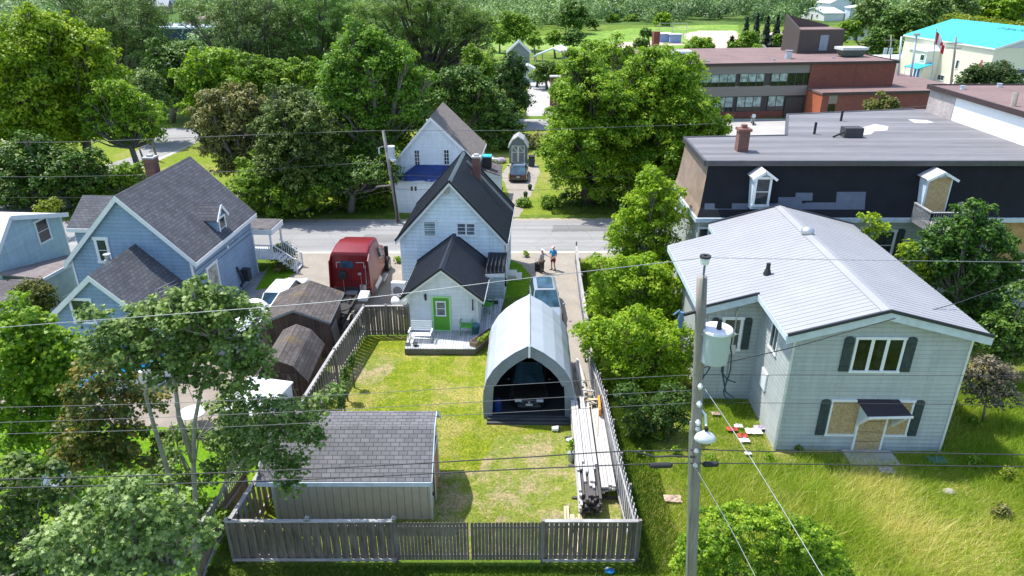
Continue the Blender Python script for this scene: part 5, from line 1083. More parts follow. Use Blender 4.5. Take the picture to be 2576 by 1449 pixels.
# ================================================================= LUMBER AND YARD THINGS
def lumber():
    W1 = M('bleached_lumber', (.46, .44, .42), .85, var=.2, scale=3, stretch=(6, .5, 6)); W2 = M('grey_lumber', (.09, .08, .075), .85, var=.25, scale=3, stretch=(6, .5, 6)); W3 = M('fresh_lumber', (.5, .42, .27), .8, var=.15, scale=3, stretch=(6, .5, 6))
    rnd = random.Random(8); base = Vector((3.08, 24.6, 0)); n = 0; ang = math.radians(1.2)
    def board(x, y, z, L, w, h, mat, lab, grp, a=0):
        m = MB().box(-w/2, -L/2, 0, w/2, L/2, h); o = m.build('lumber_board', mat); o.location = (x, y, z); o.rotation_euler = (rnd.uniform(-.003, .003), 0, a-ang+rnd.uniform(-.006, .006)); tag(o, lab, 'board', grp)
    # main stack: seven courses, ends ragged
    for lv in range(10):
        for k in range(8):
            top = lv >= 8; L = rnd.choice((6.6, 6.4, 6.5, 6.0) if not top else (6.3, 5.4, 4.4)); y = 24.7+rnd.uniform(-.2, .2)+(0 if not top else rnd.uniform(.2, .9))
            if lv == 9 and k > 5: continue
            board(2.72+k*.107, y, .1+lv*.1, L, .095, .088, W1 if lv > 7 or k == 0 else W2, 'long grey weathered board in the tall lumber stack by the right fence', 'boards in the tall lumber stack')
    for lv in range(4):
        for k in range(4): board(3.66+k*.14, 25.0+rnd.uniform(-.15, .15), .35+lv*.1, 5.4, .13, .08, W1, 'pale plank in the narrow pile between tall stack and right fence', 'planks in the narrow pile beside the tall stack')
    for k, y in enumerate((22.4, 24.4, 26.4)): 
        o = MB().box(-.95, -.05, 0, .95, .05, .09).build('timber_bearer', W2); o.location = (3.35, y, .005); tag(o, ('nearest', 'middle', 'farthest')[k]+' cross bearer under the lumber stacks by the right fence', 'bearer')
    for k in range(7): board(2.06+k*.1+rnd.uniform(-.02, .02), 20.7+rnd.uniform(-.3, .3), .02+.05*(k % 2), 1.9+rnd.uniform(-.3, .5), .085, .05, W3, 'short pale board laid loose in front of the tall lumber stack', 'short loose boards by the gate', rnd.uniform(-.06, .06))
    # scrap wood pile behind
    for k in range(16):
        o = MB().box(-.45, -.05, 0, .45, .05, .04).build('scrap_wood', rnd.choice((W1, W3, W2))); o.location = (3.75+rnd.uniform(-.25, .25), 29.0+rnd.uniform(-.5, .5), .06+k*.035); o.rotation_euler = (rnd.uniform(-.15, .15), rnd.uniform(-.2, .2), rnd.uniform(-.8, .8)); tag(o, 'short scrap of wood in the tumbled pile beyond the tall lumber stack', 'wood scrap', 'scraps in the tumbled wood pile')
    for k in range(4):
        o = MB().tube([(0, -1.2, .1), (.03, 0, .11), (0, 1.2, .1)], [.11, .1, .09], 8).build('pale_log', W1); o.location = (3.45+.14*(k % 2), 30.6+k*.45, .09*(k//2)); o.rotation_euler = (0, 0, .06); tag(o, ('nearest', 'second', 'third', 'farthest')[k]+' pale log lying along the fence foot beyond the scrap wood', 'log')
    # orange wheelbarrow
    p = G(1523, 1040, .5); f = Fr(3.98, 27.5, 4); r = empty('wheelbarrow', f, 'orange wheelbarrow tipped against the right fence with pale wooden handles', 'wheelbarrow'); OR = M('orange_paint', (.75, .26, .02), .5, var=.1)
    m = MB(); m.hexa([(.05, -.35, .5), (.12, -.35, .5), (.12, .5, .5), (.05, .5, .5), (-.02, -.55, 1.15), (.08, -.55, 1.2), (.08, .65, 1.2), (-.02, .65, 1.15)]); m.build('tray', OR, r)
    m = MB(); [m.tube([(x, -1.9, .75), (x+.1, -.2, .75), (x+.15, .7, .55)], .025, 6) for x in (-.42, -.1)]; m.build('handle', W3, r); MB().tube([(.0, .85, .5), (.08, .85, .5)], .2, 14).build('wheel', BLACK, r); m = MB(); m.tube([(-.1, .2, .1), (-.1, .2, .6)], .02, 6).tube([(-.1, -.2, .1), (-.1, -.2, .6)], .02, 6); m.build('stand_leg', METAL, r)
    p = G(1397, 1085); r = empty('tipped_bucket', p, 'small white and black tipped bucket on the grass in front of the carport', 'bucket'); MB().tube([(-.16, 0, .13), (.14, .03, .14)], [.1, .14], 12).build('body', WHITE, r); MB().tube([(.13, .03, .14), (.17, .03, .14)], [.15, .13], 12).build('opening', BLACK, r)
    p = G(1437, 1160); r = empty('plant_pot', p, 'grey pot holding a leafy green plant beside the tall lumber stack', 'pot'); MB().tube([(0, 0, 0), (0, 0, .42)], [.14, .19], 12).build('body', M('galvanised_metal', 0), r); r2 = r
    p = G(1432, 1110); o = empty('plastic_bag', p, 'crumpled white plastic bag by the left edge of the tall lumber stack', 'bag'); MB().ball((0, 0, .07), (.17, .12, .08), 7, 5).build('bag_body', WHITE, o); MB().ball((.1, .05, .12), (.05, .04, .06), 6, 4).build('bag_knot', WHITE, o)
    p = G(1533, 1441); o = empty('chip_bag', p, 'crumpled blue snack bag on the ground below the right end of the front fence', 'litter'); MB().ball((0, 0, .08), (.2, .14, .08), 8, 5).build('foil', M('blue_foil', (.02, .2, .5), .3, .3), o); MB().ball((-.08, .08, .13), (.08, .05, .04), 6, 4).build('torn_edge', WHITE, o)
    p = G(1480, 905); o = empty('black_mower', p, 'small black and silver machine by the fence foot behind the carport', 'machine'); MB().box(-.2, -.25, .08, .2, .25, .3).build('deck', BLACK, o, bevel=.05); MB().tube([(0, 0, .3), (0, 0, .45)], .12, 10).build('engine', METAL, o)
    for s in ((-.2, -.2), (.2, -.2), (-.2, .22), (.2, .22)): MB().tube([(s[0]-.02, s[1], .1), (s[0]+.02, s[1], .1)], .1, 10).build('wheel', BLACK, o)
    # litter by the boarded house
    C_ = dict(white=WHITE, red=M('red_cloth', (.45, .07, .04), .8), lilac=M('lilac_cloth', (.45, .38, .5), .8), green=M('dark_teal_cloth', (.05, .14, .12), .8), tan=M('tan_cloth', (.45, .33, .25), .9))
    for x, y, c, rx, lab in ((1842, 1080, 'red', .22, 'red rag in the litter left of the boarded house'), (1868, 1096, 'red', .2, 'orange red rag nearest the white scraps by the boarded house'), (1857, 1072, 'white', .18, 'white rag behind the red one by the boarded house'), (1896, 1085, 'white', .32, 'long white crumpled sheet by the house corner'), (1912, 1076, 'lilac', .25, 'pale patterned cloth against the boarded house corner'), (1873, 1108, 'white', .2, 'white plastic scrap nearest the power pole litter'), (1882, 1141, 'white', .13, 'lone white scrap under the low cables'), (1801, 1041, 'tan', .18, 'tan scrap in the weeds behind the power pole'), (2232, 1183, 'lilac', .3, 'lilac cloth lying in the shade before the boarded house'), (2358, 1158, 'green', .35, 'dark green heap of cloth at the right of the shaded grass'), (1692, 1255, 'tan', .3, 'worn tan patch board in the grass left of the power pole')):
        p = G(x, y, .12); o = empty('litter_scrap', p, lab, 'litter', 'litter around the boarded house'); m = MB(); n = 7; q = {}
        for i in range(n+1):
            for j in range(n+1): u, v = -1+2*i/n, -1+2*j/n; q[i, j] = (rx*u*(1+.2*rnd.random()), rx*.6*v*(1+.3*rnd.random()), .02+rnd.random()*.14*(1.1-max(abs(u), abs(v))))
        [m.poly([q[i, j], q[i+1, j], q[i+1, j+1], q[i, j+1]]) for i in range(n) for j in range(n)]; m.build('cloth', C_[c], o)
    p = G(2395, 1262-25); o = empty('rock', G(2385, 1240), 'pale boulder in the tall grass at the right', 'rock'); 
    MB().ball((0, 0, .05), (.28, .2, .14), 8, 5).build('stone', M('pale_stone', (.4, .36, .3), .9, bump=.5, bscale=5), o)
lumber()
# ================================================================= VEHICLES
def rsec(y, hw, z0, z1, r=.12, top=1.):
    """rounded rectangle section across the car at length y"""
    P = []
    for sx, sz, a0 in ((1, -1, -90), (1, 1, 0), (-1, 1, 90), (-1, -1, 180)):
        w = hw*(top if sz > 0 else 1); cx, cz = sx*(w-r), (z1-r if sz > 0 else z0+r)
        for k in range(4):
            t = math.radians(a0+30*k); P.append(Vector((cx+r*math.cos(t), y, cz+r*math.sin(t))))
    return P
TYRE = M('tyre_rubber', (.018, .018, .02), .85); RIM = M('alloy_rim', (.35, .36, .38), .35, .8); CGL = glass('car_glass', (.03, .075, .11), .05); HLM = M('headlight_lens', (.6, .63, .65), .1); RLM = M('tail_light_red', (.35, .015, .015), .2); PLT = M('licence_plate', (.6, .6, .58), .5)
def wheel(root, x, y, r, w=.2, name='wheel'):
    s = 1 if x > 0 else -1; e = empty_part(name, root)
    return MB().tube([(x-s*w*.5, y, r), (x-s*w*.4, y, r), (x+s*w*.4, y, r), (x+s*w*.5, y, r)], [r*.9, r, r, r*.9], 20).build('wheel', TYRE, root) if False else wheel2(root, x, y, r, w, s)
def wheel2(root, x, y, r, w, s):
    t = MB().tube([(x-s*w*.5, y, r), (x-s*w*.38, y, r), (x+s*w*.38, y, r), (x+s*w*.5, y, r)], [r*.9, r, r, r*.9], 20).build('wheel', TYRE, root)
    MB().tube([(x+s*w*.42, y, r), (x+s*w*.52, y, r), (x+s*w*.54, y, r)], [r*.62, r*.62, r*.2], 14).build('rim', RIM, t)
    return t
def empty_part(*a): return None
def car(f, label, L=4.7, Wd=1.85, H=1.65, paint=None, body=None, cab=None, nose=-1, group=None, name='parked_car', cat='car', sunroof=False, clear=.2, wr=.35, pickup=False):
    """nose -1: front looks towards local -y"""
    r = empty(name, f, label, cat, group); hw = Wd/2; N = nose; h = L/2
    belt = body or .6*H
    S = [(-h, .72, clear+.18, belt*.70, .1), (-h+.12, .9, clear+.06, belt*.80, .12), (-h+.5, .98, clear, belt*.92, .16), (-h*.45, 1, clear, belt*.98, .12), (0, 1, clear, belt, .1), (h*.6, 1, clear, belt, .1), (h-.25, .97, clear, belt, .14), (h-.04, .92, clear+.08, belt*.96, .14), (h, .8, clear+.18, belt*.85, .1)]
    sec = [rsec(y*-N, hw*k, z0, z1, q, .93) for y, k, z0, z1, q in S]
    b = MB().loft(sec).build('body', paint, r, smooth=True); b.data.set_sharp_from_angle(angle=math.radians(35))
    # greenhouse in glass, roof and pillars in paint
    c = cab or (-.22, .02, .30, .47); y0, y1, y2, y3 = [q*L*-N for q in c]; zb = belt-.03
    g = MB().loft([rsec(y0, hw*.86, zb-.05, zb+.02, .02, .98), rsec(y1, hw*.86, zb-.05, H-.04, .05, .80), rsec(y2, hw*.86, zb-.05, H-.03, .05, .80), rsec(y3, hw*.86, zb-.05, zb+.03, .02, .98)]).build('window_glass', CGL, r)
    m = MB(); q = (y1+y2)/2
    m.loft([rsec(y1-.02*-N*0, hw*.70, H-.06, H, .025, .9), rsec(q, hw*.72, H-.06, H+.02, .03, .88), rsec(y2, hw*.70, H-.06, H, .025, .9)]); m.build('roof', paint, r)
    p = MB(); 
    for s in (-1, 1):
        p.beam((s*hw*.86, y0, zb+.01), (s*hw*.70, y1, H-.04), .05, .05); p.beam((s*hw*.86, y3, zb+.01), (s*hw*.70, y2, H-.04), .07, .07); p.beam((s*hw*.865, q, zb), (s*hw*.70, q, H-.04), .06, .04)
    build_each(p, 'pillar', paint, r)
    if sunroof: MB().box(-hw*.5, min(y1, y2)+.25, H+.012, hw*.5, max(y1, y2)-.15, H+.03).build('sunroof', CGL, r)
    for s in (-1, 1):
        for yy in (-h+.85, h-.85): wheel2(r, s*(hw-.1), yy*-N, wr, .22, s)
        m = MB().ball((s*(hw+.1), (y0*.75+y1*.25), zb+.08), (.11, .07, .08), 8, 5); m.build('wing_mirror', paint, r)
        fy = -h*-N; m = MB(); m.box(s*hw*.55-.16, min(fy, fy+.1*-N)-.0, belt*.66, s*hw*.55+.16, max(fy, fy+.1*-N)+.0, belt*.78); m.build('headlight', HLM, r)
        m = MB(); ry = h*-N; m.box(s*hw*.62-.15, min(ry, ry+.02*-N), belt*.72, s*hw*.62+.15, max(ry+.02*-N, ry), belt*.86); m.build('tail_light', RLM, r)
    fy = (-h-.01)*-N; m = MB(); m.box(-hw*.4, fy-.02, clear+.12, hw*.4, fy+.02, belt*.6); m.build('grille', BLACK, r)
    m = MB(); ry = (h+.015)*-N; m.box(-.16, ry-.01, belt*.62, .16, ry+.01, belt*.75); m.build('licence_plate', PLT, r)
    return r
SILV = M('silver_paint', (.42, .46, .48), .25, .55, var=.03, coat=.5); BLKP = M('black_car_paint', (.010, .010, .013), .12, .2, coat=1); 
car(Fr(2.02, 39.1, -1.5), 'silver crossover with dark glass roof parked behind the fabric carport', 4.75, 1.9, 1.7, SILV, .98, (-.24, -.06, .36, .47), -1, sunroof=True)
car(Fr(.85, 30.6, 1), 'dark car with chrome grille lines parked nose out inside the fabric carport', 4.3, 1.85, 1.45, BLKP, .88, None, -1)
def carport_chrome():
    r = [o for o in bpy.data.objects if o.get('label', '').startswith('dark car with chrome')][0]; m = MB(); y = -2.2
    m.beam((-.5, y, .62), (-.12, y-.02, .56), .03, .03).beam((.5, y, .62), (.12, y-.02, .56), .03, .03).beam((-.55, y, .38), (.55, y, .38), .03, .03).beam((-.5, y, .3), (.5, y, .3), .02, .02).ball((0, y, .58), (.07, .03, .06), 8, 5)
    m.build('chrome_trim', M('chrome', (.6, .62, .65), .15, .9), r); MB().box(-.16, y-.03, .42, .16, y, .52).build('front_plate', PLT, r)
carport_chrome()
a = G(1305, 461); car(Fr(a.x, a.y+2.3, 2), 'black sedan parked tail first on the gravel drive across the street', 4.6, 1.85, 1.45, BLKP, .9, (-.2, -.03, .24, .40), 1)
car(Fr(-14.2, 40.5, 3), 'white car with dark rear window half hidden behind the larger brown shed', 4.6, 1.8, 1.55, M('white_car_paint', (.75, .77, .78), .25, coat=.5, var=.02), .95, (-.2, -.05, .38, .47), 1)
p = G(2530, 184); car(Fr(p.x, p.y, 80), 'maroon pickup truck parked by the gable end of the cream hall', 5.6, 1.95, 1.85, M('maroon_paint', (.12, .01, .015), .25, coat=.5), 1.1, (-.18, -.1, .08, .12), -1, name='pickup_truck', cat='pickup', wr=.42)
p = G(2535, 208); car(Fr(p.x, p.y, 75), 'blue grey car in the hall forecourt right of the round tree', 4.6, 1.85, 1.55, M('slate_car_paint', (.12, .16, .2), .25, .4), .95, None, -1)
p = G(2424, 209); car(Fr(p.x, p.y, 75), 'teal grey car at the left of the round tree before the hall', 4.4, 1.8, 1.5, M('teal_car_paint', (.10, .2, .2), .3, .4), .92, None, -1)
def semi():
    f = Fr(-9.95, 40.3, 2.2); RED = M('truck_red', (.19, .005, .008), .42, .0, var=.12, scale=1.2, coat=.15); r = empty('semi_truck', f, 'red long nose semi truck tractor with sleeper cab parked beside the white house', 'truck'); hw = 1.28
    FRM = M('dirty_black_frame', (.035, .033, .03), .8)
    m = MB(); m.loft([rsec(0, hw, .95, 3.35, .12, .90), rsec(.08, hw, .9, 3.5, .14, .90), rsec(1.0, hw, .9, 3.68, .2, .88), rsec(2.0, hw, .9, 3.66, .22, .88), rsec(2.1, hw, .9, 3.62, .22, .88)]); s = m.build('sleeper_cab', RED, r, smooth=True); s.data.set_sharp_from_angle(angle=math.radians(40))
    m = MB(); m.loft([rsec(2.1, hw*.99, .9, 3.6, .22, .88), rsec(2.9, hw*.97, .9, 3.45, .22, .88), rsec(3.5, hw*.95, .9, 2.9, .2, .86), rsec(4.1, hw*.93, .9, 2.2, .15, .9)]); c = m.build('cab', RED, r, smooth=True); c.data.set_sharp_from_angle(angle=math.radians(40))
    m = MB(); m.loft([rsec(4.1, hw*.84, .8, 2.1, .2, .85), rsec(5.2, hw*.78, .75, 1.9, .22, .82), rsec(6.3, hw*.7, .6, 1.6, .22, .8), rsec(6.6, hw*.6, .6, 1.3, .15, .8)]); h = m.build('bonnet', RED, r, smooth=True)
    for s_ in (-1, 1):
        m = MB(); m.poly([(s_*hw*.965, 2.4, 2.05), (s_*hw*.965, 3.5, 2.0), (s_*hw*.91, 3.35, 2.75), (s_*hw*.92, 2.5, 2.85)]); m.build('side_window', CGL, c)
        m = MB(); m.box(s_*(hw+.22)-.12, 3.45, 1.9, s_*(hw+.22)+.12, 3.55, 2.6).beam((s_*hw, 3.3, 2.45), (s_*(hw+.22), 3.5, 2.45), .04, .04).beam((s_*hw, 3.3, 2.0), (s_*(hw+.22), 3.5, 2.05), .04, .04); m.build('wing_mirror', BLACK, r)
        wheel2(r, s_*1.05, 5.5, .52, .3, s_)
        m = MB(); m.tube([(s_*(hw-.3), y, .62) for y in (1.0, 1.02, 2.7, 2.72)], [.05, .3, .3, .05], 14); m.build('fuel_tank', METAL, r)
        m = MB(); m.box(s_*hw-.15, 2.7, .35, s_*hw+.1, 3.9, .5); m.build('step', METAL, r)
        for yy in (-2.2, -3.5):
            t = MB().tube([(s_*.72, yy, .52), (s_*1.22, yy, .52)], .52, 18).build('dual_wheel', TYRE, r); MB().tube([(s_*1.15, yy, .52), (s_*1.24, yy, .52)], [.3, .26], 12).build('rim', RIM, t)
        m = MB(); m.beam((s_*.42, -4.4, .85), (s_*.42, .3, .85), .12, .25); m.build('frame_rail', FRM, r)
        m = MB(); m.hexa([(s_*.95-.28, -1.5, .95), (s_*.95+.28, -1.5, .95), (s_*.95+.28, -.55, .95), (s_*.95-.28, -.55, .95), (s_*.95-.28, -1.5, 1.15), (s_*.95+.28, -1.5, 1.15), (s_*.95+.28, -.6, 1.25), (s_*.95-.28, -.6, 1.25)]); m.build('fender', WHITE if s_ > 0 else FRM, r)
        m = MB(); m.box(s_*.62-.25, -.03, 2.85, s_*.62+.25, -.005, 2.88).box(s_*.62+s_*.23-.015, -.03, 2.5, s_*.62+s_*.23+.015, -.005, 2.88); m.build('reflective_strip', PLT, s)
    # back wall fittings
    m = MB(); m.tube([(-.5, -.02, 2.05), (-.5, -.16, 2.05), (-.5, -.2, 2.05)], [.28, .28, .15], 14); m.build('exhaust_intake', BLACK, s); m = MB(); m.tube([(-.5, -.1, 1.8), (-.48, -.12, 1.2), (-.45, -.12, .95)], .035, 6).tube([(.6, -.05, 2.1), (.65, -.12, 1.5), (.6, -.1, .95)], .035, 6); build_each(m, 'air_hose', M('pink_hose', (.35, .1, .1), .5), s)
    m = MB(); m.box(.5, -.12, 1.0, .9, -.02, 1.4).box(.45, -.08, 2.05, .65, -.02, 2.2); m.build('coupling_box', METAL, s)
    m = MB(); [m.tube([(x, -.02, z), (x, -.05, z)], .05, 8) for x, z in ((0, 1.9), (-.1, 1.5), (.15, 1.45))]; m.build('bolt', FRM, s)
    for s_ in (-1, 1):
        m = MB(); m.hexa([(s_*hw-.03, -.42, 1.0), (s_*hw+.03, -.42, 1.0), (s_*hw+.03, .1, .95), (s_*hw-.03, .1, .95), (s_*hw*.93-.03, -.36, 3.1), (s_*hw*.93+.03, -.36, 3.1), (s_*hw*.93+.03, .1, 3.4), (s_*hw*.93-.03, .1, 3.4)]); m.build('side_extender', RED, r)
        MB().box(s_*1.02-.09, -.05, 1.15, s_*1.02+.09, -.01, 1.3).build('rear_marker_lamp', RLM, r)
    m = MB(); m.box(-1.2, -.03, .75, 1.2, .06, 1.22); m.build('lower_rear_panel', FRM, r)
    m = MB(); m.box(-1.15, -.018, 2.32, 1.15, -.004, 2.345).box(-1.15, -.018, 1.62, 1.15, -.004, 1.64).box(-.012, -.018, 1.3, .012, -.004, 3.2); m.build('panel_seam', M('dark_red_seam', (.07, .004, .005), .7), s)
    m = MB(); m.tube([(.95, -.02, 1.4), (.95, -.12, 1.45), (.95, -.12, 2.6), (.95, -.02, 2.65)], .022, 6); m.build('grab_handle', METAL, s)
    MB().box(-.6, -.03, 2.5, .2, -.01, 2.95).build('rear_window', CGL, s)
    m = MB(); m.box(-.5, -.5, .92, .5, -.02, .97); m.build('deck_plate', METAL, r); m = MB(); m.tube([(0, -2.6, 1.02), (0, -2.6, 1.1)], .5, 14); m.hexa([(-.5, -3.4, .95), (-.1, -3.4, .95), (-.1, -2.6, 1.05), (-.5, -2.6, 1.05), (-.5, -3.4, 1.0), (-.1, -3.4, 1.0), (-.1, -2.6, 1.1), (-.5, -2.6, 1.1)]).hexa([(.1, -3.4, .95), (.5, -3.4, .95), (.5, -2.6, 1.05), (.1, -2.6, 1.05), (.1, -3.4, 1.0), (.5, -3.4, 1.0), (.5, -2.6, 1.1), (.1, -2.6, 1.1)]); m.build('fifth_wheel', FRM, r)
    m = MB(); [m.beam((-.42, y, .8), (.42, y, .8), .12, .16) for y in (-4.3, -3.5, -2.2, -1.0)]; m.tube([(0, -.5, .75), (0, -3.5, .7)], .07, 8); [m.ball((0, y, .6), (.22, .2, .2), 8, 6) for y in (-2.2, -3.5)]; m.build('axle_and_shaft', FRM, r)
    m = MB(); m.box(-1.2, -4.6, .3, -.7, -4.56, .9).box(.7, -4.6, .3, 1.2, -4.56, .9); build_each(m, 'mud_flap', BLACK, r)
semi()
def motorcycle():
    p = G(1892, 312); f = Fr(p.x, p.y, 10); r = empty('motorcycle', f, 'black and chrome motorcycle parked on the pale plaza before the school', 'motorcycle')
    for y in (-.75, .75): t = MB().tube([(-.06, y, .32), (.06, y, .32)], .33, 16).build('wheel', TYRE, r); MB().tube([(-.07, y, .32), (.07, y, .32)], .2, 12).build('rim', RIM, t)
    MB().ball((0, -.1, .85), (.2, .35, .16), 10, 6).build('fuel_tank', BLKP, r); MB().ball((0, .45, .78), (.17, .4, .1), 10, 6).build('seat', BLACK, r); MB().box(-.18, -.3, .3, .18, .3, .68).build('engine', METAL, r)
    m = MB(); m.tube([(0, -.75, .32), (0, -.45, 1.0)], .04, 6).tube([(-.38, -.3, 1.08), (-.15, -.42, 1.05), (.15, -.42, 1.05), (.38, -.3, 1.08)], .025, 6); m.build('fork_and_handlebar', METAL, r); m = MB(); m.hexa([(-.22, -.6, .95), (.22, -.6, .95), (.22, -.55, .95), (-.22, -.55, .95), (-.2, -.5, 1.4), (.2, -.5, 1.4), (.2, -.46, 1.4), (-.2, -.46, 1.4)]); m.build('windscreen', HLM, r); MB().tube([(.2, -.2, .3), (.22, .9, .3)], .05, 8).build('exhaust_pipe', METAL, r)
motorcycle()
# ================================================================= PEOPLE
def skin_mesh(name, V, E, R, mat, parent, sub=2, root=0):
    me = bpy.data.meshes.new(name); me.from_pydata(V, E, []); o = bpy.data.objects.new(name, me); COL.objects.link(o); o.parent = parent
    o.modifiers.new('skin', 'SKIN'); sv = me.skin_vertices[0].data
    for i, q in enumerate(R): sv[i].radius = q if hasattr(q, '__len__') else (q, q); sv[i].use_root = (i == root)
    s = o.modifiers.new('sub', 'SUBSURF'); s.levels = s.render_levels = sub
    bpy.context.view_layer.update(); m2 = bpy.data.meshes.new_from_object(o.evaluated_get(bpy.context.evaluated_depsgraph_get()))
    o.modifiers.clear(); o.data = m2; m2.materials.clear(); m2.materials.append(mat); m2.shade_smooth(); return o
def person(loc, yaw, label, arms, shirt, legs, skin, shorts=False, hat=None, hair=None, h=1.76):
    """arms: for each side (elbow, wrist) in body space, x right, y back, z up; body faces -y"""
    r = empty('person', Fr(loc.x, loc.y, yaw, 0), label, 'person'); k = h/1.76
    J = [(0, 0, .95), (0, 0, 1.12), (0, .01, 1.30), (0, .01, 1.44), (0, 0, 1.53), (0, -.01, 1.60), (0, -.01, 1.70)]; Rr = [(.15, .11), (.14, .10), (.17, .11), (.12, .085), (.055, .055), (.075, .09), (.07, .085)]
    E = [(0, 1), (1, 2), (2, 3), (3, 4), (4, 5), (5, 6)]
    A = {}; L = {}
    for s in (-1, 1):
        i = len(J); e, w = arms[0 if s < 0 else 1]; sh = (s*.19, .01, 1.42); e, w = Vector(e), Vector(w); d = (w-e).normalized(); hd = w+d*.07
        J += [sh, tuple(e), tuple(w), tuple(hd)]; Rr += [.06, .045, .03, (.035, .02)]; E += [(3, i), (i, i+1), (i+1, i+2), (i+2, i+3)]; A[s] = (sh, e, w)
        side = d.cross(Vector((0, 1, 0))); side = side.normalized() if side.length > .1 else Vector((1, 0, 0))
        for q, ln in ((-.027, .055), (-.01, .068), (.008, .064), (.025, .05)):
            b = len(J); a1 = hd+side*q+d*.02; J += [tuple(a1), tuple(a1+d*ln+Vector((0, -.012, -.01)))]; Rr += [.009, .007]; E += [(i+3, b), (b, b+1)]
        b = len(J); a1 = w+d*.03+side*-.035; J += [tuple(a1), tuple(a1+d*.04+side*-.02)]; Rr += [.011, .008]; E += [(i+2, b), (b, b+1)]
    for s, (kn, an) in ((-1, legs[0]), (1, legs[1])):
        i = len(J); hp = (s*.095, 0, .88); an = Vector(an); toe = an+Vector((s*.02, -.17, -.05)); J += [hp, kn, tuple(an), tuple(toe)]; Rr += [.088, .058, .042, (.04, .03)]; E += [(0, i), (i, i+1), (i+1, i+2), (i+2, i+3)]; L[s] = (hp, kn, an, toe)
    sc = lambda P: [tuple(Vector(p)*k) for p in P]
    skin_mesh('body', sc(J), E, Rr, skin, r, 1)
    # face
    m = MB(); m.ball((0, -.105, 1.655), (.014, .02, .02), 6, 4); [m.ball((s*.082, 0, 1.65), (.015, .025, .03), 6, 4) for s in (-1, 1)]; m.v = [v*k for v in m.v]; m.build('nose_and_ears', skin, r)
    m = MB(); [m.ball((s*.032, -.092, 1.675), (.012, .008, .008), 6, 4) for s in (-1, 1)]; m.ball((0, -.095, 1.605), (.025, .006, .006), 6, 4); m.v = [v*k for v in m.v]; m.build('eyes_and_mouth', BLACK, r)
    # shirt with sleeves
    sJ = [(0, 0, .93), (0, 0, 1.12), (0, .01, 1.30), (0, .01, 1.45)]; sR = [(.175, .135), (.165, .125), (.19, .13), (.13, .1)]; sE = [(0, 1), (1, 2), (2, 3)]
    for s in (-1, 1):
        i = len(sJ); sh, e, w = A[s]; en = e if shorts else e.lerp(w, .85); sJ += [sh, tuple(Vector(sh).lerp(e, .8))]; sR += [.078, .066]; sE += [(3, i), (i, i+1)]
        if not shorts: sJ += [tuple(e), tuple(en)]; sR += [.058, .045]; sE += [(i+1, i+2), (i+2, i+3)]
    skin_mesh('shirt', sc(sJ), sE, sR, shirt[0], r, 1)
    tJ = [(0, 0, .95)]; tR = [(.165, .125)]; tE = []
    for s in (-1, 1):
        i = len(tJ); hp, kn, an, toe = L[s]; tJ += [(hp[0], 0, .84), tuple(Vector(kn)+Vector((0, 0, .02 if not shorts else .08)))]; tR += [.108, .082 if not shorts else .092]; tE += [(0, i), (i, i+1)]
        if not shorts: tJ += [tuple(an+Vector((0, .01, -.02)))]; tR += [.066]; tE += [(i+1, i+2)]
    skin_mesh('shorts' if shorts else 'trousers', sc(tJ), tE, tR, shirt[1], r, 1)
    for s in (-1, 1):
        hp, kn, an, toe = L[s]; m = MB(); a = Vector(an); m.loft([[a+Vector((x*.05, y, z)) for x, z in ((-1, -.08), (1, -.08), (1, zt), (-1, zt))] for y, zt in ((.07, .03), (.02, .04), (-.08, .0), (-.19, -.03))]); m.v = [v*k for v in m.v]; m.build('shoe', shirt[2], r, smooth=False, bevel=.01)
    if hat:
        m = MB(); m.loft([[Vector((.098*q*math.cos(t), .108*q*math.sin(t)-.01, z)) for t in [2*math.pi*j/12 for j in range(12)]] for q, z in ((1.02, 1.69), (1.04, 1.73), (.85, 1.77), (.35, 1.795))]); m.hexa([(-.07, -.2, 1.69), (.07, -.2, 1.69), (.08, -.09, 1.70), (-.08, -.09, 1.70), (-.07, -.2, 1.7), (.07, -.2, 1.7), (.08, -.09, 1.73), (-.08, -.09, 1.73)]); m.v = [v*k for v in m.v]; m.build('cap', hat, r)
    if hair: m = MB(); m.loft([[Vector((.092*q*math.cos(t), .098*q*math.sin(t)+.015, z)) for t in [2*math.pi*j/12 for j in range(12)]] for q, z in ((.95, 1.63), (1.0, 1.68), (.9, 1.74), (.4, 1.785))]); m.v = [v*k for v in m.v]; m.build('hair', hair, r, smooth=True)
    return r
SK = M('skin', (.52, .30, .21), .6, var=.05); SHO = M('dark_shoe', (.02, .02, .025), .7)
pa, pb = G(1363, 686), G(1391, 679)
person(pa, -50, 'person in white cap, pale checked shirt and dark trousers reaching out to the other', (((-.32, -.05, 1.15), (-.36, -.02, .90)), ((.30, -.25, 1.28), (.25, -.52, 1.30))), (M('checked_grey_shirt', (.45, .42, .42), .8, var=.35, scale=12), M('charcoal_trousers', (.05, .047, .05), .8), SHO), (((-.12, -.02, .48), (-.13, .0, .09)), ((.12, -.02, .48), (.13, 0, .09))), SK, hat=M('white_cap', (.78, .78, .76), .7), h=1.74)
person(pb, 35, 'person in bright blue T shirt, dark red shorts and light cap with hands low', (((-.27, -.02, 1.15), (-.10, -.22, .98)), ((.27, -.02, 1.15), (.08, -.24, .96))), (M('bright_blue_shirt', (.03, .30, .60), .7), M('dark_red_shorts', (.16, .02, .02), .8), SHO), (((-.11, -.02, .48), (-.12, 0, .09)), ((.11, -.02, .48), (.13, .04, .09))), SK, shorts=True, hair=M('light_grey_hair', (.5, .42, .38), .8), hat=M('pink_cap', (.65, .45, .42), .7), h=1.78)
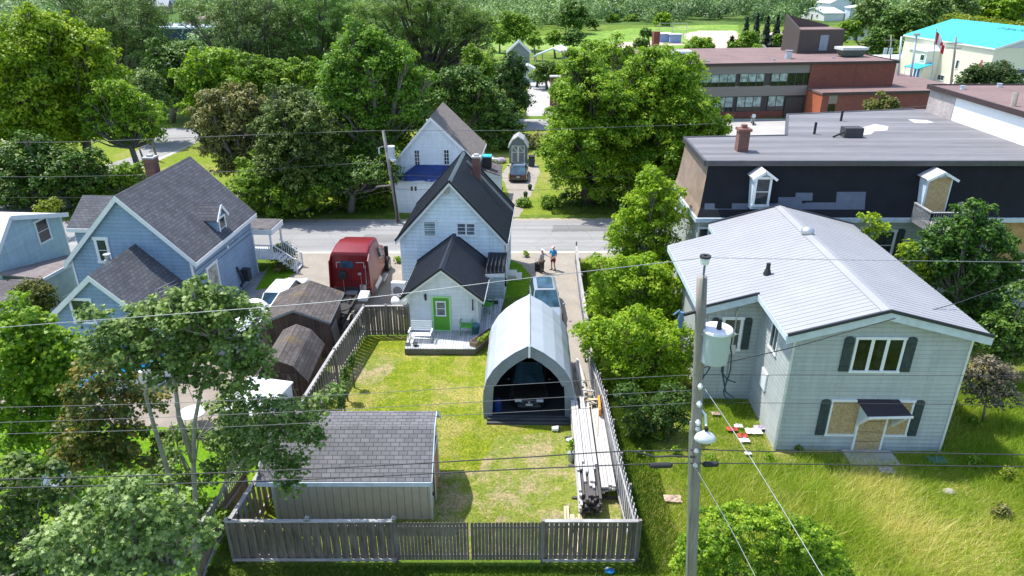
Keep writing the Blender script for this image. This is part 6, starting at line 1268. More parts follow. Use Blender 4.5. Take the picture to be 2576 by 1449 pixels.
def bag():
    p = G(1355, 680); r = empty('travel_bag', Fr(p.x-.05, p.y-.1, -30), 'black upright bag standing at the left side of the person in the checked shirt', 'bag'); MB().box(-.22, -.14, .03, .22, .14, .68).build('bag_body', M('black_nylon', (.015, .015, .018), .6), r, bevel=.06); MB().box(-.17, -.2, .08, .17, -.14, .4).build('front_pocket', BLACK, r, bevel=.03); m = MB(); m.tube([(-.1, .12, .65), (-.1, .12, .9), (.1, .12, .9), (.1, .12, .65)], .014, 6); m.build('handle', METAL, r)
bag()
# ================================================================= POLES, LAMPS, WIRES
POLW = wood('grey_pole_wood', (.19, .165, .145), (.32, .29, .265)); ALU = M('aluminium_grey', (.48, .55, .60), .45, .3, var=.05)
def main_pole():
    Y = 14.6; t = V(1766, 697, Y); b0 = V(1738, 1449, Y); d = (t-b0); base = b0-d*(b0.z/d.z); base.y = Y; r = empty('utility_pole', base, 'big weathered utility pole with pale transformer and street light before the boarded house', 'utility pole')
    P = lambda z, dx=0, dy=0: base+(t-base)*(z/t.z)+Vector((dx, dy, 0))
    m = MB(); m.tube([P(0), P(t.z*.5), P(t.z*.93), P(t.z)], [.17, .15, .125, .12], 14); m.build('pole_shaft', POLW, r, world=True, smooth=True)
    m = MB(); m.beam(P(t.z-.5, 0, -.13), P(t.z+.12, .01, -.12), .13, .03); m.beam(P(t.z+.1, -.0, -.12), P(t.z+.34, .02, -.12), .07, .03); m.build('top_bracket', M('blue_grey_steel', (.16, .22, .28), .4, .6), r, world=True)
    m = MB(); q = P(t.z+.36, .02, -.1); m.tube([q, q+Vector((0, 0, .12)), q+Vector((0, 0, .2))], [.09, .11, .04], 10); m.build('pin_insulator', WHITE, r, world=True); MB().tube([q+Vector((0, 0, .16)), q+Vector((0, 0, .2))], .13, 8).build('insulator_cap', BLACK, r, world=True)
    a = V(1803, 828, Y); h = .82; c = Vector((a.x+.0, Y-.05, a.z)); m = MB(); m.tube([c-Vector((0, 0, h)), c-Vector((0, 0, h-.03)), c-Vector((0, 0, .02)), c], [.30, .325, .335, .335], 24); tr = m.build('transformer_tank', ALU, r, world=True)
    MB().tube([c, c+Vector((0, 0, .05)), c+Vector((0, 0, .1))], [.36, .35, .1], 24).build('tank_lid', M('pale_lid', (.72, .74, .76), .4), tr, world=True); MB().tube([c+Vector((.0, -.1, .06)), c+Vector((0, -.1, .34))], [.07, .045], 8).build('bushing', BLACK, tr, world=True)
    for dx in (-.3, .34): MB().tube([c+Vector((dx, -.05, -.12)), c+Vector((dx*1.2, -.08, -.05))], [.045, .03], 8).build('lug', METAL, tr, world=True)
    m = MB(); [m.beam(P(c.z-q), c+Vector((-.25, 0, -q)), .08, .1) for q in (.15, .65)]; m.build('hanger', METAL, r, world=True)
    # street light
    s0 = V(1752, 1034, Y); m = MB(); e = V(1775, 1082, Y-.35); m.tube([s0, s0+Vector((.1, -.05, .08)), (s0+e)/2+Vector((.09, 0, .17)), e+Vector((0, 0, .12))], .03, 8); m.build('lamp_arm', M('pale_lid', 0), r, world=True)
    e = V(1775, 1092, Y-.4); m = MB(); m.loft([[e+Vector((sx*math.cos(u), sy*math.sin(u), z)) for u in [2*math.pi*j/16 for j in range(16)]] for sx, sy, z in ((.24, .17, -.17), (.27, .2, -.14), (.23, .17, -.04), (.12, .1, .04), (.05, .05, .1))]); l = m.build('lamp_head', M('pale_lid', 0), r, world=True, smooth=True); MB().ball(e+Vector((0, 0, -.17)), (.22, .15, .05), 12, 5).build('lamp_glass', M('white_glass', (.75, .8, .82), .2), l, world=True); MB().box(e.x-.04, e.y-.04, e.z+.1, e.x+.04, e.y+.04, e.z+.2).build('photocell', BLACK, l, world=True)
    # cutout arm at the left
    a = V(1715, 790, Y); m = MB(); m.beam(P(a.z+.1), a+Vector((.05, 0, -.02)), .06, .06); m.build('cutout_arm', BLACK, r, world=True); m = MB(); m.tube([a+Vector((0, 0, .05)), a+Vector((-.02, 0, -.12)), a+Vector((0, 0, -.35))], [.05, .07, .05], 8); m.beam(a+Vector((-.05, 0, .1)), a+Vector((-.2, -.05, .0)), .03, .03); m.build('cutout_fuse', M('blue_ceramic', (.08, .16, .28), .3), r, world=True)
    m = MB(); rnd = random.Random(5)
    loops = [[(1790, 915), (1780, 935), (1768, 950), (1752, 975)], [(1818, 905), (1815, 935), (1830, 955), (1850, 962)], [(1822, 880), (1818, 940), (1825, 985), (1845, 1000)], [(1835, 850), (1840, 890), (1838, 930), (1820, 985), (1825, 1000), (1842, 1008)]]
    for i, lp in enumerate(loops): m.tube([V(x, y, Y-.1) for x, y in lp], .018 if i != 2 else .022, 6)
    m.build('drop_wire', M('blue_black_cable', (.02, .04, .08), .5), r, world=True)
    for yy in (968, 1012, 1058, 1075, 1130, 1166):
        q = V(1757-(yy-968)*.06, yy, Y); m = MB(); m.tube([q+Vector((0, -.16, -.02)), q+Vector((0, -.16, .06)), q+Vector((0, -.16, .14))], [.04, .07, .03], 8); m.build('spool_insulator', WHITE if yy < 1060 else METAL, r, world=True)
    m = MB(); m.tube([V(1737, 1060, Y-.16), V(1735, 1100, Y-.16), V(1727, 1449, Y-.16)], .025, 6); m.build('conduit', METAL, r, world=True)
    return base, P, Y
MPB, MPP, MPY = main_pole()
def small_pole(px, py_top, py_base, px_top, label, rad=.14, top_extra=None, mat=None, Y=None):
    b = G(px, py_base) if Y is None else Vector((V(px, py_base, Y).x, Y, 0)); t = V(px_top, py_top, b.y); r = empty('utility_pole', b, label, 'utility pole'); MB().tube([(0, 0, 0), tuple((t-b)*.5), tuple(t-b)], [rad, rad*.9, rad*.75], 10).build('pole_shaft', mat or POLW, r, smooth=True); return r, b, t
def poles():
    r, b, t = small_pole(1003, 328, 560, 964, 'leaning utility pole with grey transformer left of the white house at the street', .16); MID = (b, t)
    c = V(981, 385, b.y); m = MB().tube([c+Vector((.1, 0, -.45)), c+Vector((.1, 0, .5))], .3, 14); m.build('transformer_tank', ALU, r, world=True); MB().tube([c+Vector((.1, 0, .5)), c+Vector((.1, 0, .56))], .32, 14).build('tank_lid', WHITE, r, world=True)
    a = V(953, 372, b.y); MB().beam(V(965, 368, b.y), a, .06, .06).tube([a, a+Vector((0, 0, -.5))], [.08, .06], 8).build('cutout_fuse', METAL, r, world=True); a = V(989, 402, b.y-.3); MB().tube([a+Vector((-.3, 0, .2)), a], .03, 6).ball(a, (.25, .14, .1), 8, 5).build('street_lamp_head', WHITE, r, world=True)
    m = MB(); m.beam(V(945, 470, b.y), V(995, 465, b.y), .1, .1); m.build('cross_bracket', POLW, r, world=True); MB().tube([b+Vector((-.0, -.2, .2)), V(985, 420, b.y-.2)], .06, 6).build('black_riser', BLACK, r, world=True)
    q = small_pole(397, 318, 405, 370, 'thin leaning wooden pole beside the curving road at the left', .13); small_pole(370, 372, 428, 350, 'thin wooden pole lowest beside the curving road under the leafy trees', .12)
    r, b, t = small_pole(2547, 233, 345, 2556, 'bare grey pole rising before the white walled block at the right edge', .22, Y=47.); 
    # poles near the hall
    for (px, pt, pb, ptx, lab, kind) in ((2255, 92, 232, 2268, 'grey concrete pole with cut top nearest the school end', 0), (2238, 90, 190, 2242, 'utility pole with two transformers behind the school end', 1), (2285, 88, 235, 2306, 'slim grey flood light pole behind the front school block', 2), (2390, 92, 230, 2406, 'utility pole with short crossarms in front of the cream hall', 3)):
        r, b, t = small_pole(px, pt, pb, ptx, lab, .2 if kind != 1 else .16, mat=ALU if kind in (0, 2) else None)
        if kind == 3: m = MB(); [m.beam(t+Vector((-1.3, 0, -z)), t+Vector((1.3, 0, -z)), .12, .14) for z in (1.0, 1.8)]; m.build('crossarm', POLW, r, world=True)
        if kind == 1:
            for s in (-.5, .5): MB().tube([t+Vector((s, 0, -3.4)), t+Vector((s, 0, -2.2))], .35, 10).build('transformer_tank', ALU, r, world=True)
            MB().beam(t+Vector((-1.1, 0, -.8)), t+Vector((1.1, 0, -.8)), .12, .14).build('crossarm', POLW, r, world=True)
        if kind == 2: MB().box(t.x-.5, t.y-.2, t.z-.1, t.x+.5, t.y+.2, t.z+.25).build('flood_light', METAL, r, world=True)
    b = G(2338, 238); t = V(2356, 72, b.y); r = empty('flagpole', b, 'tall slim flagpole flying a red and white maple leaf flag behind the school', 'flagpole'); MB().tube([(0, 0, 0), tuple(t-b)], [.14, .07], 8).build('pole_shaft', ALU, r); MB().ball(tuple(t-b), .16, 8, 5).build('finial', METAL, r)
    w, hh = 4.2, 1.9; n = 14; RD = M('flag_red', (.6, .015, .03), .7); q = {}
    for i in range(n+1):
        for j in range(5): u = i/n; q[i, j] = t+Vector((.1+1.9*u, -.1+.25*math.sin(u*9), -.5-hh*(1-j/4)*(1-.35*u)-2.3*u**1.3+.2*math.sin(u*7)))
    for (i0, i1, mt, nm) in ((0, 4, RD, 'hoist_band'), (4, 10, WHITE, 'centre_field'), (10, 14, RD, 'fly_band')):
        m = MB(); [m.poly([q[i, j], q[i+1, j], q[i+1, j+1], q[i, j+1]]) for i in range(i0, i1) for j in range(4)]; m.build(nm, mt, r, world=True)
    leaf = [(0, 1), (.15, .65), (.4, .75), (.33, .35), (.75, .45), (.65, .15), (.85, .0), (.4, -.35), (.45, -.5), (.05, -.42), (.05, -.85), (-.05, -.85), (-.05, -.42), (-.45, -.5), (-.4, -.35), (-.85, 0), (-.65, .15), (-.75, .45), (-.33, .35), (-.4, .75), (-.15, .65)]
    c = (q[7, 2]+q[7, 2])/2; MB().poly([c+Vector((a*.32, -.22, b_*.48)) for a, b_ in leaf]).build('maple_leaf_emblem', RD, r, world=True)
    return MID
MID = poles()
WLT = M('bright_aluminium_wire', (.30, .31, .32), .4, .4); WDK = M('dark_cable', (.035, .035, .038), .6); WGY = M('grey_wire', (.13, .135, .14), .5, .3)
def wire(pts, Y, rad, mat, label, grp, Y2=None, cat='wire'):
    n = len(pts); P = []
    for i, (x, y) in enumerate(pts):
        yy = Y if Y2 is None else Y+(Y2-Y)*i/(n-1); P.append(V(x, y, yy))
    Q = []
    for i in range(n-1):
        p0 = P[max(0, i-1)]; p1 = P[i]; p2 = P[i+1]; p3 = P[min(n-1, i+2)]
        for k in range(8):
            t = k/8; Q.append(.5*((2*p1)+(-p0+p2)*t+(2*p0-5*p1+4*p2-p3)*t*t+(-p0+3*p1-3*p2+p3)*t**3))
    Q.append(P[-1]); o = MB().tube([q-Q[0] for q in Q], rad, 5).build('power_line', mat, smooth=True); o.location = Q[0]; tag(o, label, cat, grp); return o
def wires():
    g1, g2 = 'wires on the big utility pole', 'wires along the street'; Y = MPY-.1
    wire([(-60, 832), (0, 824), (430, 791), (860, 756), (1290, 704), (1700, 657), (1768, 648)], Y, .009, WLT, 'brightest bare wire sloping from pole top down to the left edge past the green door', g1)
    wire([(1768, 648), (2000, 652), (2290, 656), (2620, 660)], Y, .0065, WLT, 'bare wire running right from the pole top over the pale metal roof', g1)
    wire([(-60, 1028), (0, 1025), (430, 1014), (859, 993), (1290, 968), (1600, 950), (1752, 943)], Y, .0065, WGY, 'upper of three thin wires left of the pole across the carport roof', g1)
    wire([(-60, 1066), (0, 1063), (430, 1049), (859, 1030), (1290, 1006), (1600, 989), (1750, 981)], Y, .0065, WGY, 'middle of three thin wires left of the pole across the carport mouth', g1)
    wire([(-60, 1095), (0, 1092), (430, 1080), (859, 1060), (1290, 1037), (1600, 1021), (1748, 1013)], Y, .0065, WGY, 'lowest of three thin wires left of the pole across the carport sill', g1)
    wire([(-60, 1209), (0, 1206), (430, 1194), (859, 1176), (1290, 1152), (1530, 1137), (1640, 1134), (1745, 1132)], Y, .016, WDK, 'upper thick black cable crossing the garden shed roof to the pole', g1)
    wire([(1590, 1135), (1625, 1143), (1650, 1149), (1690, 1147), (1748, 1150)], Y-.05, .025, WDK, 'short slack black cable loop just left of the pole foot', g1)
    wire([(-60, 1231), (0, 1228), (430, 1217), (859, 1202), (1290, 1181), (1600, 1168), (1748, 1165)], Y, .016, WDK, 'lower thick black cable crossing the garden shed roof to the pole', g1)
    wire([(1752, 943), (2160, 944), (2620, 946)], Y, .0065, WDK, 'thin upper wire right of the pole across the boarded house window', g1)
    wire([(1750, 1013), (2160, 1015), (2620, 1019)], Y, .0065, WDK, 'thin wire right of the pole across the top of the boarded door canopy', g1)
    wire([(1748, 1130), (1900, 1135), (2000, 1136), (2160, 1137), (2620, 1145)], Y, .014, WDK, 'upper thick cable right of the pole at the foot of the boarded house', g1)
    wire([(1748, 1165), (2160, 1169), (2620, 1175)], Y, .014, WDK, 'lower thick cable right of the pole over the shaded grass', g1)
    wire([(1767, 969), (1850, 1092), (1960, 1267), (2085, 1475)], Y, .009, WLT, 'steeper pale guy wire from upper pole down over the long grass', g1, Y2=9.5)
    wire([(1747, 1173), (1800, 1262), (1850, 1352), (1915, 1480)], Y, .008, WLT, 'lower pale guy wire from the pole foot over the bush', g1, Y2=10.5)
    wire([(1752, 928), (1880, 900), (2004, 871), (2127, 836), (2237, 805), (2404, 763), (2600, 692)], Y, .018, WDK, 'twisted black service cable rising from the pole across the boarded house front', g1, Y2=30)
    for x0, x1, y, k in ((1633, 1692, 1171, 'left'), (1767, 1808, 1168, 'right')):
        a, b = V(x0, y, Y), V(x1, y-1, Y); o = MB().tube([(0, 0, 0), (.05, 0, 0), tuple(b-a-Vector((.05, 0, 0))), tuple(b-a)], [.03, .075, .075, .03], 10).build('cable_splice', BLACK); o.location = a; tag(o, 'black cable splice case hanging just '+k+' of the big utility pole', 'splice case')
    y0 = MID[0].y
    wire([(-60, 359), (0, 358), (180, 357), (430, 348), (700, 337), (964, 328)], y0, .018, WGY, 'pale wire from leaning pole top to the left edge in front of the trees', g2)
    wire([(964, 328), (1290, 328), (1450, 323), (1750, 313), (1800, 310)], y0, .018, WGY, 'pale wire from leaning pole top to the right across the big maple', g2)
    wire([(-60, 444), (183, 444), (547, 433), (815, 416), (966, 407)], y0, .014, WGY, 'second wire left of the leaning pole below its transformer', g2)
    wire([(-60, 497), (0, 497), (430, 495), (800, 486), (995, 472)], y0, .013, WDK, 'third dark wire left of the leaning pole near the street', g2)
    wire([(995, 476), (1290, 478), (1600, 472), (1900, 465)], y0, .013, WDK, 'lower dark wire right of the leaning pole across the drive and maple', g2)
    wire([(990, 440), (1290, 448), (1600, 443), (1800, 440)], y0, .012, WDK, 'upper dark wire right of the leaning pole through the big maple', g2)
    wire([(993, 475), (900, 500), (830, 535), (780, 565)], y0, .014, WDK, 'thin dark guy line falling left from the leaning pole', g2)
    wire([(2010, 292), (2200, 279), (2345, 264)], 58, .02, WGY, 'thin pale wire across the front brick block of the school', 'wires behind the grey roof')
wires()
# ================================================================= SMALL FAR BUILDINGS
def far_house(px, py, w, d, ez, pz, yaw, wall, roof, label, name='far_house', cat='house', door=True):
    p = G(px, py); f = Fr(p.x-w/2, p.y, yaw); r = empty(name, f, label, cat); m = MB(); m.prism([(0, 0, 0), (w, 0, 0), (w, 0, ez), (w/2, 0, pz), (0, 0, ez)], (0, d, 0)); m.build('wall', wall, r); gable_roof(r, 0, w, 0, d, ez, pz, roof, .4, .3, .3, t=.12, fas=.2)
    for x in (w*.25, w*.7): window(r, (x-.4, 0, 1.0), X_, -Y_, .9, 1.1, fw=.08)
    if door: MB().box(w*.48-.45, -.06, 0, w*.48+.45, -.01, 2.0).build('door', SHUT, r)
    return r
WW = M('far_white_wall', (.75, .76, .76), .7); GRF = M('pale_metal_roof_far', (.55, .56, .57), .5); SAL = M('salmon_roof', (.62, .38, .36), .7)
far_house(1945, 132, 6, 6, 3.0, 4.8, 20, WW, SAL, 'white cottage with salmon pink roof left of the school penthouse')
far_house(1880, 138, 7, 5, 2.0, 3.2, 10, M('pale_peach_wall', (.6, .5, .42), .8), M('pale_peach_roof', (.62, .55, .47), .7), 'low pale roofed house behind bushes left of the pink roofed cottage')
far_house(2065, 46, 16, 8, 2.8, 4.4, 80, WW, GRF, 'long low white house on the wooded rise above the school penthouse'); far_house(2112, 44, 9, 9, 5.5, 7.5, -12, WW, GRF, 'taller white house end on among trees at the top right')
far_house(2175, 56, 12, 8, 5.0, 6.0, 10, M('blue_grey_far_wall', (.4, .47, .52), .7), GRF, 'white house with dark windows left of the dark trees at the top right'); far_house(2150, 100, 7, 8, 4.5, 7.0, 30, WW, GRF, 'pale steep roofed house between the school penthouse and dark trees')
def red_barn():
    p = G(468, 13); f = Fr(p.x, p.y, 0); r = empty('red_barn', f, 'red building with white block beside it at the very top left', 'building'); MB().box(0, 0, 0, 20, 10, 8).build('wall', M('barn_red', (.45, .02, .06), .7), r); MB().box(-.3, -.3, 8, 20.3, 10.3, 8.6).build('roof', M('dull_red_roof', (.3, .05, .07), .7), r); MB().box(-14, 1, 0, -.1, 9, 5.5).build('white_block', WW, r)
    for k in range(3): window(r, (3+k*5.5, 0, 4.5), X_, -Y_, 2, 1.6, fw=.2)
red_barn()
far_house(418, 32, 13, 9, 3.2, 5.5, 75, M('brown_far_wall', (.3, .22, .18), .8), M('grey_far_roof', (.22, .24, .27), .7), 'grey roofed house in the small clearing below the red building')
def white_roof_block():
    p = G(450, 101); f = Fr(p.x-7, p.y, 0); r = empty('flat_roofed_block', f, 'low white roofed building seen through a gap between tall trees at the left', 'building'); MB().box(0, 0, 0, 17, 12, 3).build('wall', M('navy_wall', (.04, .07, .14), .7), r); MB().box(-.5, -.5, 3, 17.5, 12.5, 3.5).build('roof', M('pale_blue_roof', (.6, .66, .72), .6), r)
    for k in range(4): MB().box(2+k*4, 3, 3.5, 4+k*4, 5, 4.3).build('roof_unit', METAL, r)
    MB().prism([(4, 11, 3.5), (15, 11, 3.5), (9.5, 11, 5.6)], (0, 6, 0)).build('tan_gable', M('tan_gable_paint', (.5, .36, .28), .8), r)
white_roof_block()
far_house(1110, 208, 11, 7, 3.2, 5.0, 10, M('pinkish_far_wall', (.55, .45, .42), .8), GRF, 'pale house glimpsed through the tree crowns behind the white house')
def pavilion():
    p = G(1392, 170); f = Fr(p.x-4, p.y, 15); r = empty('open_pavilion', f, 'open shelter with pale metal roof between the trees before the sports field', 'shelter'); gable_roof(r, 0, 8, 0, 7, 2.3, 3.9, GRF, .4, .3, .3, t=.1); 
    for x in (.2, 7.8):
        for y in (.2, 6.8): MB().box(x-.1, y-.1, 0, x+.1, y+.1, 2.4).build('post', WW, r)
pavilion()
def small_sheds():
    p = G(1328, 206); f = Fr(p.x-1.4, p.y, 0); r = empty('white_shed', f, 'tiny white shed beside the pale parking lot', 'shed'); MB().prism([(0, 0, 0), (2.8, 0, 0), (2.8, 0, 2.2), (1.4, 0, 2.9), (0, 0, 2.2)], (0, 3, 0)).build('wall', WW, r); gable_roof(r, 0, 2.8, 0, 3, 2.2, 2.9, GRF, .2, .1, .1, t=.06, fas=.08)
    p = G(1308, 168); f = Fr(p.x-2.5, p.y, 0); r = empty('grey_hut', f, 'small grey gabled hut left of the open pavilion', 'shed'); MB().prism([(0, 0, 0), (4.5, 0, 0), (4.5, 0, 3), (2.25, 0, 5), (0, 0, 3)], (0, 4, 0)).build('wall', M('grey_far_wall', (.3, .3, .32), .8), r); gable_roof(r, 0, 4.5, 0, 4, 3, 5, M('grey_far_roof', 0), .3, .2, .2, t=.1); MB().box(1.6, -.05, 0, 2.8, -.01, 2.1).build('door', BLACK, r)
    p = G(1395, 275); r = empty('brick_pillar', p, 'square brick pillar at the lot edge beside the big maple', 'pillar'); MB().box(-.7, -.7, 0, .7, .7, 4.6).build('shaft', BRICK, r); MB().box(-.8, -.8, 4.6, .8, .8, 4.8).build('capstone', CONC, r)
    p = G(1337, 418); r = empty('wheelie_bin', p, 'dark green wheelie bin right of the small grey barn shed', 'bin'); MB().hexa([(-.28, -.3, .08), (.28, -.3, .08), (.28, .3, .08), (-.28, .3, .08), (-.33, -.38, 1.05), (.33, -.38, 1.05), (.33, .38, 1.05), (-.33, .38, 1.05)]).build('body', SHUT, r); MB().box(-.35, -.4, 1.05, .35, .42, 1.13).build('lid', BLACK, r)
    for s in (-.25, .25): MB().tube([(s-.03, .3, .12), (s+.03, .3, .12)], .12, 8).build('wheel', TYRE, r)
    for (x, y, lab) in ((1322, 497, 'small dark pot on the verge near the round shrub'), (1333, 478, 'small dark pot on the verge below the black sedan')):
        p = G(x, y); r = empty('plant_pot', p, lab, 'pot'); MB().tube([(0, 0, 0), (0, 0, .3)], [.14, .2], 10).build('body', BLACK, r); MB().ball((0, 0, .42), (.22, .22, .18), 8, 5).build('plant', M('dark_plant', (.03, .07, .02), .9), r)
    p = G(1245, 410); r = empty('covered_pile', p, 'pile of purple grey covered junk left of the small barn shed', 'pile'); rnd = random.Random(6); m = MB(); [m.ball((rnd.uniform(-1.2, 1.2), rnd.uniform(-.4, .4), .25), (rnd.uniform(.3, .6), .4, rnd.uniform(.25, .45)), 7, 5) for k in range(7)]; m.build('tarp_cover', M('lilac_cloth', 0), r); MB().box(-.9, -.5, .4, .2, -.2, .6).build('loose_board', WHITE, r)
    for k, (x, y) in enumerate(((1700, 168), (2040, 175), (1660, 160))): pass
    p = G(1725, 95); r = empty('backstop_fence', p, 'grey backstop fence behind the ball diamond', 'fence'); m = MB(); [m.tube([(x, 0, 0), (x, 0, 4)], .1, 5) for x in (-8, -4, 0)]; m.build('post', METAL, r); m = MB(); [m.tube([(-8, 0, z), (0, 0, z)], .04, 4) for z in (1, 2, 3, 4)]; m.build('mesh_rail', METAL, r)
    for x, y, lab in ((1670, 106, 'small blue and white scoreboard hut left of the ball diamond'), (1697, 108, 'low white dugout hut nearest the ball diamond')):
        p = G(x, y); r = empty('dugout_hut', p, lab, 'hut'); MB().box(-1.5, -1, 0, 1.5, 1, 2.2).build('wall', M('far_blue_wall', (.2, .3, .5), .7), r); MB().box(-1.8, -1.3, 2.2, 1.8, 1.3, 2.4).build('roof', WW, r)
small_sheds()
# ================================================================= VEGETATION
L_BRIGHT = leafm('leaf_bright', (.05, .12, .006), (.17, .31, .012), (.38, .50, .03))
L_YELL = leafm('leaf_yellow_green', (.07, .14, .006), (.22, .34, .012), (.46, .54, .03))
L_MID = leafm('leaf_mid', (.045, .10, .007), (.14, .25, .014), (.30, .43, .035))
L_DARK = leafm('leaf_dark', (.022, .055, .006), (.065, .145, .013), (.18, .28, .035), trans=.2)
L_GREY = leafm('leaf_grey_green', (.05, .09, .02), (.13, .21, .045), (.26, .36, .09), trans=.2)
L_BRN = leafm('leaf_bronze', (.05, .065, .014), (.15, .16, .033), (.31, .27, .08), trans=.2)
L_MAPLE = leafm('leaf_maple', (.035, .08, .010), (.11, .19, .028), (.31, .40, .12), trans=.28, rough=.5)
L_CON = leafm('needle_dark', (.008, .022, .012), (.016, .038, .02), (.03, .06, .03), trans=.05)
L_LIME = leafm('leaf_fresh_lime', (.09, .18, .008), (.23, .37, .012), (.44, .55, .03), trans=.45)
L_HEDGE = leafm('leaf_lime', (.09, .15, .01), (.19, .25, .015), (.32, .34, .03))
L_FARHAZE = leafm('leaf_far_haze', (.07, .13, .04), (.13, .23, .07), (.25, .36, .12), trans=.2)  # paler leaf colour stands in for haze over the distance
BARK = M('grey_bark', (.17, .155, .135), .9, var=.3, scale=4, stretch=(4, 4, .6), bump=.5, bscale=12)
BARKP = M('pale_maple_bark', (.30, .28, .23), .9, var=.3, scale=5, stretch=(3, 3, .6), bump=.4, bscale=12)
BARKD = M('dark_bark', (.07, .06, .05), .95, var=.3, scale=4)
def leaf_cloud(blobs, s, rng, dens=1., lump=.30, squash=.75, up=.5, jag=1.):
    """blobs: (x,y,z,r[,rz]) ; returns verts, tone"""
    Ps, Ns, Ss, Ts = [], [], [], []
    for b in blobs:
        c = np.array(b[:3]); r = b[3]; nl = max(8, int(70*dens**.3)); area = 4*math.pi*r*r
        n = max(30, int(dens*2.0*area/(s*s)))
        d = rng.normal(size=(nl, 3)); d /= np.linalg.norm(d, axis=1)[:, None]; d[:, 2] = np.where(d[:, 2] < -.5, -d[:, 2], d[:, 2])
        rad = rng.uniform(.25, 1.12, nl)**.5; lc = c+d*(r*rad)[:, None]*np.array([1, 1, squash if len(b) < 5 else b[4]]); lr = r*rng.uniform(lump*.38, lump*1.0, nl)
        w = lr**2; k = rng.choice(nl, n, p=w/w.sum()); ld = rng.normal(size=(n, 3)); ld /= np.linalg.norm(ld, axis=1)[:, None]
        ld[:, 2] = np.where(rng.random(n) < .55, np.abs(ld[:, 2]), ld[:, 2])
        P = lc[k]+ld*(lr[k]*(.35+.75*rng.random(n)**.7+.35*(rng.random(n) < .08)))[:, None]*np.array([1.05, 1.05, .8]); N = ld*.7+d[k]*.35+rng.normal(size=(n, 3))*.45; N[:, 2] += up
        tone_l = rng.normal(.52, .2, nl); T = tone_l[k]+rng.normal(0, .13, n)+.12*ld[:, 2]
        Ps.append(P); Ns.append(N); Ss.append(s*rng.uniform(.65, 1.3, n)); Ts.append(T)
    P = np.concatenate(Ps); N = np.concatenate(Ns); S = np.concatenate(Ss); T = np.clip(np.concatenate(Ts), 0, 1)
    return P, N, S, T
def leaf_mesh(name, P, N, S, T, mat, parent, rng, shape='diamond', asp=.8):
    n = len(P); N = N/np.linalg.norm(N, axis=1)[:, None]; a = rng.normal(size=(n, 3)); u = np.cross(N, a); u /= np.linalg.norm(u, axis=1)[:, None]; v = np.cross(N, u)
    if shape == 'maple': off = [(0, -.5), (.2, -.18), (.52, -.12), (.3, .12), (.34, .42), (.1, .28), (0, .6), (-.1, .28), (-.34, .42), (-.3, .12), (-.52, -.12), (-.2, -.18)]
    elif shape == 'needle': off = [(0, -.6), (.16, 0), (0, .6), (-.16, 0)]
    else: off = [(0, -.55), (.42*asp, -.05), (0, .6), (-.42*asp, -.05)]
    k = len(off); Vv = np.empty((n, k, 3)); 
    for i, (x, y) in enumerate(off): Vv[:, i] = P+u*(S*x)[:, None]+v*(S*y)[:, None]+N*(S*(.10*abs(x)*2-.06*y))[:, None]
    me = bpy.data.meshes.new(name); me.vertices.add(n*k); me.vertices.foreach_set('co', Vv.reshape(-1).astype(np.float32)); me.loops.add(n*k); me.loops.foreach_set('vertex_index', np.arange(n*k, dtype=np.int32))
    me.polygons.add(n); me.polygons.foreach_set('loop_start', np.arange(0, n*k, k, dtype=np.int32)); me.polygons.foreach_set('loop_total', np.full(n, k, dtype=np.int32)); me.update(calc_edges=True)
    at = me.attributes.new('tone', 'FLOAT', 'POINT'); at.data.foreach_set('value', np.repeat(T, k).astype(np.float32)); me.materials.append(mat)
    o = bpy.data.objects.new(name, me); COL.objects.link(o); o.parent = parent; return o
LEAFTOT = [0]
